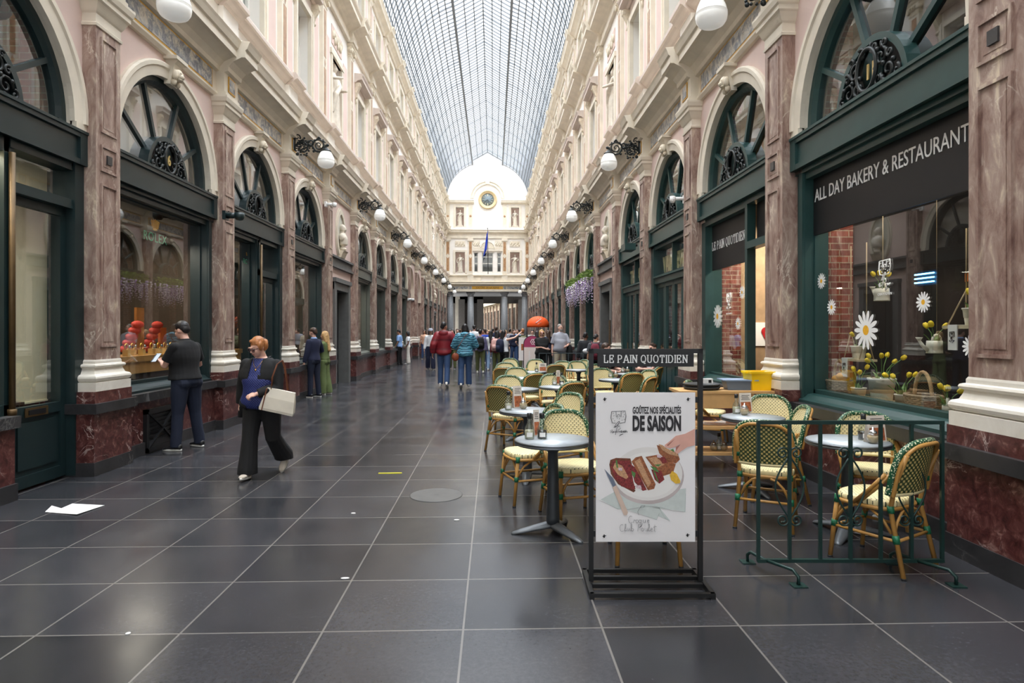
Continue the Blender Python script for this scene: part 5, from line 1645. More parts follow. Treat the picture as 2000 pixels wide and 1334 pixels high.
# ------------------------------------------------------------------ things in the bakery window
SX_ = 3.86
t = thing('window_shelf', 'long pale wooden display shelf inside the big bakery window', 'shelf', (XR(4.5), PY(-1) + BAY / 2, 0.84))
f = MB(); f.box(-0.28, 0.25, -1.42, 1.42, 0, 0.035); f.build('board', [WOODSILL], t)
f = MB(); f.box(-0.26, -0.24, -1.4, 1.4, -0.1, 0.0); f.build('front_rail', [WOODSILL], t)
ZS = 0.875
ENAMEL = mat('white_enamel', rgb(226, 222, 208), 0.35, vary=0.04)
TULIP = mat('yellow_tulip', rgb(232, 204, 40), 0.55, vary=0.12)
LEAF = mat('tulip_leaf', rgb(92, 128, 62), 0.55, vary=0.2)
def tulips(t, n, z0, spread, hgt, seed, tilt=(0, 0)):
    R = random.Random(seed)
    st = MB()
    for j in range(n):
        a = 2 * pi * j / n + R.uniform(-.4, .4)
        e = spread * R.uniform(0.5, 1.1); h = hgt * R.uniform(0.75, 1.1)
        tip = Vector((e * cos(a) + tilt[0] * h, e * sin(a) + tilt[1] * h, z0 + h * (1 - 0.35 * abs(tilt[1]))))
        st.tube([(0.02 * cos(a), 0.02 * sin(a), z0 - 0.03), (tip.x * 0.45, tip.y * 0.45, z0 + (tip.z - z0) * 0.65), tip], 0.004, 5)
        dirv = (tip - Vector((tip.x * 0.45, tip.y * 0.45, z0 + (tip.z - z0) * 0.65))).normalized()
        R3 = dirv.to_track_quat('Z', 'Y').to_matrix()
        b_ = MB()
        for q in range(3):
            an = 2 * pi * q / 3
            b_.ball(dirv * 0.022 + R3 @ Vector((0.007 * cos(an), 0.007 * sin(an), 0)), (0.017, 0.017, 0.03), 8, 6, 0, R3)
        b_.build('blossom', [TULIP], t, tip)
    st.build('stem', [LEAF], t)
    for j in range(n):
        a = 2 * pi * (j + 0.5) / n
        l = MB(); h = hgt * R.uniform(0.4, 0.75)
        pts = []
        for u in range(6):
            v = u / 5; w = 0.022 * sin(pi * (0.12 + 0.88 * v)) if v < 1 else 0.001
            c = Vector((cos(a) * (0.02 + spread * 0.8 * v * v), sin(a) * (0.02 + spread * 0.8 * v * v), z0 - 0.02 + h * v))
            pts.append([l.pt(c + Vector((-sin(a) * w, cos(a) * w, 0))), l.pt(c + Vector((cos(a) * 0.006, sin(a) * 0.006, -0.004))), l.pt(c - Vector((-sin(a) * w, cos(a) * w, 0)))])
        for A, B in zip(pts, pts[1:]):
            l.face((A[0], A[1], B[1], B[0]), 0, True); l.face((A[1], A[2], B[2], B[1]), 0, True)
        l.build('leaf', [LEAF], t, fix=False)
def pot(label, loc, r, h, n, spread, hgt, seed, **kw):
    t = thing('tulip_pot', label, 'potted flowers', loc)
    p = MB(); p.lathe([(r * 0.68, 0), (r * 0.72, 0.004), (r * 0.82, h * 0.45), (r * 0.84, h * 0.47), (r * 0.86, h * 0.45), (r * 0.96, h * 0.9), (r * 1.04, h * 0.93), (r * 1.04, h), (r * 0.94, h), (r * 0.9, h * 0.8), (0, h * 0.78)], 20)
    p.build('pot', [ENAMEL], t)
    tulips(t, n, h * 0.8, spread, hgt, seed, **kw)
    return t
def on_shelf(px, a, z=ZS):
    X = XR(a); tt = (px - 1000) / FPX
    return (X, (X * _c - tt * X * _s) / (_s + tt * _c), z)
pot('small white pot with one tulip on the window shelf, near the brick pier', on_shelf(1677, 4.42), 0.075, 0.13, 3, 0.07, 0.22, 1)
pot('large white enamel bucket of yellow tulips on the window shelf', on_shelf(1722, 4.42), 0.125, 0.26, 6, 0.16, 0.26, 2)
pot('small white pot of yellow tulips beside the near wicker basket', on_shelf(1762, 4.36), 0.065, 0.14, 4, 0.12, 0.22, 3)
WICK = mat('grey_wicker', rgb(150, 132, 108), 0.8, vary=0.3, scale=60, bmp=0.8)
WICKL = mat('pale_wicker', rgb(186, 152, 112), 0.75, vary=0.2, scale=40, bmp=0.4)
def basket(label, loc, w, dpt, h, hh):
    t = thing('wicker_basket', label, 'basket', loc)
    p = MB()
    for j in range(9):
        z = h * (j + 0.5) / 9; e = 0.84 + 0.18 * (z / h)
        p.tube([(dpt * e * cos(2 * pi * q / 36), w * e * sin(2 * pi * q / 36), z + 0.006 * (1 if (q + j) % 2 else -1)) for q in range(36)], h / 15, 5, 0, closed=True)
    p.lathe([(0, 0), (0.8, 0.0), (0.82, 0.012), (0.98, h * 0.97), (0.9, h * 0.9), (0.78, 0.02), (0, 0.02)], 24, sx=dpt, sy=w)
    p.build('bowl', [WICK], t)
    p = MB(); p.tube([(dpt * cos(2 * pi * q / 30), w * sin(2 * pi * q / 30), h) for q in range(30)], 0.014, 6, closed=True); p.build('rim', [WICK], t)
    p = MB(); p.tube([(0.0, 0.62 * w * cos(pi * q / 14), h * 0.8 + hh * sin(pi * q / 14)) for q in range(15)], 0.016, 8); p.build('handle', [WICKL], t)
    return t
basket('grey wicker basket with a tall pale handle at the near end of the window shelf', on_shelf(1803, 4.40), 0.185, 0.12, 0.15, 0.24)
bt = basket('grey wicker basket half behind reflections by the brick pier', on_shelf(1640, 4.45), 0.2, 0.13, 0.17, 0.26)
t = thing('yellow_cloth', 'folded yellow cloth lying in the wicker basket by the brick pier', 'cloth', on_shelf(1642, 4.43, ZS + 0.17))
p = MB(); p.ball((0, 0, 0.02), (0.08, 0.14, 0.05), 12, 8); p.ball((-0.02, -0.06, 0.05), (0.06, 0.07, 0.05), 10, 6); p.build('cloth', [mat('yellow_cloth', rgb(226, 160, 44), 0.8)], t)
def can(label, loc, r, h, rotz, lie=False, flow=3, seed=1):
    t = thing('watering_can', label, 'watering can', loc, rotz)
    p = MB(); p.lathe([(r, 0), (r * 0.98, 0.01), (r * 0.96, h * 0.5), (r * 0.98, h * 0.52), (r * 0.92, h), (r * 0.86, h), (r * 0.84, h * 0.7), (0, h * 0.68)], 20); p.build('body', [ENAMEL], t)
    p = MB(); p.tube([(0, r * 0.9, h * 0.25), (0, r * 1.6, h * 0.6), (0, r * 2.1, h * 1.02)], [0.02, 0.015, 0.012], 8); p.lathe([(0.012, 0), (0.03, 0.03), (0, 0.03)], 10, (0, r * 2.1, h * 1.0)); p.build('spout', [ENAMEL], t)
    p = MB(); p.tube([(0, r * 0.6 * cos(pi * j / 10) - r * 0.3, h * 0.95 + h * 0.5 * sin(pi * j / 10)) for j in range(11)], 0.012, 6); p.build('handle', [ENAMEL], t)
    tulips(t, flow, h * 0.8, 0.07, 0.15, seed)
    if lie: t.rotation_euler = (radians(65), 0, rotz)
    return t
def hung(t, top_z, pts, r=0.004):
    p = MB()
    for q in pts: p.tube([q[0], q[1]], r, 5)
    p.build('cord', [mat('jute_cord', rgb(176, 156, 124), 0.9)], t)
p = on_plane(1722, 588, XR(4.55))
c1 = can('white watering can of tulips hanging behind the emblem in the bakery window', p, 0.075, 0.13, 0.0, flow=3, seed=5)
hung(c1, 0, [((0, -0.02, 0.19), (0, -0.02, 0.95))])
p = on_plane(1825, 690, XR(4.4))
c2 = can('white watering can of tulips hanging low in front of the dark room', p, 0.065, 0.11, pi * 0.5, flow=3, seed=6)
hung(c2, 0, [((0, -0.02, 0.16), (0, -0.02, 1.6))], 0.002)
c3 = can('little white can tipped over with tulips on the near end of the shelf', on_shelf(1851, 4.33, ZS + 0.02), 0.042, 0.1, -0.6, lie=False, flow=4, seed=8)
def hang_shelf(label, px, py, a, w, rope):
    p = on_plane(px, py, XR(a))
    t = thing('hanging_shelf', label, 'shelf', p)
    b_ = MB(); b_.box(-0.1, 0.1, -w, w, -0.012, 0.012); b_.build('board', [mat('pale_wood', rgb(206, 190, 158), 0.6)], t)
    hung(t, 0, [((0.08 * e, q * w * 0.85, 0.0), (0, q * w * (0.85 if rope > 0.9 else 0.1), 0.3)) for q in (-1, 1) for e in (-1, 1)] + [((0, q * w * (0.85 if rope > 0.9 else 0.1), 0.3), (0, q * w * (0.85 if rope > 0.9 else 0.1), 0.3 + rope)) for q in (-1, 1)], 0.006)
    return p
p = hang_shelf('pale wooden shelf hung on cords beside the brick pier in the bakery window', 1677, 703, 4.5, 0.17, 0.95)
pot('white pot with a drooping plant on the hanging shelf by the brick pier', (p.x, p.y, p.z + 0.013), 0.08, 0.14, 2, 0.07, 0.14, 11)
p2 = hang_shelf('pale wooden shelf hung on one rope at the near end of the bakery window', 1890, 639, 4.38, 0.15, 0.5)
pot('white pot of tulips on the hanging shelf at the near end of the window', (p2.x, p2.y - 0.06, p2.z + 0.013), 0.075, 0.14, 3, 0.06, 0.16, 12)
for (p_, lab, off) in ((p, 'white printed napkin draped over the hanging shelf by the brick pier', 0.08), (p2, 'white printed napkin draped over the near hanging shelf', 0.02)):
    t = thing('printed_napkin', lab, 'napkin', (p_.x - 0.112, p_.y + off, p_.z + 0.014))
    f = MB(); f.prism([(-0.0, -0.2), (0.008, -0.2), (0.01, 0.0), (0.12, 0.0), (0.12, 0.006), (0.0, 0.006)], -0.05, 0.05); f.build('cloth', [PAPER], t)
    f = MB(); emblem(f, (-0.004, 0, -0.1), (0, -1), 0.05, 0.002); f.build('print', [BLACK], t)
t = thing('neon_sign', 'three short horizontal bars of blue neon in the dark bakery room', 'neon sign', on_plane(1805, 543, XR(5.2)))
for j in range(3):
    f = MB(); f.tube([(0, -0.15, 0.045 * (j - 1)), (0, 0.15, 0.045 * (j - 1))], 0.008, 8); f.build('tube', [glow_mat(f'blue_neon_{j}', (0.1, 0.45, 1.0), 6.0)], t)
f = MB(); f.box(0.02, 0.03, -0.17, 0.17, -0.08, 0.08); f.build('backing', [BLACK], t)
t = thing('price_card', 'small orange card clipped to a cord in the bakery window', 'card', on_plane(1895, 541, XR(4.4)))
f = MB(); f.box(-0.002, 0.002, -0.055, 0.055, -0.035, 0.035); f.build('card', [mat('orange_card', rgb(238, 122, 30), 0.6)], t)
f = MB(); f.box(-0.006, 0.006, -0.05, 0.0, 0.03, 0.042); f.build('clothes_peg', [WOODSILL], t)
for (px, py, lab) in ((1903, 512, 'small warm bulb pendant behind the orange card'),):
    t = thing('pendant_bulb', lab, 'lamp', on_plane(px, py + 10, XR(5.0)))
    f = MB(); f.ball((0, 0, 0), 0.03, 10, 8); f.build('bulb', [glow_mat('warm_bulb', (1, 0.62, 0.25), 6)], t)
    f = MB(); f.tube([(0, 0, 0.03), (0, 0, 2.6)], 0.004, 5); f.build('cord', [BLACK], t)
# inside the room: tables, a bench and a counter
DARKW = mat('dark_walnut', rgb(58, 38, 28), 0.5, vary=0.2)
for i, (x, y) in enumerate(((5.3, 5.2), (5.4, 6.5))):
    t = thing('restaurant_table', f'dark wooden table in the bakery room, {("nearer the front pillar", "nearer the brick pier")[i]}', 'table', (x, y, 0.02))
    f = MB(); f.box(-0.4, 0.4, -0.35, 0.35, 0.72, 0.76); f.build('tabletop', [DARKW], t)
    for q in (-1, 1):
        for e in (-1, 1):
            f = MB(); f.box(q * 0.34 - 0.03, q * 0.34 + 0.03, e * 0.3 - 0.03, e * 0.3 + 0.03, 0, 0.72); f.build('leg', [DARKW], t)
t = thing('bakery_counter', 'glass-fronted bakery counter seen through the open door', 'counter', (4.95, 9.75, 0.02))
f = MB(); f.box(-0.4, 0.5, -0.85, 0.6, 0, 0.85); f.build('body', [mat('counter_wood', rgb(150, 110, 74), 0.5)], t)
f = MB(); f.box(-0.4, 0.5, -0.85, 0.6, 1.28, 1.31); f.build('top', [BRASS], t)
for zz in (1.05,):
    f = MB(); f.box(-0.38, 0.48, -0.83, 0.58, zz, zz + 0.01); f.build('shelf', [BRASS], t)
f = MB(); f.poly([(-0.4, -0.85, 0.85), (-0.4, 0.6, 0.85), (-0.4, 0.6, 1.28), (-0.4, -0.85, 1.28)]); f.build('pane', [PANE], t, fix=False)
for j in range(6):
    b_ = tag(MB().ball((0, 0, 0.03), (0.06, 0.04, 0.035), 10, 6).build('pastry', [mat('baked_crust', rgb(196, 130, 66), 0.6)], None, (4.75, 9.05 + 0.24 * j, 0.875)), f'golden pastry in the bakery counter, {ORD[j]} from the near end', 'pastry', 'pastries in the counter')
t = thing('pendant_lamp', 'round warm pendant lamp inside the open bakery door', 'lamp', (4.55, 9.9, 1.95))
f = MB(); f.lathe([(0.02, 0.18), (0.1, 0.12), (0.16, 0.0), (0.15, 0.0), (0.09, 0.1), (0, 0.14)], 18); f.build('shade', [BRASS], t)
f = MB(); f.ball((0, 0, 0.02), 0.05, 10, 8); f.build('bulb', [glow_mat('warm_bulb_b', (1, 0.7, 0.4), 10)], t)
f = MB(); f.tube([(0, 0, 0.18), (0, 0, 4.0)], 0.006, 5); f.build('cord', [BLACK], t)
t = thing('wall_notice', 'white notice with a red map-pin symbol on the bakery back wall', 'notice', (4.85, 10.56, 1.35))
f = MB(); f.box(-0.5, 0.5, 0, 0.02, 0, 0.4); f.build('board', [PAPER], t)
f = MB(); f.ball((-0.2, -0.01, 0.25), (0.07, 0.005, 0.07), 12, 8); f.prism([(-0.26, 0.22), (-0.14, 0.22), (-0.2, 0.1)], -0.012, -0.008); f.build('pin', [mat('pin_red', rgb(190, 30, 36), 0.5)], t)
area('bakery_light', (4.9, 9.4, 3.4), (0, 0, 0), 1.0, 1.4, 60)
area('bakery_window_fill', (XR(4.55), PY(-1) + BAY / 2, 3.3), (0, radians(-12), 0), 0.15, 2.4, 14)  # added to brighten the white pots, no such lamp visible
area('bakery_room_light', (5.6, 5.8, 3.4), (0, 0, 0), 1.2, 1.6, 5)

# ------------------------------------------------------------------ jeweller's window on the left
ROLG = mat('deep_green', rgb(28, 72, 56), 0.5)
OAK = mat('honey_oak', rgb(176, 128, 70), 0.45, vary=0.12, scale=5)
GX2 = XL(HW + 0.18)
def crown(t, sc):
    f = MB()
    pts = []
    for j in range(5):
        u = (j - 2) / 2
        tip = (u * 0.8, 1.0 - 0.12 * abs(u))
        f.bar((0.0, u * 0.35 * sc, 0.25 * sc), (0.0, tip[0] * sc * 0.72, tip[1] * sc), 0.16 * sc, 0.004)
        f.ball((0, tip[0] * sc * 0.72, tip[1] * sc), (0.003, 0.09 * sc, 0.09 * sc), 8, 6)
    f.ball((0, 0, 0.16 * sc), (0.004, 0.42 * sc, 0.12 * sc), 14, 8)
    f.build('crown', [mat('crown_gold', rgb(232, 174, 46), 0.4)], t)
GRL = mat('green_letters', rgb(40, 170, 120), 0.5)
for (px, py, sc, lab) in ((303, 452, 0.16, 'gold crown emblem with green capitals high on the first jeweller window on the left'), (484, 505, 0.12, 'gold crown emblem with green capitals on the second jeweller window on the left')):
    t = thing('window_emblem', lab, 'emblem', on_plane(px, py, GX2))
    crown(t, sc)
    me = text_mesh('ROLEX', sc * 1.15, 0.001, GRL, space=1.12)
    o = link('lettering', me, t, (0.004, 0, -0.95 * sc), RL)
for k, y0, y1 in ((0, -1.3, 1.3), (1, -1.3, 0.0)):
    t = thing('display_counter', f'honey oak display counter in the {ORD[k]} jeweller window on the left', 'display counter', (XL(4.62), PY(k) + BAY / 2, 0.02))
    f = MB(); f.box(-0.3, 0.3, y0, y1, 1.16, 1.24); f.build('top', [OAK], t)
    f = MB(); f.box(-0.28, 0.28, y0 + 0.03, y1 - 0.03, 1.0, 1.16); f.build('drawer_front', [OAK], t)
    f = MB(); f.box(-0.2, 0.25, y0 + 0.1, y1 - 0.1, 0, 1.0); f.build('body', [DARKW], t)
SILV = mat('steel', rgb(190, 190, 190), 0.25, 0.9)
def watch(label, loc, g):
    t = thing('watch_stand', label, 'watch', loc, 0, g)
    f = MB(); f.box(-0.035, 0.035, -0.035, 0.035, 0, 0.085); f.build('block', [mat('gilt_block', rgb(214, 180, 110), 0.4)], t)
    f = MB(); f.tube([(0, 0.04 * cos(2 * pi * j / 18), 0.125 + 0.042 * sin(2 * pi * j / 18)) for j in range(18)], 0.01, 6, closed=True); f.build('bracelet', [GOLD], t)
    f = MB(); f.lathe([(0.024, 0), (0.024, 0.01), (0, 0.01)], 14, (0.04, 0, 0.125), 0, 'x'); f.build('dial', [SILV], t)
for j, px in enumerate((247, 259, 277, 296, 310, 322, 334)):
    a = 4.45 + 0.08 * (j % 2)
    p = on_shelf.__wrapped__ if False else None
    X = XL(a); tt = (px - 1000) / FPX
    watch(f'gold watch on a small block, {ORD[j]} from the near end of the first jeweller counter', (X, (X * _c - tt * X * _s) / (_s + tt * _c), 1.26), 'watches on the jeweller counter')
REDF = mat('coral_red', rgb(206, 66, 48), 0.6, vary=0.2)
for j, (px, z, hgt, col) in enumerate(((252, 1.45, 0.45, REDF), (292, 1.4, 0.5, REDF), (317, 1.45, 0.4, mat('orange_show', rgb(222, 108, 48), 0.6)), (272, 1.5, 0.7, mat('amber_case', rgb(170, 110, 50), 0.5)))):
    X = XL(4.85); tt = (px - 1000) / FPX
    y = (X * _c - tt * X * _s) / (_s + tt * _c)
    t = thing('shop_display', f'{("coral red fan-shaped", "large coral red pleated", "orange square", "tall amber lit")[j]} display panel behind the watches', 'display', (X, y, 1.26))
    f = MB()
    if j in (0, 1):
        for q in range(5):
            f.ball((0.02 * q, 0.04 * (q - 2), 0.08 + 0.09 * q), (0.05, 0.16, 0.06), 10, 6)
    else:
        f.box(-0.02, 0.02, -0.1, 0.1, 0, hgt)
    f.build('panel', [col], t)
SPOT = glow_mat('spot_glow', (1, 0.86, 0.62), 14)
for j, (px, py) in enumerate(((262, 465), (288, 467), (311, 478), (333, 485), (278, 498), (252, 492))):
    p = on_plane(px, py, XL(5.4 + 0.35 * (j % 3)))
    t = thing('ceiling_spot', f'small round warm ceiling spot in the jeweller shop, {ORD[j]} of six', 'lamp', p)
    f = MB(); f.lathe([(0.06, 0), (0.06, 0.03), (0, 0.03)], 14); f.build('lens', [SPOT], t)
    f = MB(); f.lathe([(0.062, 0.0), (0.09, 0.0), (0.09, 0.06), (0.062, 0.06)], 14); f.build('ring', [SILV], t)
area('jeweller_light', (XL(4.75), PY(0) + BAY / 2, 3.0), (0, 0, 0), 0.4, 2.0, 18)
area('jeweller_light_b', (XL(4.75), PY(1) + BAY / 2 - 0.5, 3.0), (0, 0, 0), 0.4, 1.0, 10)
area('shop_fill_c', (XL(5.2), PY(2) + BAY / 2, 3.2), (0, 0, 0), 0.8, 2.0, 20)  # added fill light without a fixture
area('shop_fill_d', (XL(5.2), PY(4) + BAY / 2, 3.2), (0, 0, 0), 0.8, 2.0, 30)  # another added fill, no lamp visible in this shop
# displays in the later left windows
for j, (px, col, lab) in enumerate(((697, rgb(226, 110, 40), 'orange hanging display in a shop window beyond the left stone doorway'), (746, rgb(226, 120, 60), 'orange display in the second window beyond the left stone doorway'))):
    X = XL(4.7); tt = (px - 1000) / FPX; y = (X * _c - tt * X * _s) / (_s + tt * _c)
    t = thing('hanging_display', lab, 'display', (X, y, 1.6))
    f = MB()
    f.lathe([(0.3, 1.1), (0.34, 1.2), (0.3, 1.35), (0.1, 1.4), (0.05, 1.35)], 14, (0, 0, -0.1))
    for q in range(5): f.tube([(0.22 * cos(q * 1.26), 0.22 * sin(q * 1.26), 1.05), (0.18 * cos(q * 1.26), 0.18 * sin(q * 1.26), 0.1)], 0.04, 6)
    f.build('ribbon', [mat(f'display_orange_{j}', col, 0.6, vary=0.2)], t)

# ------------------------------------------------------------------ small wall things
t = thing('vent_grille', 'dark iron vent grille low in the red marble under the jeweller window', 'vent', (XL(3.98), 8.62, 0.0))
f = MB(); f.box(0, 0.05, -0.38, -0.32, 0.02, 0.58); f.box(0, 0.05, 0.32, 0.38, 0.02, 0.58); f.box(0, 0.05, -0.38, 0.38, 0.52, 0.58); f.box(0, 0.05, -0.38, 0.38, 0.02, 0.08); f.build('frame', [BLACK], t)
f = MB()
for j in range(8): f.box(0.005, 0.02, -0.32, 0.32, 0.1 + 0.052 * j, 0.125 + 0.052 * j)
f.box(0.0, 0.004, -0.33, 0.33, 0.06, 0.54); f.build('louvre', [BLACK], t)
f = MB(); f.bar((0.04, -0.34, 0.54), (0.06, 0.0, 0.3), 0.03, 0.02); f.bar((0.04, 0.34, 0.54), (0.06, 0.0, 0.3), 0.03, 0.02); f.bar((0.04, -0.34, 0.06), (0.06, 0.0, 0.3), 0.03, 0.02); f.bar((0.04, 0.34, 0.06), (0.06, 0.0, 0.3), 0.03, 0.02); f.build('brace', [BLACK], t)
def camera_dome(label, loc, s, col, r=0.06):
    t = thing('security_camera', label, 'camera', loc)
    f = MB(); f.tube([(-s * 0.16, 0, 0.0), (0.0, 0, 0.0)], r * 0.6, 10); f.box(-s * 0.2, -s * 0.15, -0.07, 0.07, -0.07, 0.07); f.build('mount', [col], t)
    f = MB(); f.lathe([(0, 0.05), (r, 0.04), (r, -0.03), (r * 0.7, -0.07), (0, -0.08)], 14, (s * 0.05, 0, 0)); f.build('dome', [col], t)
camera_dome('dark green dome camera on the second pillar of the left wall', (XL(3.62), 10.3, 3.48), 1, GREEND, 0.08)
camera_dome('white dome camera under a capital on the left wall', (XL(3.75), 16.9, 5.0), 1, TXTW, 0.06)
camera_dome('white bullet camera beside the capital over the theatre doors', (XR(3.78), PY(1) + 0.32, 3.95), -1, TXTW, 0.05)
camera_dome('small white camera on the transom of a window far along the left wall', (XL(3.8), PY(8) - 0.25, 3.3), 1, TXTW, 0.1)
t = thing('floodlight', 'dark green box floodlight beside the pillar between the theatre doors', 'floodlight', (XR(3.60), PY(2) + 0.12, 3.5), 0)
f = MB(); f.box(-0.12, 0.12, -0.28, 0.16, -0.09, 0.06); f.build('housing', [GREEN], t); f = MB(); f.tube([(0.1, 0, 0.02), (0.22, 0, 0.05)], 0.025, 8); f.build('bracket', [BLACK], t)
t = thing('wall_plaque', 'tall narrow brass plaque on the stone jamb of the right doorway', 'plaque', (XR(3.94), PY(3) + BAY / 2 - 0.86, 1.2))
f = MB(); f.box(-0.02, 0.0, -0.09, 0.09, 0, 0.72); f.build('plate', [BRASS], t)
f = MB()
for j in range(7): f.box(-0.024, -0.02, -0.06, 0.06, 0.12 + 0.07 * j, 0.14 + 0.07 * j)
f.build('inscription', [mat('engraved', rgb(90, 70, 40), 0.6)], t)
for j, k in enumerate(BLANK[-1]):
    t = thing('poster_case', f'tall framed poster in the {("first", "second")[j]} pink blind niche on the left', 'poster', (XL(4.28), PY(k) + BAY / 2, 0.9))
    f = MB(); f.box(0, 0.05, -0.65, 0.65, 0, 1.9); f.build('case', [BLACK], t)
    f = MB(); f.box(0.05, 0.055, -0.58, 0.58, 0.06, 1.0); f.build('lower_sheet', [mat('poster_purple', rgb(120, 60, 120), 0.5, vary=0.5, scale=4) if j == 0 else BLACK], t)
    f = MB(); f.box(0.05, 0.055, -0.58, 0.58, 1.0, 1.84); f.build('upper_sheet', [mat('poster_dark', rgb(70, 50, 44), 0.5, vary=0.5, scale=4) if j == 0 else mat('poster_pale', rgb(190, 196, 200), 0.5, vary=0.2)], t)
# wisteria garlands over two right-hand shop windows
for k, lab in ((4, 'nearer the stone doorway'), (5, 'farther along')):
    t = thing('wisteria_garland', f'garland of green leaves and lilac wisteria over a right-hand shop window, {lab}', 'garland', (XR(3.8), PY(k) + BAY / 2, 2.6))
    R = random.Random(k)
    f = MB()
    for j in range(420):
        c = Vector((R.uniform(-0.15, 0.12), R.uniform(-1.3, 1.3), R.uniform(0.72, 1.08))); a, b_ = R.uniform(0, 6.3), R.uniform(-0.6, 0.6)
        u = Vector((cos(a) * cos(b_), sin(a) * cos(b_), sin(b_))) * 0.09; v = u.cross(Vector((R.random(), R.random(), R.random()))).normalized() * 0.03
        f.poly([c - u, c + v, c + u, c - v], 0)
    tag(f.build('foliage', [mat('garland_leaf', rgb(146, 172, 96), 0.6, vary=0.3)], t, fix=False), kind='stuff')
    f = MB()
    for j in range(60):
        y, x = R.uniform(-1.3, 1.3), R.uniform(-0.16, 0.1); L = R.uniform(0.45, 0.85)
        q = R.choice((0, 0, 1, 2))
        for i in range(9):
            v = i / 8
            f.ball((x + R.uniform(-.03, .03), y + R.uniform(-.03, .03), 0.8 - L * v), (0.035 * (1.1 - v * 0.7),) * 3, 5, 4, q)
    tag(f.build('blossoms', [mat('lilac', rgb(222, 208, 234), 0.7, vary=0.15), mat('pale_pink', rgb(246, 236, 240), 0.7), mat('violet', rgb(196, 168, 218), 0.7)], t, fix=False), kind='stuff')
# coloured posters inside two right-hand windows and a green light strip
for j, (px, z0, z1, col, lab) in enumerate(((1150, 1.3, 2.4, rgb(150, 60, 110), 'purple and red poster in a window behind the right-hand boys'), (1167, 1.5, 2.2, rgb(230, 80, 40), 'orange-red paper strip in the window behind the right-hand boys'))):
    X = XR(4.32); tt = (px - 1000) / FPX; y = (X * _c - tt * X * _s) / (_s + tt * _c)
    t = tag(MB().box(-0.01, 0.01, -0.25 + 0.1 * j, 0.25 - 0.1 * j, 0, z1 - z0).build('window_poster', [mat(f'poster_col_{j}', col, 0.6, vary=0.4, scale=5)], None, (X, y, z0)), lab, 'poster')
t = tag(MB().tube([(0, 0, 0), (0, 0, 1.4)], 0.035, 8).build('light_strip', [glow_mat('mint_glow', (0.35, 1.0, 0.7), 1.6)], None, (XR(4.3), PY(6) + 0.55, 1.5)), 'upright mint-green light strip in a right-hand window', 'light')
# ================================================================== cafe terrace
BAMB = mat('bamboo_tube', rgb(176, 130, 66), 0.4, vary=0.15, scale=14)
BIND = mat('green_binding', rgb(24, 104, 70), 0.45, vary=0.12, scale=60, bmp=0.6)
def weave(name, base, dot, ax, f, thr, sharp=0.06, rough=0.5):
    m, nt, b = new_mat(name)
    tc = node(nt, 'TexCoord'); sp_ = node(nt, 'SeparateXYZ')
    nt.links.new(tc.outputs['Object'], sp_.inputs[0])
    def sn(o, ff, ph=0.0):
        a = node(nt, 'Math', operation='MULTIPLY_ADD'); nt.links.new(o, a.inputs[0]); a.inputs[1].default_value = ff; a.inputs[2].default_value = ph
        q = node(nt, 'Math', operation='SINE'); nt.links.new(a.outputs[0], q.inputs[0]); return q.outputs[0]
    mu = node(nt, 'Math', operation='MULTIPLY')
    nt.links.new(sn(sp_.outputs[ax[0]], f), mu.inputs[0]); nt.links.new(sn(sp_.outputs[ax[1]], f), mu.inputs[1])
    col = ramp(nt, mu.outputs[0], [(max(0, thr - sharp), base), (thr + sharp, dot)])
    nt.links.new(col, b.inputs['Base Color'])
    b.inputs['Roughness'].default_value = rough
    bump(nt, b, mu.outputs[0], 0.35, 0.006)
    return m
CRM, DKG = rgb(236, 221, 170), rgb(40, 52, 34)
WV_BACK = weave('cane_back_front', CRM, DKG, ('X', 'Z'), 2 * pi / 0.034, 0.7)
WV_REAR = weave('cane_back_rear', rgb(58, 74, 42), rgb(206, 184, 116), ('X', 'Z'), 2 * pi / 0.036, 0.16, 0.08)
WV_SEAT = weave('cane_seat', CRM, DKG, ('X', 'Y'), 2 * pi / 0.034, 0.72)
m, nt, b = new_mat('checked_rim')
tc = node(nt, 'TexCoord'); ck_ = node(nt, 'TexChecker', Scale=52.0)
nt.links.new(tc.outputs['Object'], ck_.inputs['Vector'])
ck_.inputs['Color1'].default_value = (*rgb(24, 92, 60), 1); ck_.inputs['Color2'].default_value = (*rgb(150, 190, 140), 1)
vo = node(nt, 'TexVoronoi', Scale=75.0); nt.links.new(tc.outputs['Object'], vo.inputs['Vector'])
nt.links.new(ramp(nt, vo.outputs['Distance'], [(0.28, rgb(232, 226, 190)), (0.40, rgb(20, 80, 50))]), b.inputs['Base Color'])
b.inputs['Roughness'].default_value = 0.45
RIMM = m
def ztop(x, n=3.2): return 0.62 + 0.26 * max(0.0, 1 - abs(x / 0.226) ** n) ** (1 / n)
def yb(x, z): return 0.245 - 1.15 * x * x + 0.2 * (z - 0.53)
CH = {}
f = MB()
NX, NZ = 18, 8
for side_, off, mi in ((0, -0.011, 0), (1, 0.011, 1)):
    g = []
    for i in range(NX + 1):
        x = -0.225 + 0.45 * i / NX
        zt = ztop(x)
        g.append([f.pt((x, yb(x, 0.53 + (zt - 0.53) * j / NZ) + off, 0.53 + (zt - 0.53) * j / NZ)) for j in range(NZ + 1)])
    for i in range(NX):
        for j in range(NZ): f.face((g[i][j], g[i + 1][j], g[i + 1][j + 1], g[i][j + 1]), mi, True)
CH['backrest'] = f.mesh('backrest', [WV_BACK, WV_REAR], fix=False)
outline = []
for j in range(9): outline.append((-0.226, 0.53 + 0.09 * j / 8))
for j in range(1, 24):
    t = pi - pi * j / 24
    outline.append((0.226 * (1 if cos(t) > 0 else -1) * abs(cos(t)) ** (2 / 3.2), 0.62 + 0.26 * sin(t) ** (2 / 3.2)))
for j in range(9): outline.append((0.226, 0.62 - 0.09 * j / 8))
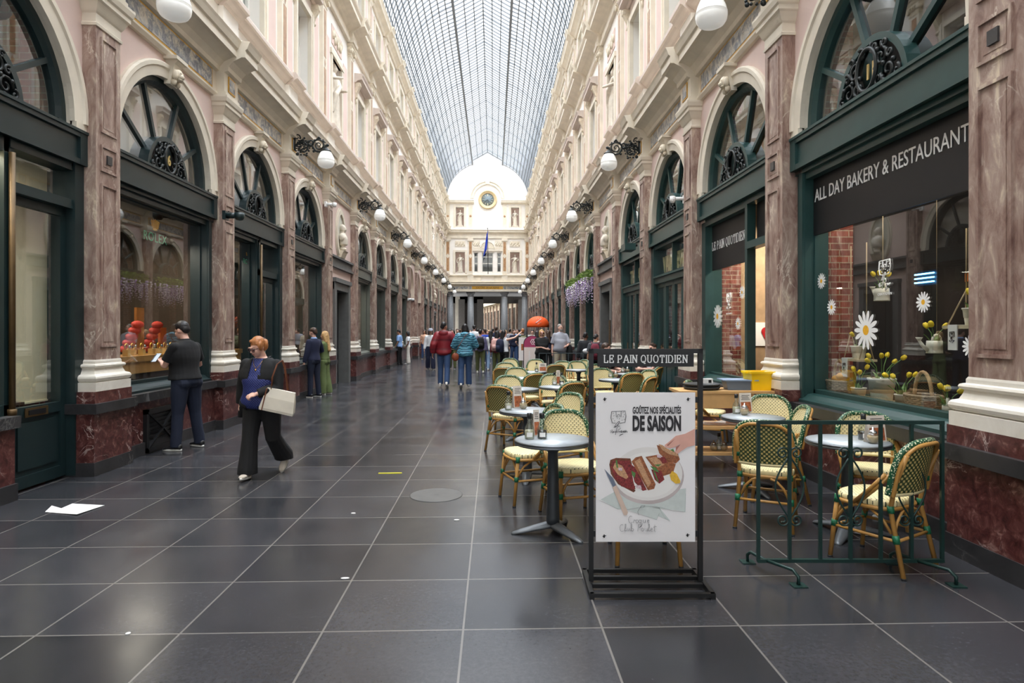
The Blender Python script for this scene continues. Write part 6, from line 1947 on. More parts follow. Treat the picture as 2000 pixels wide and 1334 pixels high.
f = MB(); f.tube([(x, yb(x, z) - 0.004, z) for x, z in outline], 0.021, 8); CH['rim'] = f.mesh('rim', [RIMM])
f = MB(); f.tube([(x * 0.97, yb(x, z) + 0.024, z - 0.014) for x, z in outline], 0.014, 8); CH['back_frame'] = f.mesh('back_frame', [BAMB])
f = MB(); f.tube([(-0.22 + 0.44 * j / 10, yb(-0.22 + 0.44 * j / 10, 0.53), 0.53) for j in range(11)], 0.016, 8); CH['lower_rail'] = f.mesh('lower_rail', [mat('cream_cane', CRM, 0.5)])
# seat: rounded, slightly domed pad
f = MB(); rings = []
N = 36
def seat_pt(t, k, z): 
    c, s_ = cos(t), sin(t)
    return (0.215 * k * (1 if c > 0 else -1) * abs(c) ** 0.62, -0.015 + 0.205 * k * (1 if s_ > 0 else -1) * abs(s_) ** 0.62, z)
for k, z in ((0.02, 0.425), (0.97, 0.425), (1.0, 0.44), (1.0, 0.462), (0.96, 0.475), (0.7, 0.48), (0.35, 0.474), (0.02, 0.47)):
    rings.append([seat_pt(2 * pi * j / N, k, z) for j in range(N)])
f.loft(rings, 0); CH['seat'] = f.mesh('seat', [WV_SEAT])
f = MB(); f.tube([seat_pt(2 * pi * j / N, 1.0, 0.42) for j in range(N)], 0.014, 8, closed=True); CH['seat_rail'] = f.mesh('seat_rail', [BAMB])
CAPB = mat('rubber_foot', rgb(30, 30, 30), 0.7)
def leg_meshes(q, front):
    f = MB(); G = []; e = MB()
    class _G:
        def tube(self, *a): q_ = MB(); q_.tube(*a); G.append(q_.mesh('binding', [BIND]))
    g = _G()
    if front:
        A, B = Vector((q * 0.185, -0.18, 0.45)), Vector((q * 0.205, -0.225, 0.0))
        f.tube([A, B], 0.016, 8)
        for t0, t1 in ((0.0, 0.12), (0.4, 0.5)): g.tube([A.lerp(B, t0), A.lerp(B, t1)], 0.021, 8)
        e.tube([B + Vector((0, 0, 0.012)), B], 0.0175, 8)
    else:
        P = [Vector((q * 0.2, yb(0.2, 0.80) + 0.035, 0.80)), Vector((q * 0.2, 0.215, 0.6)), Vector((q * 0.19, 0.18, 0.43)), Vector((q * 0.215, 0.275, 0.0))]
        f.tube(P, 0.016, 8)
        g.tube([P[1] + Vector((0, 0, 0.03)), P[1] - Vector((0, 0, 0.02))], 0.022, 8)
        g.tube([P[2] + Vector((0, 0.0, 0.02)), P[2].lerp(P[3], 0.06)], 0.022, 8)
        g.tube([P[2].lerp(P[3], 0.38), P[2].lerp(P[3], 0.5)], 0.022, 8)
        e.tube([P[3] + Vector((0, 0, 0.012)), P[3]], 0.0175, 8)
    return f.mesh('leg', [BAMB]), G, e.mesh('rubber_foot', [CAPB])
LEGS = [leg_meshes(q, fr) for fr in (True, False) for q in (1, -1)]
BRACE = []
for q in (1, -1):
    f = MB()
    for o in (0.0, 0.026):
        f.tube([(q * (0.214 + o * 0.4), 0.19 - o, 0.66), (q * (0.226 + o * 0.4), 0.10 - o, 0.55), (q * (0.218 + o * 0.4), -0.02 - o, 0.43)], 0.0125, 8)
    BRACE.append(f.mesh('side_brace', [BAMB]))
f = MB()
z = 0.23
for a, b_ in (((0.195, -0.2), (0.2, 0.225)), ((-0.195, -0.2), (-0.2, 0.225)), ((0.195, -0.2), (-0.195, -0.2)), ((0.2, 0.225), (-0.2, 0.225))):
    f.tube([(a[0], a[1], z), (b_[0], b_[1], z)], 0.011, 8)
CH['stretcher'] = f.mesh('stretcher', [BAMB])
CBR = []
for (ax_, ay, bx, by) in ((-0.18, 0.2, 0.18, 0.2), (-0.18, -0.19, 0.18, -0.19)):
    for q in (0, 1):
        x0, x1 = (ax_, ax_ * 0.25) if q == 0 else (bx, bx * 0.25)
        f = MB(); f.tube([(x0, ay, 0.26), (x0 * 0.8, ay, 0.34), (x0 * 0.5, ay, 0.395), (x1, ay, 0.41)], 0.010, 7); CBR.append(f.mesh('corner_bracket', [BAMB]))
for q in (-1, 1):
    for e in (-1, 1):
        f = MB(); f.tube([(q * 0.195, e * 0.19, 0.27), (q * 0.2, e * 0.13, 0.36), (q * 0.2, e * 0.05, 0.41)], 0.010, 7); CBR.append(f.mesh('corner_bracket', [BAMB]))
def chair(label, px, d, deg, floor_xy=None):
    th = radians(deg)
    if floor_xy: x, y = floor_xy
    else:
        x, y = at_depth(px, d)
        x += 0.29 * sin(th); y -= 0.29 * cos(th)
    t = thing('bistro_chair', label, 'chair', (x, y, 0), th, 'woven bistro chairs of the terrace')
    for nm in ('seat', 'backrest', 'rim', 'back_frame', 'lower_rail', 'seat_rail', 'stretcher'): link(nm, CH[nm], t)
    for bm_ in CBR: link('corner_bracket', bm_, t)
    for lg, bi, ft in LEGS:
        o = link('leg', lg, t); link('rubber_foot', ft, o)
        for b_ in bi: link('binding', b_, o)
    for bm_ in BRACE: link('side_brace', bm_, t)
    return t
CW_ = 'green-rimmed cream bistro chair'
c24 = floor_at(1273, 1108)
for row in [
    (1098, 5.64, 14, 'tucked against the front table, facing the camera'), (1088, 6.05, -72, 'turned left, just behind the front table'),
    (1117, 7.2, -52, 'turned towards the left, right of the second table'), (1121, 8.8, -152, 'seen from the dark back, right of the third table row'),
    (974, 8.25, 150, 'seen from behind at the left edge of the terrace'), (992, 10.05, 10, 'facing us just behind the left-edge chair'),
    (1046, 10.6, -150, 'seen from its dark back in the middle of the left tables'), (1080, 10.4, 0, 'facing us behind the table with three bottles'),
    (1008, 12.25, 6, 'facing us in the fourth left row'), (983, 12.4, 166, 'dark back showing, at the left edge of the fourth row'),
    (987, 14.2, 0, 'facing us at the left edge of the fifth row'), (995, 16.4, 18, 'farthest left one, below the woman taking a photo'),
    (1047, 15.9, -18, 'facing us in front of the pink sign'), (1086, 13.5, -172, 'dark back showing, below the woman in sunglasses'),
    (1099, 14.9, 0, 'facing us, left of the pair below the grey-shirted man'), (1126, 14.9, 5, 'facing us, right of the pair below the grey-shirted man'),
    (1142, 15.6, -62, 'turned left, just left of the sign post'), (1163, 13.5, 10, 'farther of the two behind the left sign post'),
    (1174, 12.0, 10, 'nearer of the two behind the left sign post'), (1237, 10.8, -165, 'dark back showing through the gap of the sign stand'),
    (1288, 12.6, -125, 'farthest one seen through the gap of the sign stand'), (1270, 11.5, -62, 'turned left by the green theatre doors'),
    (1272, 9.9, -128, 'seen edge-on just above the poster'), (1500, 6.98, -14, 'facing us between trolley and bakery window'),
    (1490, 4.98, 150, 'seen from behind at the left end of the green barrier'), (1572, 5.95, -102, 'sideways behind the left part of the barrier'),
    (1688, 5.5, -20, 'facing us under the bakery window behind the barrier table'), (1803, 4.12, -150, 'seen from behind at the right end of the barrier')]:
    chair(f'{CW_} {row[3]}', row[0], row[1], row[2])
chair(f'{CW_} hidden behind the poster, only legs showing', 0, 0, 176, (c24[0], c24[1] + 0.27))
p = at_depth(1385, 8.9)
chair(f'{CW_} beyond the wooden trolley', 0, 0, 62, p)

# ---- tables
ZINC = mat('zinc_top', rgb(186, 194, 200), 0.36, 0.15, vary=0.1, scale=9)
ZRIM = mat('zinc_rim', rgb(110, 114, 118), 0.35, 0.8, vary=0.1)
COLG = mat('grey_column', rgb(62, 66, 70), 0.45, 0.3, vary=0.06)
ALU = mat('aluminium_foot', rgb(100, 104, 108), 0.45, 0.55, vary=0.1)
f = MB(); f.lathe([(0, 0.735), (0.296, 0.735), (0.300, 0.74), (0.0, 0.741)], 48); T_TOP = f.mesh('tabletop', [ZINC])
f = MB(); f.lathe([(0.2, 0.715), (0.300, 0.705), (0.308, 0.709), (0.308, 0.72), (0.302, 0.723), (0.308, 0.727), (0.308, 0.737), (0.299, 0.741), (0.29, 0.735)], 48); T_RIM = f.mesh('rim', [ZRIM])
f = MB(); f.lathe([(0.055, 0.07), (0.052, 0.12), (0.043, 0.45), (0.041, 0.64), (0.06, 0.66), (0.07, 0.705), (0, 0.71)], 20); f.box(-0.12, 0.12, -0.03, 0.03, 0.695, 0.712); T_COL = f.mesh('column', [COLG])
FOOT = []
for j in range(3):
    a = 2 * pi * j / 3
    f = MB(); rings = []
    for r, w, zb, zt in ((0.0, 0.05, 0.05, 0.095), (0.06, 0.055, 0.045, 0.09), (0.16, 0.048, 0.03, 0.066), (0.26, 0.036, 0.012, 0.04), (0.32, 0.024, 0.0, 0.022), (0.335, 0.01, 0.0, 0.012)):
        c, s_ = cos(a), sin(a)
        rings.append([(r * c - u * s_, r * s_ + u * c, zz) for u, zz in ((-w, zb), (w, zb), (w * 0.9, (zb + zt) / 2), (0, zt), (-w * 0.9, (zb + zt) / 2))])
    f.loft(rings, 0); FOOT.append(f.mesh('foot', [ALU]))
TAB = []
for row in [(1080, 858, 1.15, 'front table'), (1030, 801, 0.4, 'second table'), (1013, 759, 2.0, 'bare third'), (1091, 755, 0.9, 'third with bottles'), (1022, 738, 0.2, 'fourth'), (1040, 726, 1.0, 'fifth'), (1130, 722, 0.5, 'sixth'),
            (1203, 741, 0.3, 'eighth'), (1232, 730, 1.4, 'ninth'), (1470, 814, 0.6, 'trolley'), (1655, 860, 1.9, 'barrier')]:
    TAB.append(at_height(row[0], row[1], 0.74) + (row[2],))
TL = ['round zinc cafe table nearest the sign stand, with two bottles', 'round zinc cafe table second from the front on the left', 'round bare zinc cafe table of the third row on the left', 'round zinc cafe table of the third row with bottles and menu card', 'round zinc cafe table mostly hidden by the fourth-row chairs', 'round zinc cafe table in front of the pink sign', 'round zinc cafe table on a black column left of the sign post',
      'round zinc cafe table seen through the sign stand, nearer', 'round zinc cafe table seen through the sign stand, farther', 'round zinc cafe table between trolley and barrier', 'round zinc cafe table behind the green barrier']
for (x, y, r), lab in zip(TAB, TL):
    t = thing('cafe_table', lab, 'table', (x, y, 0), r, 'round zinc terrace tables')
    link('tabletop', T_TOP, t); link('rim', T_RIM, t); link('column', T_COL, t)
    for q in FOOT: link('foot', q, t)

# ---- condiments
BGL = glass_mat('bottle_glass', (0.80, 0.84, 0.82), 0.10)
VIN = mat('dark_vinegar', rgb(46, 34, 30), 0.15)
OILM = mat('pale_oil', rgb(206, 198, 170), 0.3)
SUG = mat('brown_sugar', rgb(206, 176, 140), 0.8, vary=0.15, scale=60)
CHR = mat('chrome', rgb(200, 202, 204), 0.15, 0.95)
f = MB(); f.lathe([(0, 0), (0.037, 0), (0.04, 0.006), (0.04, 0.075), (0.034, 0.1), (0.016, 0.13), (0.0145, 0.165), (0, 0.166)], 18); B_GL = f.mesh('glass', [BGL], fix=False)
f = MB(); f.lathe([(0, 0.004), (0.036, 0.004), (0.036, 0.07), (0, 0.07)], 18); B_VI = f.mesh('contents', [VIN]); B_OI = f.mesh('contents', [OILM])
f = MB(); f.lathe([(0.0, 0.164), (0.019, 0.164), (0.019, 0.205), (0, 0.205)], 16); B_CAP = f.mesh('cap', [BLACK])
f = MB(); N = 8; f.face([f.pt((0.0405 * sin(-0.6 + 1.2 * j / N), -0.0405 * cos(-0.6 + 1.2 * j / N), 0.02)) for j in range(N + 1)] + [f.pt((0.0405 * sin(0.6 - 1.2 * j / N), -0.0405 * cos(0.6 - 1.2 * j / N), 0.055)) for j in range(N + 1)]); B_LAB = f.mesh('paper_label', [PAPER], fix=False)
f = MB(); f.lathe([(0, 0), (0.024, 0), (0.04, 0.02), (0.045, 0.045), (0.038, 0.07), (0.026, 0.08), (0, 0.081)], 18); J_GL = f.mesh('glass', [BGL], fix=False)
f = MB(); f.lathe([(0, 0.004), (0.022, 0.004), (0.037, 0.02), (0.042, 0.045), (0.037, 0.06), (0, 0.062)], 18); J_SU = f.mesh('contents', [SUG])
f = MB(); f.lathe([(0.028, 0.078), (0.03, 0.084), (0.022, 0.098), (0.009, 0.104), (0.006, 0.125), (0, 0.126)], 16); J_CAP = f.mesh('pourer', [CHR])
def bottle(label, x, y, kind, z=0.741, g='condiment bottles on the tables'):
    t = thing('condiment_bottle', label, 'bottle', (x, y, z), 0, g)
    link('glass', B_GL, t); link('contents', B_VI if kind == 'v' else B_OI, t); link('cap', B_CAP, t); link('paper_label', B_LAB, t)
def jar(label, x, y, z=0.741):
    t = thing('sugar_jar', label, 'jar', (x, y, z), 0, 'sugar shakers on the tables')
    link('glass', J_GL, t); link('contents', J_SU, t); link('pourer', J_CAP, t)
MENUF = mat('menu_food_print', rgb(170, 96, 60), 0.5, vary=0.5, scale=40)
def menu(label, x, y, rot, w=0.075, h=0.19, z=0.741):
    t = thing('menu_card', label, 'menu', (x, y, z), rot, 'menu cards on the tables')
    f = MB()
    f.prism([(-0.028, 0), (-0.025, 0), (0.001, h), (0.026, 0), (0.029, 0), (0.0, h + 0.004)], -w / 2, w / 2, 0, 'x'); f.build('card', [mat('card_stock', rgb(226, 216, 204), 0.6)], t)
    f = MB(); f.poly([(-w * 0.42, -0.0285, 0.012), (w * 0.42, -0.0285, 0.012), (w * 0.42, -0.013, h * 0.55), (-w * 0.42, -0.013, h * 0.55)])
    f.build('picture', [MENUF], t, fix=False)
    f = MB()
    for j in range(4):
        zz = h * (0.68 + 0.07 * j); yy = -0.028 + 0.029 * zz / h - 0.0015
        f.bar((-w * (0.36 - 0.05 * (j % 2)), yy, zz), (w * (0.36 - 0.06 * (j % 3)), yy, zz), 0.002, 0.005)
    f.build('print', [BLACK], t)
def on_table(i, px, py):
    return at_height(px, py, 0.741)
T = on_table
x, y = T(0, 1034, 857); bottle('white-labelled pale oil bottle with black cap on the front table', x, y, 'o')
x, y = T(0, 1059, 857); bottle('dark vinegar bottle with black cap on the front table', x, y, 'v')
x, y = T(0, 1047, 851); menu('narrow menu card between the two bottles of the front table', x, y, 0.3, 0.05, 0.21)
x, y = T(1, 993, 801); bottle('clear bottle with a black cap on the second left table', x, y, 'o')
x, y = T(1, 1022, 799); jar('sugar jar on the second left table', x, y)
x, y = T(1, 1010, 796); menu('menu card leaning behind the bottle on the second left table', x, y, 0.5, 0.11, 0.24)
x, y = T(3, 1083, 752); bottle('pale oil bottle on the third-row table with the menu card', x, y, 'o')
x, y = T(3, 1097, 753); bottle('dark vinegar bottle on the third-row table with the menu card', x, y, 'v')
x, y = T(3, 1090, 750); menu('narrow menu card between bottles of the third-row table', x, y, 0.1, 0.06, 0.22)
x, y = T(9, 1438, 808); bottle('oil bottle with black cap on the table by the trolley', x, y, 'o')
x, y = T(9, 1454, 811); jar('sugar jar on the table by the trolley', x, y)
x, y = T(9, 1455, 805); menu('wide menu card with flowers on the table by the trolley', x, y, 0.2, 0.14, 0.2)
x, y = T(10, 1686, 859); bottle('dark pepper bottle beside the menu on the barrier table', x, y, 'v')
x, y = T(10, 1705, 866); jar('sugar jar in front of the menu on the barrier table', x, y)
x, y = T(10, 1714, 864); menu('large menu card standing on the barrier table', x, y + 0.03, 0.25, 0.17, 0.2)
for i, (px, py, lab) in enumerate(((1192, 737, 'nearer'), (1216, 727, 'farther'))):
    tb = TAB[7 + i]; x, y = T(7 + i, px, py)
    bottle(f'oil bottle on the {lab} table seen through the sign stand', x, y, 'o')
    jar(f'sugar jar on the {lab} table seen through the sign stand', x + 0.1, y - 0.02)
x, y = T(5, 1060, 725); menu('white menu card on the table before the pink sign', x, y, 0.1, 0.16, 0.17)
x, y = TAB[5][0] + 0.08, TAB[5][1] - 0.1; bottle('small dark bottle beside the white card before the pink sign', x, y, 'v')

# ================================================================== sign stand with the poster
DS = 3.93
ks = DS / FPX
sx_, sy_ = at_depth(1261, DS)
ST = thing('sign_stand', 'black metal sign stand with a hanging name board and a large food poster', 'sign', (sx_, sy_, 0), -YAW)
BLK = mat('black_powder_coat', rgb(13, 13, 14), 0.45, 0.0, vary=0.1)
PXX = lambda px: (px - 1261) * ks
PZZ = lambda py: EYE - (py - 647) * ks
f = MB()
hw = PXX(1367.5)
for q in (-1, 1): f.box(q * hw - 0.014, q * hw + 0.014, -0.014, 0.014, 0.03, 1.49)
f.box(-hw - 0.014, hw + 0.014, -0.014, 0.014, 1.462, 1.49)
f.build('frame', [BLK], ST)
for q in (-1, 1):
    for zz in (1.17, 0.33):
        f = MB(); f.box(min(q * hw, q * (hw - 0.04)), max(q * hw, q * (hw - 0.04)), -0.008, 0.008, zz - 0.018, zz + 0.018); f.build('bracket', [BLK], ST)
f = MB()
for y in (-0.19, -0.05, 0.07, 0.19): f.box(-hw - (0.0 if abs(y) < 0.1 else 0.03), hw + (0.0 if abs(y) < 0.1 else 0.03), y - 0.013, y + 0.013, 0.012, 0.036)
for q in (-1, 1): f.box(q * (hw + 0.02) - 0.014, q * (hw + 0.02) + 0.014, -0.2, 0.2, 0.0, 0.036)
f.build('base', [BLK], ST)
hb = MB(); hb.box(PXX(1167), PXX(1354), -0.012, 0.006, PZZ(716), PZZ(688)); HB = hb.build('name_board', [BANDK], ST)
f = MB()
for j in range(5):
    xx = PXX(1167) + (PXX(1354) - PXX(1167)) * (0.02 + 0.24 * j); f.box(xx, xx + 0.02, -0.008, 0.004, PZZ(689), 1.47)
f.build('tab', [BLK], ST)
me, wd = serif_mesh('LE PAIN QUOTIDIEN', 0.046, 0.002, TXTW, 0.17)
o = link('lettering', me, HB, ((PXX(1180) + PXX(1341)) / 2, -0.014, PZZ(708)), (pi / 2, 0, 0)); o.scale = ((PXX(1341) - PXX(1180)) / wd, 1, 1)
POSTER = mat('poster_paper', rgb(240, 237, 237), 0.4, vary=0.02, scale=2)
f = MB(); f.box(PXX(1163), PXX(1356), -0.020, -0.014, PZZ(1056), PZZ(766)); PO = f.build('poster', [POSTER], ST)
for (px, py) in ((1180, 779), (1342, 779), (1179, 1045), (1341, 1043)):
    f = MB(); f.ball((PXX(px), -0.022, PZZ(py)), (0.006, 0.004, 0.011), 8, 6); f.bar((PXX(px) - 0.01, -0.024, PZZ(py)), (PXX(px) + 0.012, -0.024, PZZ(py) + 0.004), 0.004, 0.003); f.build('clip', [BLACK], ST)
_lay = [0.0205]
def shape(nm, polys, m, smooth_n=0):
    """flat printed shape on the poster, given by pixel outlines of the photograph's poster"""
    _lay[0] += 0.00025
    f = MB()
    for pts in polys:
        f.face([f.pt((PXX(x), -_lay[0], PZZ(y))) for x, y in pts])
    return f.build(nm, [m], PO, fix=False)
def ell(cx, cy_, rx, ry, rot=0, n=40):
    return [(cx + rx * cos(2 * pi * j / n) * cos(rot) - ry * sin(2 * pi * j / n) * sin(rot), cy_ + rx * cos(2 * pi * j / n) * sin(rot) + ry * sin(2 * pi * j / n) * cos(rot)) for j in range(n)]
INK = mat('printed_black', rgb(34, 30, 34), 0.5, vary=0)
shape('printed_napkin', [[(1172, 974), (1215, 950), (1290, 960), (1338, 952), (1337, 998), (1310, 994), (1268, 990), (1205, 993)], [(1222, 993), (1286, 989), (1308, 1016), (1284, 1006), (1281, 1013)]], mat('print_grey_green', rgb(205, 212, 208), 0.5, vary=0.04, scale=30))
f_ = mat('print_fold_line', rgb(120, 128, 124), 0.5)
def stroke(nm, lines, w, m):
    _lay[0] += 0.00025
    f = MB()
    for pts in lines:
        P = [Vector((PXX(x), -_lay[0], PZZ(y))) for x, y in pts]
        f.tube(P, w, 4, flat=0.25)
    return f.build(nm, [m], PO, fix=False)
stroke('printed_fold', [[(1170, 975), (1203, 991), (1222, 994), (1281, 1013), (1286, 1001)], [(1222, 994), (1262, 986), (1290, 989), (1310, 995), (1336, 998), (1337, 962)], [(1286, 990), (1296, 1008), (1306, 1016)]], 0.0013, f_)
shape('printed_plate_edge', [ell(1264, 928, 70, 55)], mat('print_plate_edge', rgb(196, 184, 182), 0.5))
shape('printed_plate', [ell(1264, 924, 67, 52)], mat('print_plate', rgb(232, 228, 224), 0.4, vary=0.01))
shape('printed_plate_well', [ell(1264, 926, 58, 44)], mat('print_plate_well', rgb(238, 235, 231), 0.4, vary=0.01))
BRD = mat('print_toast', rgb(150, 90, 56), 0.5, vary=0.45, scale=90)
CRU = mat('print_crust', rgb(112, 60, 38), 0.5, vary=0.4, scale=80)
FIL = mat('print_filling', rgb(128, 44, 44), 0.5, vary=0.6, scale=110)
PAL = mat('print_pale_crumb', rgb(196, 150, 112), 0.5, vary=0.3, scale=120)
shape('printed_crust', [[(1189, 906), (1191, 897), (1202, 893), (1230, 894), (1233, 905), (1224, 930), (1240, 957), (1236, 960), (1206, 944), (1192, 924)]], CRU)
shape('printed_filling', [[(1192, 908), (1196, 899), (1228, 898), (1232, 918), (1236, 940), (1240, 954), (1222, 948), (1200, 934)], [(1228, 903), (1240, 912), (1262, 955), (1254, 957), (1238, 940)]], FIL)
shape('printed_crumb', [[(1196, 912), (1200, 902), (1214, 908), (1226, 930), (1222, 934), (1206, 926)]], PAL)
shape('printed_toast', [[(1232, 900), (1240, 892), (1252, 889), (1279, 944), (1276, 953), (1264, 956)], [(1259, 891), (1281, 887), (1318, 905), (1313, 922), (1288, 930), (1276, 914)], [(1281, 868), (1290, 870), (1322, 884), (1326, 896), (1318, 904), (1300, 898), (1286, 884)]], BRD)
shape('printed_crumb', [[(1238, 900), (1248, 894), (1270, 942), (1264, 950)], [(1264, 893), (1280, 891), (1296, 906), (1282, 912)]], PAL)
shape('printed_filling', [[(1270, 915), (1290, 918), (1296, 935), (1286, 943), (1277, 935)], [(1286, 892), (1296, 890), (1302, 902), (1292, 904)], [(1206, 936), (1240, 948), (1236, 955), (1212, 948)]], FIL)
shape('printed_herb', [[(1268, 908), (1280, 912), (1286, 921), (1276, 918)], [(1276, 906), (1290, 905), (1284, 910)], [(1232, 918), (1240, 922), (1238, 932), (1233, 926)], [(1201, 898), (1204, 897), (1206, 912), (1203, 912)], [(1306, 878), (1313, 875), (1316, 882), (1308, 883)], [(1282, 938), (1274, 918), (1278, 921), (1285, 940)]], mat('print_herb', rgb(82, 128, 66), 0.5, vary=0.3, scale=90))
shape('printed_onion', [[(1206, 912), (1214, 912), (1214, 918), (1207, 917)], [(1240, 946), (1250, 946), (1252, 953), (1242, 952)], [(1281, 886), (1290, 887), (1289, 893), (1282, 892)]], mat('print_onion', rgb(214, 190, 196), 0.5, vary=0.3, scale=120))
shape('printed_lemon', [[(1306, 926), (1311, 918), (1320, 924), (1327, 938), (1326, 942), (1318, 943), (1309, 936)]], mat('print_lemon', rgb(228, 182, 62), 0.4, vary=0.15, scale=60))
shape('printed_blade', [[(1179, 914), (1196, 932), (1202, 946), (1196, 950)]], mat('print_blade', rgb(112, 122, 140), 0.4, vary=0.1))
shape('printed_handle', [[(1195, 950), (1202, 946), (1225, 998), (1223, 1004), (1217, 1004)]], mat('print_wood', rgb(212, 188, 172), 0.5))
SKP = mat('print_skin', rgb(222, 170, 154), 0.5, vary=0.05, scale=20); SKD = mat('print_skin_fold', rgb(176, 112, 98), 0.5)
shape('printed_hand', [[(1355, 836), (1355, 868), (1340, 872), (1328, 880), (1320, 886), (1316, 880), (1326, 866), (1316, 872), (1306, 874), (1298, 872), (1296, 868), (1304, 862), (1318, 850), (1336, 846)]], SKP)
shape('printed_hand_fold', [[(1318, 872), (1327, 866), (1318, 880)], [(1300, 868), (1316, 856), (1303, 870)]], SKD)
shape('printed_crumb', [[(1284, 866), (1292, 868), (1300, 874), (1320, 884), (1324, 890), (1306, 886), (1292, 878)]], PAL)
LG = MB(); emblem(LG, (PXX(1206.5), -_lay[0] - 0.001, PZZ(828)), (1, 0), 0.085, 0.0014); LG.build('printed_emblem', [INK], PO, fix=False)
def ptext(txt, x0, x1, ybase, size, bold=0.0, shear=0.0, sx=1.0):
    me = text_mesh(txt, size, 0.0003, INK, sx=1, shear=shear, bold=bold)
    xs = [v.co.x for v in me.vertices]; w0 = max(xs) - min(xs)
    o = link('printed_lettering', me, PO, ((PXX(x0) + PXX(x1)) / 2, -_lay[0] - 0.0006, PZZ(ybase)), (pi / 2, 0, 0))
    o.scale = ((PXX(x1) - PXX(x0)) / w0, 1, 1)
ptext('GOÛTEZ NOS SPÉCIALITÉS', 1234, 1328, 806.5, 0.058, 0.0016)
ptext('DE SAISON', 1234, 1328, 839, 0.126, 0.0055)
ptext('QUOTIDIEN', 1193, 1224, 843.5, 0.014, 0.0003)
# handwriting, drawn as strokes (unit = one small letter height)
def script(lines, x0, ybase, u):
    _lay[0] += 0.0003
    f = MB()
    for pts in lines:
        f.tube([(PXX(x0 + x * u), -_lay[0], PZZ(ybase - y * u)) for x, y in pts], 0.0021, 4, flat=0.3)
    f.build('printed_handwriting', [INK], PO, fix=False)
def arcs(cx, cy_, rx, ry, a0, a1, n=9): return [(cx + rx * cos(radians(a0 + (a1 - a0) * j / n)), cy_ + ry * sin(radians(a0 + (a1 - a0) * j / n))) for j in range(n + 1)]
O_ = lambda x: arcs(x, .5, .38, .5, 60, 420)
Cc = lambda x: arcs(x, 1.0, .7, 1.1, 60, 310)
ee = lambda x: [(x - .3, .5), (x + .25, .6)] + arcs(x, .5, .32, .5, 10, 320)[1:]
uu = lambda x: [(x - .35, 1), (x - .3, .2), (x, 0), (x + .3, .4), (x + .38, 1), (x + .4, .1), (x + .6, 0)]
rr2 = lambda x: [(x - .3, 0), (x - .1, .9), (x, 1), (x + .15, .7), (x + .4, .9)]
ll = lambda x, h=2.2: [(x - .3, 0), (x + .2, 1.4), (x + .2, h), (x - .05, h), (x - .1, .3), (x + .2, 0), (x + .4, .3)]
script([Cc(0.4), rr2(1.5), O_(2.3), O_(3.2), [(3.55, 1), (3.5, -1.2), (3.8, -.6), (4.0, 0)], uu(4.5), ee(5.7)], 1228, 1019, 6.4)
script([Cc(0.4), ll(1.4), uu(2.3), ll(3.3), arcs(3.7, .45, .35, .45, 120, -150), [(5.3, 0), (5.6, 2.2), (6.3, 2.2), (6.5, 1.6), (5.7, 1.1)], O_(6.8), uu(7.9), ll(8.8), ee(9.7), [(10.7, 2.0), (10.5, .2), (10.8, 0)], [(10.2, 1.3), (11.2, 1.5)]], 1211, 1035, 6.2)
script([[(0, -1.6), (-.35, -.5), (0.1, .3), (0.5, .9)], [(0.6, .6), (0.7, 1.4), (2.0, 1.5), (1.6, 0.9)]], 1246, 994, 6.0)

# ================================================================== green railing barrier
dB = 4.13
bx, by = at_depth(1661, dB)
BG = thing('railing_barrier', 'green wrought-iron railing barrier with scrolls around its bars', 'barrier', (bx, by, 0), -YAW)
kb = dB / FPX
BX = lambda px: (px - 1661) * kb
RAIL = mat('railing_green', rgb(24, 52, 48), 0.4, 0.1, vary=0.1)
f = MB(); zT, zB = EYE - (825 - 647) * kb, EYE - (1095 - 647) * kb
f.box(BX(1479), BX(1843), -0.012, 0.012, zT - 0.012, zT + 0.012)
f.build('top_rail', [RAIL], BG)
f = MB(); f.box(BX(1479), BX(1843), -0.012, 0.012, zB - 0.011, zB + 0.011); f.build('bottom_rail', [RAIL], BG)
XB = [1481, 1542, 1602, 1661, 1720, 1780, 1840]
for px in XB:
    f = MB(); f.box(BX(px) - 0.01, BX(px) + 0.01, -0.01, 0.01, zB, zT); f.build('bar', [RAIL], BG)
for px in (1542, 1661, 1780):
    for q in (-1, 1):
        f = MB(); xm = BX(px)
        zc = EYE - (952 - 647) * kb
        pts = [(xm + q * (0.012 + 0.082 * sin(pi * (j / 20)) * (1.0)), 0, zc + 0.19 - 0.38 * j / 20) for j in range(21)]
        f.tube(pts, 0.006, 6)
        f.tube([(xm + q * 0.012, 0, zc + 0.19)] + spiral((xm + q * 0.045, 0, zc + 0.225), 0.042, 0.012, pi if q > 0 else 0, 1.35, 22, 'xz', -q), 0.006, 6)
        f.tube([(xm + q * 0.012, 0, zc - 0.19)] + spiral((xm + q * 0.045, 0, zc - 0.215), 0.042, 0.012, pi if q > 0 else 0, 1.35, 22, 'xz', q), 0.006, 6)
        f.build('scroll', [RAIL], BG)
for px in (1497, 1790):
    for q in (-1, 1):
        f = MB(); xx = BX(px) 
        dx = 0.12 if q < 0 else -0.05
        f.tube([(xx, 0, zB), (xx + dx * 0.85, q * 0.16, zB + 0.0), (xx + dx, q * 0.2, zB - 0.03), (xx + dx, q * 0.2, 0.01)], 0.011, 6)
        f.build('foot_arm', [RAIL], BG)
        f = MB(); f.box(xx + dx - 0.045, xx + dx + 0.045, q * 0.2 - 0.04, q * 0.2 + 0.04, 0, 0.008); f.build('foot_plate', [RAIL], BG)

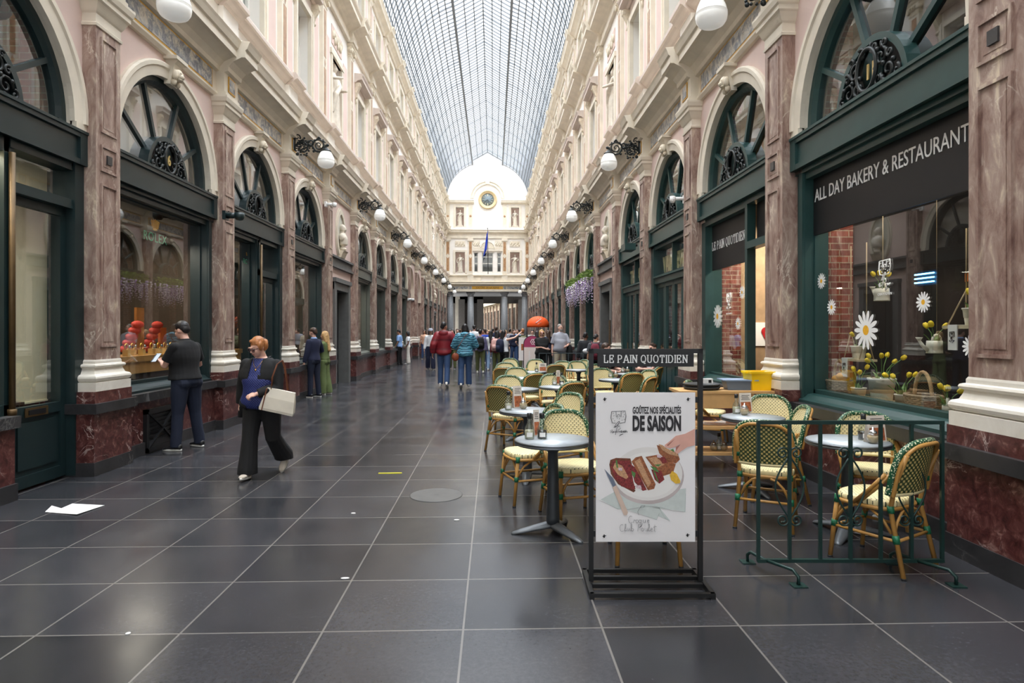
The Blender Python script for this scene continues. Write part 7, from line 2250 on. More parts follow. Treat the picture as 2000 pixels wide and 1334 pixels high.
# ================================================================== serving trolley and what it carries
BEECH = mat('beech_wood', rgb(212, 168, 112), 0.5, vary=0.12, scale=6)
tx, ty = at_depth(1417, 7.55)
TR = thing('serving_trolley', 'pale wooden serving trolley with three levels and disc wheels', 'trolley', (tx, ty, 0), -YAW)
for zz, nm in ((0.87, 'top'), (0.455, 'middle_shelf')):
    f = MB(); f.box(-0.62, 0.62, -0.25, 0.25, zz, zz + 0.03); f.build(nm, [BEECH], TR)
f = MB()
for j in range(9): f.box(-0.6, 0.6, -0.24 + 0.053 * j, -0.24 + 0.053 * j + 0.035, 0.16, 0.175)
f.build('slatted_shelf', [BEECH], TR)
f = MB(); f.box(-0.6, 0.6, -0.255, -0.235, 0.15, 0.185); f.build('front_rail', [BEECH], TR)
f = MB(); f.box(-0.6, 0.25, -0.24, -0.22, 0.7, 0.87); f.box(-0.5, -0.2, -0.22, 0.2, 0.72, 0.86); f.build('drawer', [BEECH], TR)
for q in (-1, 1):
    for e in (-1, 1):
        f = MB(); f.box(q * 0.57 - 0.02, q * 0.57 + 0.02, e * 0.22 - 0.02, e * 0.22 + 0.02, 0.1, 0.87); f.build('leg', [BEECH], TR)
        f = MB(); f.lathe([(0.0, -0.012), (0.06, -0.012), (0.065, 0), (0.06, 0.012), (0, 0.012)], 20, (q * 0.57, e * 0.245, 0.065), 0, 'y'); f.build('wheel', [BEECH], TR)
def on_trolley(px, dy, z):
    x, y = at_depth(px, 7.55 + dy); return (x, y, z)
TRAYB = mat('black_tray', rgb(44, 46, 48), 0.5, vary=0.06)
for j in range(2):
    t = thing('serving_tray', f'round black serving tray, {("lower", "upper")[j]} of the two stacked on the trolley', 'tray', on_trolley(1370, 0, 0.90 + 0.036 * j), 0, 'black trays on the trolley')
    f = MB(); f.lathe([(0, 0), (0.19, 0), (0.215, 0.035), (0.222, 0.035), (0.2, 0.006), (0, 0.006)], 32); f.build('tray', [TRAYB], t)
BLUE = mat('blue_grey_plastic', rgb(104, 124, 150), 0.45, vary=0.05)
t = thing('bus_tub', 'blue-grey plastic tub with a flat lid on the trolley', 'tub', on_trolley(1441, -0.02, 0.9), -0.1)
f = MB(); f.loft([[(q * a, e * b_, z) for q, e in ((-1, -1), (1, -1), (1, 1), (-1, 1))] for a, b_, z in ((0.14, 0.1, 0), (0.17, 0.12, 0.11))], smooth=False); f.build('tub', [BLUE], t)
f = MB(); f.box(-0.21, 0.2, -0.15, 0.15, 0.112, 0.125); f.build('lid', [mat('pale_blue_lid', rgb(136, 158, 186), 0.4)], t)
YEL = mat('yellow_plastic', rgb(250, 206, 16), 0.4, vary=0.03)
t = thing('plastic_bin', 'bright yellow plastic bin on the right end of the trolley', 'bin', on_trolley(1482, -0.06, 0.9), 0.05)
f = MB()
f.loft([[(q * a, e * b_, z) for q, e in ((-1, -1), (1, -1), (1, 1), (-1, 1))] for a, b_, z in ((0.125, 0.1, 0), (0.145, 0.12, 0.2), (0.16, 0.135, 0.2), (0.162, 0.137, 0.225), (0.145, 0.12, 0.225), (0.12, 0.095, 0.02))], smooth=False); f.build('bin', [YEL], t)
for q in (-1, 1):
    f = MB(); f.box(q * 0.15, q * 0.19, -0.05, 0.05, 0.2, 0.222); f.build('grip', [YEL], t)
t = thing('card_box', 'small white box with a black spot on top of the black trays', 'box', on_trolley(1380, 0.02, 0.972))
f = MB(); f.box(-0.065, 0.065, -0.04, 0.04, 0, 0.055); f.build('box', [PAPER], t)
f = MB(); f.box(0.01, 0.045, -0.042, -0.04, 0.008, 0.042); f.build('print', [BLACK], t)
for j, (px, col) in enumerate(((1385, rgb(214, 206, 200)), (1402, rgb(190, 160, 140)), (1422, rgb(226, 222, 220)), (1440, rgb(180, 130, 104)))):
    t = tag(MB().box(-0.1, 0.1, -0.13, 0.13, 0, 0.004).build('paper_sheet', [mat(f'sheet_{j}', col, 0.6, vary=0.3, scale=20)], None, on_trolley(px, 0.02 * (-1) ** j, 0.486 + 0.0045 * j), True, 0.4 * j), f'printed sheet on the middle shelf of the trolley, {ORD[j]} from the left', 'paper', 'printed sheets on the trolley')
x, y, z = on_trolley(1404, -0.05, 0.176); bottle('black-capped bottle standing on the lowest trolley shelf', x, y, 'o', z)
x, y, z = on_trolley(1414, -0.09, 0.176); jar('sugar jar on the lowest trolley shelf, right of the bottle', x, y, z)
x, y, z = on_trolley(1394, -0.09, 0.176); jar('sugar jar on the lowest trolley shelf, left of the bottle', x, y, z)

# ================================================================== things on the floor
t = tag(MB().build('x', []) if False else thing('paper_sheet', 'white sheet of paper lying on the floor at the left', 'paper', (0, 0, 0)), None)
fp = [floor_at(*q) for q in ((88, 1001), (101, 990), (120, 994), (141, 986), (204, 988), (150, 1007), (124, 1004))]
f = MB(); A = [f.pt((x, y, 0.004 + 0.006 * (i % 2))) for i, (x, y) in enumerate(fp)]; f.face(A)
o = f.build('sheet', [PAPER], t, fix=False); o.modifiers.new('t', 'SOLIDIFY').thickness = 0.002
fp = [floor_at(*q) for q in ((1666, 1042), (1681, 1038), (1704, 1044), (1694, 1048))]
t = thing('paper_scrap', 'small white paper scrap on the floor under the barrier table', 'paper')
f = MB(); f.face([f.pt((x, y, 0.004)) for x, y in fp]); o = f.build('scrap', [PAPER], t, fix=False); o.modifiers.new('t', 'SOLIDIFY').thickness = 0.002
t = thing('paper_scrap', 'crumpled white scrap behind the barrier, by the chair legs', 'paper', (*floor_at(1710, 1012), 0))
f = MB(); f.ball((0, 0, 0.015), (0.03, 0.02, 0.015), 8, 5); f.build('scrap', [PAPER], t)
x, y = floor_at(762, 924.5)
t = tag(MB().box(-0.13, 0.13, -0.012, 0.012, 0, 0.006).build('yellow_strip', [mat('yellow_tape', rgb(222, 210, 40), 0.5)], None, (x, y, 0), True, 0.03), 'short yellow strip lying in a floor joint', 'strip')
x, y = floor_at(852, 967)
t = thing('manhole_cover', 'round stone-filled manhole cover set in the floor slabs', 'manhole cover', (x, y, 0))
f = MB(); f.lathe([(0.245, 0.0), (0.255, 0.0), (0.255, 0.003), (0.245, 0.003)], 48); f.build('ring', [mat('ring_line', rgb(84, 82, 79), 0.5)], t)
f = MB(); f.lathe([(0, 0.0005), (0.245, 0.0005), (0.245, 0.0015), (0, 0.0015)], 48); f.build('infill', [mat('cover_stone', rgb(50, 50, 53), 0.25, vary=0.1, scale=20)], t)
f = MB(); f.box(-0.02, 0.02, -0.006, 0.006, 0.0015, 0.003); f.build('key_slot', [BLACK], t)
for j, (px, py) in enumerate(((674, 1130), (892, 1016), (690, 1003), (1134, 918), (250, 1238))):
    t = tag(MB().ball((0, 0, 0.0), (0.03 - 0.004 * j, 0.014, 0.004), 8, 5).build('litter_scrap', [PAPER], None, (*floor_at(px, py), 0.003)), f'tiny white scrap of litter on the slabs, {("left of centre in the foreground", "by the manhole cover", "between manhole and walking woman", "beside the front table leg", "in the lower left foreground")[j]}', 'litter')
# ================================================================== people
def cloth(name, col, vary=0.08, scale=12, bmp=0.25, rough=0.85): return mat('cloth_' + name, col, rough, vary=vary, scale=scale, bmp=bmp)
def puffer(name, col, col2, bands, distort=1.5, edge=0.05):
    m, nt, b = new_mat(name)
    tc = node(nt, 'TexCoord')
    wv = node(nt, 'TexWave', Scale=bands, Distortion=distort, Detail=2.0)
    wv.bands_direction = 'Z'
    wv.inputs['Detail Scale'].default_value = 1.2
    nt.links.new(tc.outputs['Object'], wv.inputs['Vector'])
    no = node(nt, 'TexNoise', Scale=9.0, Detail=3.0); nt.links.new(tc.outputs['Object'], no.inputs['Vector'])
    nt.links.new(ramp(nt, wv.outputs['Fac'], [(0.0, tuple(v * 0.6 for v in col2)), (edge, col2), (edge + 0.25, col)]), b.inputs['Base Color'])
    b.inputs['Roughness'].default_value = 0.5
    bump(nt, b, wv.outputs['Fac'], 0.45, 0.02)
    return m
HB_, HBR, HBL, HRD, HGR = (mat('hair_' + n, c, 0.5, vary=0.25, scale=40, bmp=0.4) for n, c in (('black', rgb(26, 22, 22)), ('brown', rgb(66, 46, 34)), ('blond', rgb(196, 156, 104)), ('copper', rgb(168, 108, 62)), ('grey', rgb(140, 134, 128))))
NAVY, BLACKC, JEAN, JEANL, DENIM = cloth('navy', rgb(26, 32, 58)), cloth('black', rgb(13, 13, 15)), cloth('jeans', rgb(54, 78, 116)), cloth('light_jeans', rgb(126, 152, 184)), cloth('dark_jeans', rgb(22, 30, 50))
WHITEC, BEIGE, GREYC, OLIVE, LBLUE = cloth('white', rgb(226, 228, 232)), cloth('beige', rgb(196, 184, 160)), cloth('grey', rgb(160, 162, 172)), cloth('olive', rgb(84, 90, 54)), cloth('light_blue', rgb(134, 168, 214))
SHB, SHW, SHBG = mat('shoe_black', rgb(28, 28, 30), 0.5), mat('shoe_white', rgb(226, 222, 214), 0.6), mat('shoe_beige', rgb(206, 196, 182), 0.6)
def at_px(px, d): return at_depth(px, d)

# ---- the woman walking towards us
f = Fig(legs=((-0.12, 0.62, 0.02), (0.22, 0.08, 0.0)), arms=(((0.06, -0.25, 1.05), (1.0, 0.6, -0.4)), ((-0.32, 0.06, 0.88), (-1, 1, 0))), lean=0.06, side=0.02, head=(-0.45, 0.42), girth=1.42, sh=1.12)
W, f, up = person('woman in black jacket, blue blouse and glasses walking towards us with a cream tote', floor_at(512, 931), radians(-8), f, 0.878, 0.0075, SKIN1, 'fair', ('tied', HRD), None, (), dict(m=BLACKC, wide=0.035, length=0.98, ankle=0.07, bag=0.012), SHBG, None, True, (0.9, 0.4), ((0.2, -0.6, 0.8), None), (0.0, 0.1), (-0.85, 0.12))
DOT = weave('dotted_blouse', rgb(26, 36, 96), rgb(70, 90, 160), ('X', 'Z'), 2 * pi / 0.03, 0.7)
link('blouse', top_mesh(f, 0.010, DOT, 0.016, 0.86, 0.0, 0.04, 'blouse', 0.03), W, up)
jm = top_mesh(f, 0.011, BLACKC, 0.03, 0.80, 1.0, 0.0, 'jacket', 0.05, collar=0.0)
bm = bmesh.new(); bm.from_mesh(jm)
kill = [fc for fc in bm.faces if (lambda p: p.y < -0.03 and abs(p.x + 0.0) < 0.075 + 0.10 * max(0, 1.32 - p.z) and p.z < 1.6 and not (p.x > 0.05 and p.y < -0.2))(fc.calc_center_median())]
bmesh.ops.delete(bm, geom=kill, context='FACES'); bm.to_mesh(jm); bm.free()
jo = link('jacket', jm, W, up); sd = jo.modifiers.new('t', 'SOLIDIFY'); sd.thickness = 0.012
g = MB(); g.loft([[f.T((-0.25 + ox + a * cos(q_), 0.05 + oy + b_ * sin(q_), z)) for q_ in [2 * pi * j / 14 for j in range(14)]] for ox, oy, a, b_, z in ((0.06, 0.0, 0.05, 0.08, 1.05), (0.02, 0.02, 0.07, 0.10, 0.92), (-0.03, 0.05, 0.08, 0.11, 0.80), (-0.06, 0.07, 0.07, 0.09, 0.71))]); g.build('jacket_tail', [BLACKC], W, up)
for q in (-1, 1):
    g = MB(); rings = []
    for y, z, w in ((0.08, 1.50, 0.02), (-0.02, 1.48, 0.03), (-0.10, 1.40, 0.045), (-0.135, 1.28, 0.04), (-0.15, 1.16, 0.015)):
        xx = 0.075 if z > 1.45 else 0.085
        rings.append([f.T((q * (xx + u), y - 0.012 - 0.01 * v, z)) for u, v in ((-w * 0.3, 0), (w, 0.5), (w, -0.5), (-w * 0.3, -1))])
    g.loft(rings, 0); g.build('lapel', [BLACKC], W, up)
g = MB()
for q in (-1, 1):
    g.tube([f.Hd((q * 0.034 + 0.031 * cos(a) * (1 - 0.1 * sin(a)), -0.104 + 0.10 * abs(q * 0.034 + 0.03 * cos(a)) ** 1.0 * 0.25, 1.638 + 0.022 * sin(a))) for a in [2 * pi * j / 18 for j in range(18)]], 0.0035, 6, 0, closed=True)
    g.tube([f.Hd((q * 0.065, -0.095, 1.645)), f.Hd((q * 0.078, -0.04, 1.645)), f.Hd((q * 0.08, 0.02, 1.638))], 0.003, 6, 0)
g.tube([f.Hd((-0.006, -0.108, 1.642)), f.Hd((0.006, -0.108, 1.642))], 0.003, 6, 0)
gl = g.build('glasses', [mat('glasses_frame', rgb(46, 30, 42), 0.3)], W, up)
g = MB()
for q in (-1, 1): g.face([g.pt(f.Hd((q * 0.034 + 0.03 * cos(a), -0.101, 1.638 + 0.021 * sin(a)))) for a in [2 * pi * j / 18 for j in range(18)]])
g.build('lens', [glass_mat('tinted_lens', (0.62, 0.52, 0.56), 0.12)], gl, fix=False)
g = MB(); g.tube([f.T(p) for p in ((-0.06, -0.085, 1.46), (-0.035, -0.125, 1.40), (0.0, -0.145, 1.355), (0.035, -0.125, 1.40), (0.06, -0.085, 1.46))], 0.002, 5); g.ball(f.T((0, -0.148, 1.345)), 0.012, 8, 6); g.build('necklace', [GOLD], W, up)
bag = thing('tote_bag', 'cream tote bag with brown straps hanging from the walking woman', 'bag', (0, 0, 0))
bag.parent = None
CR_BAG = mat('cream_leather', rgb(222, 214, 198), 0.55, vary=0.05); BRN = mat('brown_strap', rgb(120, 70, 44), 0.55)
Mw = Matrix.Translation((*floor_at(512, 931), 0)) @ Matrix.Rotation(radians(-8), 4, 'Z') @ Matrix.Scale(0.878, 4) @ Matrix.Translation(up)
bag.matrix_world = Mw @ Matrix.Translation((0.275, -0.155, 0.85)) @ Matrix.Rotation(radians(14), 4, 'Y') @ Matrix.Rotation(radians(14), 4, 'Z')
g = MB(); g.loft([[(u * a, v * b_, z) for u, v in ((-1, -1), (1, -1), (1, 1), (-1, 1))] for a, b_, z in ((0.2, 0.05, -0.03), (0.205, 0.055, 0.0), (0.185, 0.045, 0.14), (0.165, 0.02, 0.25))], smooth=False); g.build('body', [CR_BAG], bag)
g = MB(); g.box(-0.172, -0.16, -0.058, -0.03, -0.03, 0.24); g.build('trim', [BRN], bag)
for yy in (-0.025, 0.025):
    g = MB(); g.tube([(-0.12, yy, 0.24), (-0.14, yy - 0.02, 0.38), (-0.13, yy + 0.03, 0.54), (-0.10, yy + 0.12, 0.585), (-0.06, yy + 0.17, 0.5), (0.06, yy + 0.06, 0.25)], 0.010, 6, flat=0.4); g.build('strap', [BRN], bag)

# ---- the man with a phone at the jeweller window
f = Fig(legs=((0.04, 0.03, 0.07), (-0.03, 0.06, 0.1)), arms=(((0.06, -0.36, 1.17), (0.8, 0.5, -1)), ((-0.16, -0.25, 1.05), (-1, 0.5, -0.6))), lean=0.05, head=(0.0, 0.32), girth=1.25, sh=1.1)
M_, f, up = person('man in black polo shirt and dark jeans looking at his phone by the jeweller window', floor_at(364, 877), radians(-108), f, 0.985, 0.009, SKIN1, 'light', ('short', HB_), dict(m=BLACKC, d=0.022, hem=0.95, sleeve=0.72, belly=0.05, collar=0.02), (), dict(m=DENIM, ankle=0.058, bag=0.006), SHB, SOLEW, False, (0.7, 0.6), ((0.6, 0.3, -0.7), None), (0.15, -0.2), (0, 0))
pm = Matrix.Translation((*floor_at(364, 877), 0)) @ Matrix.Rotation(radians(-108), 4, 'Z') @ Matrix.Scale(0.985, 4) @ Matrix.Translation(up)
ph = thing('mobile_phone', 'pale mobile phone held up by the man in the black polo', 'phone', (0, 0, 0))
Wp = f.arm[0][2]
ph.matrix_world = pm @ Matrix.Translation(Wp + Vector((-0.0, -0.10, 0.075))) @ Matrix.Rotation(radians(-42), 4, 'X')
g = MB(); g.box(-0.037, 0.037, -0.005, 0.005, -0.075, 0.075); g.build('body', [mat('phone_case', rgb(176, 196, 214), 0.3)], ph)
g = MB(); g.box(-0.033, 0.033, 0.005, 0.006, -0.07, 0.07); g.build('screen', [glow_mat('phone_screen', (0.7, 0.8, 0.9), 0.5)], ph)

# ---- the couple by the third window
f = Fig(legs=((0.03, 0.03, 0.03), (-0.03, 0.05, 0.04)), arms=(((0.27, -0.06, 0.86), (0.3, 1, 0)), ((-0.2, -0.25, 1.1), (-1, 0.5, -0.5))), head=(0.1, 0.2), girth=0.98)
person('young man in navy sweater and jeans looking into a left shop window', floor_at(613, 776), radians(-118), f, 0.955, 0.014, SKIN1, 'light', ('short', HBR), dict(m=NAVY, d=0.022, hem=0.92, name='sweater') if False else None, [('sweater', dict(m=NAVY, d=0.022, hem=0.92)), ('collar', dict(m=LBLUE, d=0.004, hem=1.38, sleeve=0.0, collar=0.02))], dict(m=DENIM), SHB, SOLEW)
f = Fig(legs=((0.02, 0.03, 0.02), (-0.05, 0.08, 0.03)), arms=(((-0.02, -0.24, 1.12), (1, 0.2, -1)), ((0.02, -0.26, 1.16), (-1, 0.2, -1))), head=(0.0, 0.05), girth=0.95)
GRN = cloth('moss', rgb(98, 112, 68))
person('woman with long blond hair in a green jumpsuit beside the navy-sweater man', floor_at(634, 771), radians(-100), f, 0.905, 0.014, SKIN1, 'fair', ('long', HBL), None, [('jumpsuit_top', dict(m=GRN, d=0.02, hem=0.98, sleeve=0.6))], dict(m=GRN, wide=0.035, waist=1.06, name='jumpsuit_legs', bag=0.01), SHW, SOLEW, True)
# ---- left: man in blue shirt and woman in white trousers
f = Fig(legs=((0.03, 0.03, 0.03), (-0.03, 0.05, 0.03)), arms=(((0.24, -0.12, 0.9), (0.5, 1, 0)), None), head=(0, 0.3))
person('man in light blue shirt and black trousers facing a left window', floor_at(780, 713), radians(-105), f, 0.95, 0.018, SKIN2, 'tan', ('short', HB_), dict(m=LBLUE, d=0.028, hem=0.86, sleeve=0.8), (), dict(m=BLACKC), SHB, SHB)
f = Fig(legs=((0.03, 0.03, 0.03), (-0.03, 0.05, 0.03)), arms=(((0.22, -0.14, 0.9), (0.5, 1, 0)), None), head=(0, 0.2), girth=0.95)
person('woman in white trousers and white top beside the blue-shirted man', floor_at(797, 711), radians(-80), f, 0.9, 0.018, SKIN3, 'dark', ('bob', HB_), dict(m=WHITEC, d=0.016, hem=1.0, sleeve=0.6), (), dict(m=cloth('cream', rgb(220, 214, 204)), wide=0.03, bag=0.01), SHW, SOLEW, True)
# ---- woman with cap, facing us
f = Fig(legs=((0.12, 0.05, 0.03), (-0.12, 0.12, 0.03)), head=(0.1, 0.15), girth=0.98)
person('woman in grey cap, white shirt and navy wide trousers walking towards us', floor_at(841, 722), radians(5), f, 0.97, 0.018, SKIN2, 'tan', ('long', HB_), dict(m=WHITEC, d=0.024, hem=0.98, name='shirt') if False else dict(m=WHITEC, d=0.024, hem=0.98), (), dict(m=NAVY, wide=0.035, waist=1.08, bag=0.015), SHB, SOLEW, True)
pw = floor_at(841, 722)
t = thing('baseball_cap', 'grey cap on the woman in white shirt and navy trousers', 'cap', (pw[0], pw[1], 1.69 * 0.97), radians(5))
g = MB(); g.lathe([(0.105, -0.03), (0.108, 0.0), (0.095, 0.05), (0.05, 0.085), (0, 0.09)], 18); g.build('crown', [GREYC], t)
g = MB(); g.ball((0, -0.14, -0.025), (0.075, 0.08, 0.012), 12, 6); g.build('brim', [GREYC], t)

# ---- red puffer man and teal puffer woman, walking away
RPUF = puffer('red_puffer', rgb(128, 24, 36), rgb(112, 18, 32), 1.25, 0.5)
TPUF = puffer('teal_puffer', rgb(88, 150, 172), rgb(56, 112, 138), 4.5, 9.0, 0.25)
f = Fig(legs=((0.16, 0.1, 0.02), (-0.16, 0.16, 0.02)), arms=(((0.30, 0.06, 0.88), (0.5, 1, 0)), ((-0.20, -0.2, 1.06), (-1, 0.6, -0.2))), head=(-0.5, 0.05), girth=1.02, sh=1.0)
person('man in puffy dark red jacket and jeans walking away from us', floor_at(867, 757), radians(176), f, 1.03, 0.013, SKIN2, 'tan', ('short', HB_), None, [('puffer_jacket', dict(m=RPUF, d=0.045, hem=0.84, puff=0.02, hood=True, cuff=-0.015))], dict(m=JEAN, ankle=0.06, bag=0.01), SHW, SOLEW, False, (0.5, 0.5), (None, None), (0, 0), (0.12, -0.4))
f = Fig(legs=((-0.1, 0.12, 0.02), (0.14, 0.08, 0.02)), arms=(((0.14, -0.24, 1.06), (1, 0.6, -0.2)), ((-0.14, -0.24, 1.06), (-1, 0.6, -0.2))), head=(0.1, 0.1), girth=1.12)
T_, f, up = person('woman in shiny teal puffer jacket and jeans walking away from us', floor_at(908, 759), radians(184), f, 0.985, 0.013, SKIN2, 'tan', ('bob', HB_), None, [('puffer_jacket', dict(m=TPUF, d=0.045, hem=0.76, puff=0.02, hood=True, flare=0.03))], dict(m=JEANL if False else JEAN, ankle=0.065, bag=0.012, wide=0.01), SHW, SOLEW, True, (0.5, 0.5), (None, None), (0, 0), (-0.45, 0.1))
Mt = Matrix.Translation((*floor_at(908, 759), 0)) @ Matrix.Rotation(radians(184), 4, 'Z') @ Matrix.Scale(0.985, 4) @ Matrix.Translation(up)
bag = thing('shoulder_bag', 'brown leather shoulder bag slung across the teal jacket', 'bag')
bag.matrix_world = Mt @ Matrix.Translation((0.27, 0.17, 0.83))
LEA = mat('tan_leather', rgb(140, 66, 38), 0.5)
g = MB(); g.ball((0, 0, 0), (0.10, 0.05, 0.12), 14, 10); g.build('body', [LEA], bag)
g = MB(); g.tube([(0.0, 0.02, 0.1), (-0.12, 0.06, 0.35), (-0.26, 0.04, 0.58), (-0.38, -0.06, 0.68)], 0.016, 6, flat=0.4); g.build('strap', [LEA], bag)

# ---- the couple in front of the pink sign, and two boys on the right
f = Fig(legs=((0.0, 0.02, 0.05), (0.0, 0.02, 0.05)), arms=(((-0.12, -0.24, 1.14), (1, 0.2, -1)), ((0.12, -0.27, 1.09), (-1, 0.2, -1))), head=(0.0, 0.0), girth=1.3, sh=1.05)
Wn, f, up = person('blond woman in black T-shirt and sunglasses standing with folded arms', at_px(1058, 20.4), radians(4), f, 0.935, 0.014, SKIN1, 'fair', ('bob', HBL), dict(m=BLACKC, d=0.03, hem=0.86, sleeve=0.8, belly=0.05), (), dict(m=BLACKC), SHB, SHB, True)
g = MB()
for q in (-1, 1): g.ball(f.Hd((q * 0.034, -0.096, 1.638)), (0.031, 0.01, 0.023), 10, 6)
g.bar(f.Hd((-0.07, -0.09, 1.643)), f.Hd((0.07, -0.09, 1.643)), 0.006, 0.006)
g.build('sunglasses', [mat('red_sunglasses', rgb(110, 30, 26), 0.2)], Wn, up)
f = Fig(legs=((0.0, 0.02, 0.05), (0.0, 0.02, 0.05)), arms=(((0.12, -0.28, 1.05), (1, 0.5, -0.6)), ((-0.26, -0.02, 0.87), (-0.3, 1, 0))), head=(0.35, -0.12), girth=1.25, sh=1.05, side=0.04)
Mn, f, up = person('bearded man in grey shirt looking up, jacket over his arm', at_px(1093, 20.6), radians(14), f, 1.04, 0.014, SKIN1, 'light', ('short', HGR), dict(m=GREYC, d=0.028, hem=0.80, sleeve=0.95, belly=0.07, collar=0.015), (), dict(m=BEIGE), SHB, SHB)
g = MB(); g.ball(f.Hd((0, -0.055, 1.555)), (0.055, 0.055, 0.04), 12, 8, 0); g.build('beard', [HGR], Mn, up)
g = MB(); 
for q in (-1, 1): g.tube([f.Hd((q * 0.034 + 0.028 * cos(a), -0.105, 1.638 + 0.02 * sin(a))) for a in [2 * pi * j / 12 for j in range(12)]], 0.004, 5, closed=True)
g.build('glasses', [BLACK], Mn, up)
Mm = Matrix.Translation((*at_px(1093, 20.6), 0)) @ Matrix.Rotation(radians(14), 4, 'Z') @ Matrix.Scale(1.04, 4) @ Matrix.Translation(up)
jk = thing('jacket', 'black jacket draped over the arm of the grey-shirted man', 'jacket'); jk.matrix_world = Mm @ Matrix.Translation((0.28, -0.14, 0.86))
g = MB(); g.loft([[(a * cos(2 * pi * j / 16), b_ * sin(2 * pi * j / 16), z) for j in range(16)] for a, b_, z in ((0.10, 0.07, -0.36), (0.11, 0.09, -0.1), (0.09, 0.09, 0.15), (0.05, 0.06, 0.24))]); g.build('cloth', [BLACKC], jk)
def backpack(label, loc, heading, k, col, z=1.22, w=0.15):
    th = heading
    t = thing('backpack', label, 'backpack', (loc[0] - 0.19 * k * sin(th), loc[1] + 0.19 * k * cos(th), z * k), th)
    g = MB(); g.loft([[(a * (1 if cos(q) > 0 else -1) * abs(cos(q)) ** 0.6, 0.02 + b_ * (1 if sin(q) > 0 else -1) * abs(sin(q)) ** 0.6, zz) for q in [2 * pi * j / 20 for j in range(20)]] for a, b_, zz in ((w * 0.7, 0.06, -0.24), (w, 0.09, -0.2), (w, 0.10, 0.0), (w * 0.9, 0.08, 0.15), (w * 0.5, 0.04, 0.22))]); g.build('body', [col], t)
    g = MB(); g.loft([[(a * cos(q), 0.11 + b_ * sin(q), zz) for q in [2 * pi * j / 14 for j in range(14)]] for a, b_, zz in ((w * 0.5, 0.03, -0.18), (w * 0.7, 0.045, -0.1), (w * 0.6, 0.035, 0.0))]); g.build('pocket', [col], t)
    for q in (-1, 1):
        g = MB(); g.tube([(q * 0.09, -0.03, 0.2), (q * 0.11, -0.16, 0.26), (q * 0.12, -0.29, 0.15), (q * 0.125, -0.24, -0.05), (q * 0.12, -0.06, -0.2)], 0.014, 6, flat=0.4); g.build('strap', [col], t)
    return t
f = Fig(legs=((0.02, 0.02, 0.03), (0.0, 0.02, 0.04)), head=(-0.6, 0.05), girth=0.95)
person('boy in black jacket with a white bag, seen from behind on the right', at_px(1144, 19.2), radians(170), f, 0.885, 0.014, SKIN3, 'dark', ('short', HB_), dict(m=cloth('charcoal', rgb(40, 42, 46)), d=0.04, hem=0.88), (), dict(m=BLACKC), SHB, SHB)
x, y = at_px(1144, 19.2)
t = thing('waist_bag', 'white waist bag on the back of the boy in black', 'bag', (x - 0.0, y - 0.22, 1.0))
g = MB(); g.ball((0, 0, 0), (0.13, 0.06, 0.08), 14, 8); g.build('body', [WHITEC], t)
g = MB(); g.tube([(0.1, 0.02, 0.03), (0.16, 0.12, 0.12), (0.17, 0.25, 0.25)], 0.015, 6); g.build('strap', [BLACKC], t)
f = Fig(legs=((0.02, 0.02, 0.03), (0.0, 0.02, 0.04)), head=(-0.5, 0.35), girth=1.0)
person('boy in dark grey T-shirt with a maroon backpack on the right', at_px(1163, 17.9), radians(168), f, 0.86, 0.014, SKIN2, 'tan', ('short', HB_), dict(m=cloth('slate', rgb(72, 76, 82)), d=0.03, hem=0.86, sleeve=0.8), (), dict(m=BLACKC), SHB, SHB)
backpack('maroon backpack on the boy in grey', at_px(1163, 17.9), radians(168), 0.86, cloth('maroon', rgb(110, 34, 52)), 1.2, 0.13)

# ---- woman reaching up to take a photo
f = Fig(legs=((0.0, 0.02, 0.05), (0.0, 0.05, 0.05)), arms=(((0.15, -0.2, 1.2), (1, 0.5, -0.5)), ((-0.40, -0.40, 1.62), (-1, 0.3, -0.6))), head=(-0.3, -0.05), girth=1.05)
WP = at_px(985, 21.5)
person('long-haired woman in white top reaching up with one bare arm', WP, radians(128), f, 0.93, 0.014, SKIN1, 'light', ('long', HB_), dict(m=WHITEC, d=0.02, hem=0.95, sleeve=0.0), (), dict(m=BLACKC, wide=0.03, bag=0.02), SHB, SHB, True)
backpack('navy backpack on the woman reaching up', WP, radians(128), 0.93, NAVY, 1.2, 0.16)

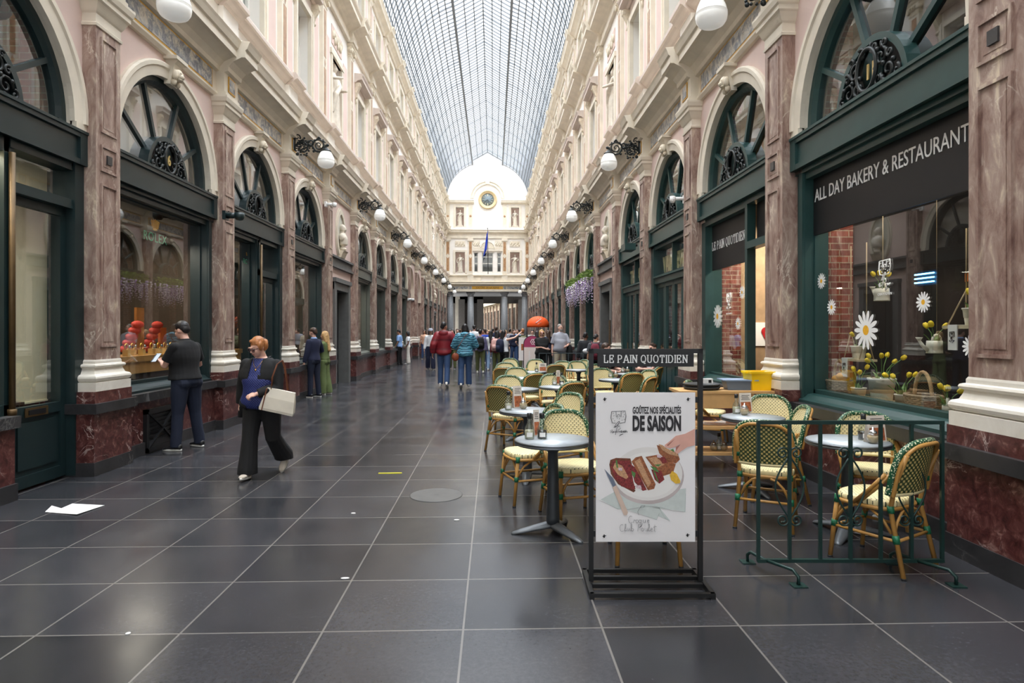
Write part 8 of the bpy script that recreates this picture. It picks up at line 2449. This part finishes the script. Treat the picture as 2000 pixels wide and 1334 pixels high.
# ---- the crowd before the passage
CRD = [ # px, depth, heading, height, hair, top, bottom, description, style
    (884, 26.5, 0, 1.68, ('long', HB_), BEIGE, OLIVE, 'woman in beige coat walking between the red and teal jackets', 'coat'),
    (906, 25.0, 178, 1.72, None, BEIGE, BEIGE, 'person in beige jacket and brown hat behind the teal jacket', 'hat'),
    (926, 30.0, 160, 1.88, ('short', HB_), WHITEC, BLACKC, 'tall man in white T-shirt with a dark strap', 'tee'),
    (938, 24.0, 182, 1.66, ('short', HB_), cloth('lilac_grey', rgb(110, 106, 140)), OLIVE, 'man in lilac-grey shirt with black backpack', 'pack'),
    (947, 27.5, 190, 1.70, ('short', HBR), cloth('royal_blue', rgb(38, 70, 170)), JEAN, 'person in bright blue jacket and jeans', 'jkt'),
    (959, 25.5, 175, 1.62, ('long', HB_), cloth('pale_grey', rgb(206, 208, 210)), JEANL, 'woman in pale grey top and light jeans', 'tee'),
    (969, 29.5, 170, 1.80, ('short', HBR), NAVY, DENIM, 'broad man in dark navy shirt before the columns', 'jkt'),
    (971, 23.0, 160, 1.60, ('long', HB_), cloth('wine', rgb(110, 36, 46)), OLIVE, 'woman in wine-red top with a pink backpack', 'pink'),
    (1021, 27.0, 185, 1.70, ('short', HRD), BLACKC, OLIVE, 'red-haired person in black T-shirt with olive backpack', 'olive'),
    (1004, 31.0, 20, 1.68, ('short', HBR), NAVY, JEAN, 'man in navy top left of the right column', 'jkt'),
    (996, 34.0, 175, 1.72, ('short', HB_), GREYC, BLACKC, 'man in grey top before the right column', 'tee'),
    (1010, 35.0, 0, 1.70, ('short', HBR), LBLUE, JEAN, 'person in light blue top facing us near the right column', 'tee'),
    (978, 36.0, 0, 1.70, ('short', HB_), BLACKC, JEAN, 'person in black facing us in the middle of the crowd', 'jkt'),
    (954, 37.0, 10, 1.66, ('long', HBL), WHITEC, JEAN, 'blond woman in white facing us in the crowd', 'tee'),
    (893, 33.0, 0, 1.72, ('short', HBR), BLACKC, JEAN, 'man in black facing us between the jackets', 'jkt'),
    (878, 36.0, 180, 1.68, ('bob', HBR), cloth('mustard', rgb(214, 170, 96)), JEAN, 'person in mustard top beyond the red jacket', 'tee'),
    (829, 36.0, 0, 1.66, ('long', HBR), cloth('peach', rgb(226, 180, 150)), JEAN, 'woman in peach top behind the grey-capped woman', 'tee'),
    (918, 38.0, 0, 1.70, ('bob', HB_), NAVY, BLACKC, 'person in navy far back left of the left column', 'jkt'),
    (933, 40.0, 180, 1.74, ('short', HB_), BLACKC, BLACKC, 'person in black far back by the left column', 'jkt'),
    (943, 42.0, 0, 1.66, ('short', HBR), cloth('rust', rgb(150, 84, 60)), JEAN, 'person in rust-brown top far back', 'tee'),
    (963, 44.0, 180, 1.76, ('short', HB_), GREYC, JEAN, 'tall person in grey far back in the middle', 'jkt'),
    (988, 43.0, 0, 1.66, ('bob', HBL), WHITEC, BLACKC, 'person in white top far back by the right column', 'tee'),
    (1014, 44.0, 180, 1.72, ('short', HB_), cloth('sand', rgb(190, 170, 140)), JEAN, 'person in sand jacket far back right of the right column', 'jkt'),
    (1040, 30.0, 0, 1.66, ('short', HB_), WHITEC, JEAN, 'person in white under the left edge of the orange parasol', 'tee'),
    (1049, 24.5, 170, 1.60, ('long', HB_), BLACKC, BLACKC, 'dark-haired person right behind the blond woman', 'jkt'),
    (1071, 26.0, 200, 1.62, ('long', HBR), NAVY, BLACKC, 'person between the blond woman and the bearded man', 'jkt'),
    (899, 44.0, 180, 1.70, ('short', HB_), BLACKC, JEAN, 'person in black far back between hat and red jacket', 'jkt'),
    (951, 31.0, 10, 1.64, ('bob', HBR), BEIGE, JEAN, 'woman in beige beside the bright blue jacket', 'tee'),
]
POSES = [dict(legs=((0.15, 0.06, 0.02), (-0.14, 0.14, 0.02))), dict(legs=((0.0, 0.03, 0.04), (0.02, 0.03, 0.04))), dict(legs=((-0.12, 0.14, 0.02), (0.14, 0.05, 0.02)), arms=(((0.18, -0.2, 1.0), (1, 0.6, -0.3)), None))]
skins = ((SKIN1, 'light'), (SKIN2, 'tan'), (SKIN1, 'fair'))
for i, (px, d, hd, h, hair, tp, bt, lab, sty) in enumerate(CRD):
    f = Fig(head=(0.2 * ((i * 7) % 5 - 2), 0.08), girth=1.0 + 0.05 * (i % 4), **POSES[i % 3])
    sk, sk_n = skins[i % 3]
    loc = at_px(px, d); k = h / 1.75; th = radians(hd)
    tk = dict(m=tp, d=0.03 if sty == 'coat' or sty == 'jkt' or sty == 'hat' else 0.022, hem=0.66 if sty == 'coat' else 0.86, sleeve=0.7 if sty == 'tee' or sty == 'olive' else 1.0, flare=0.05 if sty == 'coat' else 0.0)
    person(lab, loc, th, f, k, 0.02, sk, sk_n, hair if hair else ('short', HBR), tk, (), dict(m=bt, bag=0.008), SHW if i % 2 else SHB, SOLEW, hair is not None and hair[0] != 'short')
    if sty == 'hat':
        t = thing('felt_hat', 'brown felt hat on the person in beige behind the teal jacket', 'hat', (loc[0], loc[1] + 0.02, 1.69 * k), th)
        g = MB(); g.lathe([(0.11, 0), (0.105, 0.05), (0.085, 0.11), (0.0, 0.12)], 18); g.build('crown', [mat('felt', rgb(132, 98, 66), 0.9)], t)
        g = MB(); g.lathe([(0.1, 0.0), (0.2, -0.015), (0.2, -0.008), (0.1, 0.012)], 22); g.build('brim', [mat('felt', rgb(132, 98, 66), 0.9)], t)
    if sty in ('pack', 'pink', 'olive'):
        backpack({'pack': 'black backpack on the man in lilac-grey', 'pink': 'dusty pink backpack on the woman in wine red', 'olive': 'olive backpack on the red-haired person'}[sty], loc, th, k, {'pack': BLACKC, 'pink': cloth('dusty_pink', rgb(206, 164, 156)), 'olive': cloth('olive_light', rgb(112, 116, 84))}[sty])
# ---- two guests seated beyond the sign stand
def seated(label, loc, heading, top, bottom, k=0.95):
    f = Fig(legs=((1.45, 1.4, 0.08), (1.4, 1.45, 0.1)), arms=(((0.1, -0.36, 1.16), (1, 0.3, -0.8)), ((-0.1, -0.34, 1.12), (-1, 0.3, -0.8))), head=(0.2, 0.1), girth=1.05)
    t, f, up = person(label, loc, heading, f, k, 0.014, SKIN1, 'light', ('short', HBR), dict(m=top, d=0.024, hem=0.86, sleeve=0.8), (), dict(m=bottom, bag=0.006), SHW, SOLEW)
x, y = at_depth(1276, 13.7); seated('guest in white T-shirt seated at the farther table seen through the sign stand', (x, y), radians(-75), WHITEC, JEANL)
x, y = at_depth(1183, 13.4); seated('guest in light jeans seated behind the left post of the sign stand', (x, y), radians(60), BLACKC, JEANL)

# ================================================================== street furniture among the crowd
px_, py_ = at_depth(1051, 36)
t = thing('parasol', 'orange dome parasol with a white slash mark on the right side', 'parasol', (px_, py_, 0), -YAW)
ORG = mat('orange_canvas', rgb(240, 88, 20), 0.7, vary=0.04)
g = MB(); pr = [(0.645 * cos(a), 1.95 + 0.52 * sin(a)) for a in [pi / 2 * j / 10 for j in range(11)]]
g.lathe([(0.645, 1.83)] + pr[:-1] + [(0.001, 2.47)], 24); g.build('canopy', [ORG], t)
g = MB(); g.tube([(0, 0, 0.05), (0, 0, 1.95)], 0.025, 8); g.build('pole', [mat('steel_grey', rgb(150, 150, 152), 0.4, 0.5)], t)
g = MB(); g.lathe([(0, 0), (0.25, 0), (0.25, 0.04), (0.04, 0.07), (0, 0.07)], 18); g.build('foot', [BLACK], t)
g = MB(); 
def dome(u, v):
    r = sqrt(max(0.0, 1 - ((v - 1.95) / 0.52) ** 2)) * 0.645
    return (u, -sqrt(max(0.0, r * r - u * u)) - 0.01, v)
g.tube([dome(0.16 - 0.32 * j / 8, 2.30 - 0.24 * j / 8) for j in range(9)], 0.018, 6)
for u, v in ((0.02, 2.33), (0.12, 2.36), (-0.1, 2.29), (0.02, 2.02), (0.12, 2.08), (-0.02, 2.0)): g.ball(dome(u, v), 0.02, 6, 4)
g.build('mark', [TXTW], t)
sx2, sy2 = at_depth(1039, 23.6)
t = thing('pavement_sign', 'arched pink and cream pavement sign behind the terrace', 'sign', (sx2, sy2, 0), -YAW)
PNK, PCR = mat('raspberry_pink', rgb(176, 62, 104), 0.5, vary=0.03), mat('sign_cream', rgb(236, 222, 214), 0.5, vary=0.02)
g = MB(); pts = [(-0.31, 0.1)] + [(-0.31 * cos(a), 1.12 + 0.31 * sin(a)) for a in [pi * j / 16 for j in range(17)]] + [(0.31, 0.1)]
g.tube([(u, 0, v) for u, v in pts], 0.018, 6); g.build('frame', [BLACK], t)
for q in (-1, 1):
    g = MB(); g.box(q * 0.31 - 0.03, q * 0.31 + 0.03, -0.2, 0.2, 0.0, 0.11); g.build('foot', [BLACK], t)
g = MB(); g.prism([(-0.3, 0.1), (0.3, 0.1), (0.3, 1.0), (-0.3, 1.0)], -0.012, 0.012); g.build('lower_panel', [PCR], t)
g = MB(); g.prism([(-0.3, 1.0), (0.3, 1.0), (0.3, 1.12)] + [(0.3 * cos(a), 1.12 + 0.3 * sin(a)) for a in [pi * j / 14 for j in range(1, 14)]] + [(-0.3, 1.12)], -0.013, 0.013); g.build('arched_panel', [PNK], t)
g = MB()
for j in range(6):
    a = 2 * pi * j / 6; g.tube([(0.05 + 0.07 * cos(a) + 0.04 * cos(q), -0.018, 1.2 + 0.07 * sin(a) + 0.04 * sin(q)) for q in [2 * pi * w / 10 for w in range(10)]], 0.008, 5, closed=True)
for j in range(9): g.box(-0.12, -0.08, -0.016, -0.013, 0.42 + 0.05 * j, 0.45 + 0.05 * j)
g.build('emblem', [TXTW], t)
sx2, sy2 = at_depth(1021, 24.6)
t = thing('menu_stand', 'white free-standing menu board left of the pink sign', 'menu board', (sx2, sy2, 0), -YAW)
g = MB(); g.box(-0.16, 0.16, -0.015, 0.015, 0.45, 1.36); g.build('board', [PAPER], t)
g = MB(); g.box(-0.06, 0.1, -0.018, -0.015, 0.85, 1.1); g.build('picture', [MENUF], t)
for q in (-1, 1):
    g = MB(); g.tube([(q * 0.14, 0, 0.45), (q * 0.14, 0, 0.0)], 0.015, 6); g.build('leg', [BLACK], t)
b0, b1 = at_depth(1053, 17.6), at_depth(1196, 17.6)
t = thing('railing_barrier', 'thin grey railing closing the far end of the terrace', 'barrier', ((b0[0] + b1[0]) / 2, (b0[1] + b1[1]) / 2, 0), -YAW)
L = hypot(b1[0] - b0[0], b1[1] - b0[1]) / 2
SLATE = mat('slate_paint', rgb(60, 72, 78), 0.4)
g = MB(); g.box(-L, L, -0.01, 0.01, 0.97, 0.99); g.build('top_rail', [SLATE], t)
g = MB(); g.box(-L, L, -0.01, 0.01, 0.15, 0.17); g.build('bottom_rail', [SLATE], t)
for j in range(11):
    g = MB(); xx = -L + 2 * L * j / 10; g.box(xx - 0.01, xx + 0.01, -0.01, 0.01, 0.0 if j % 5 == 0 else 0.15, 0.98); g.build('bar', [SLATE], t)
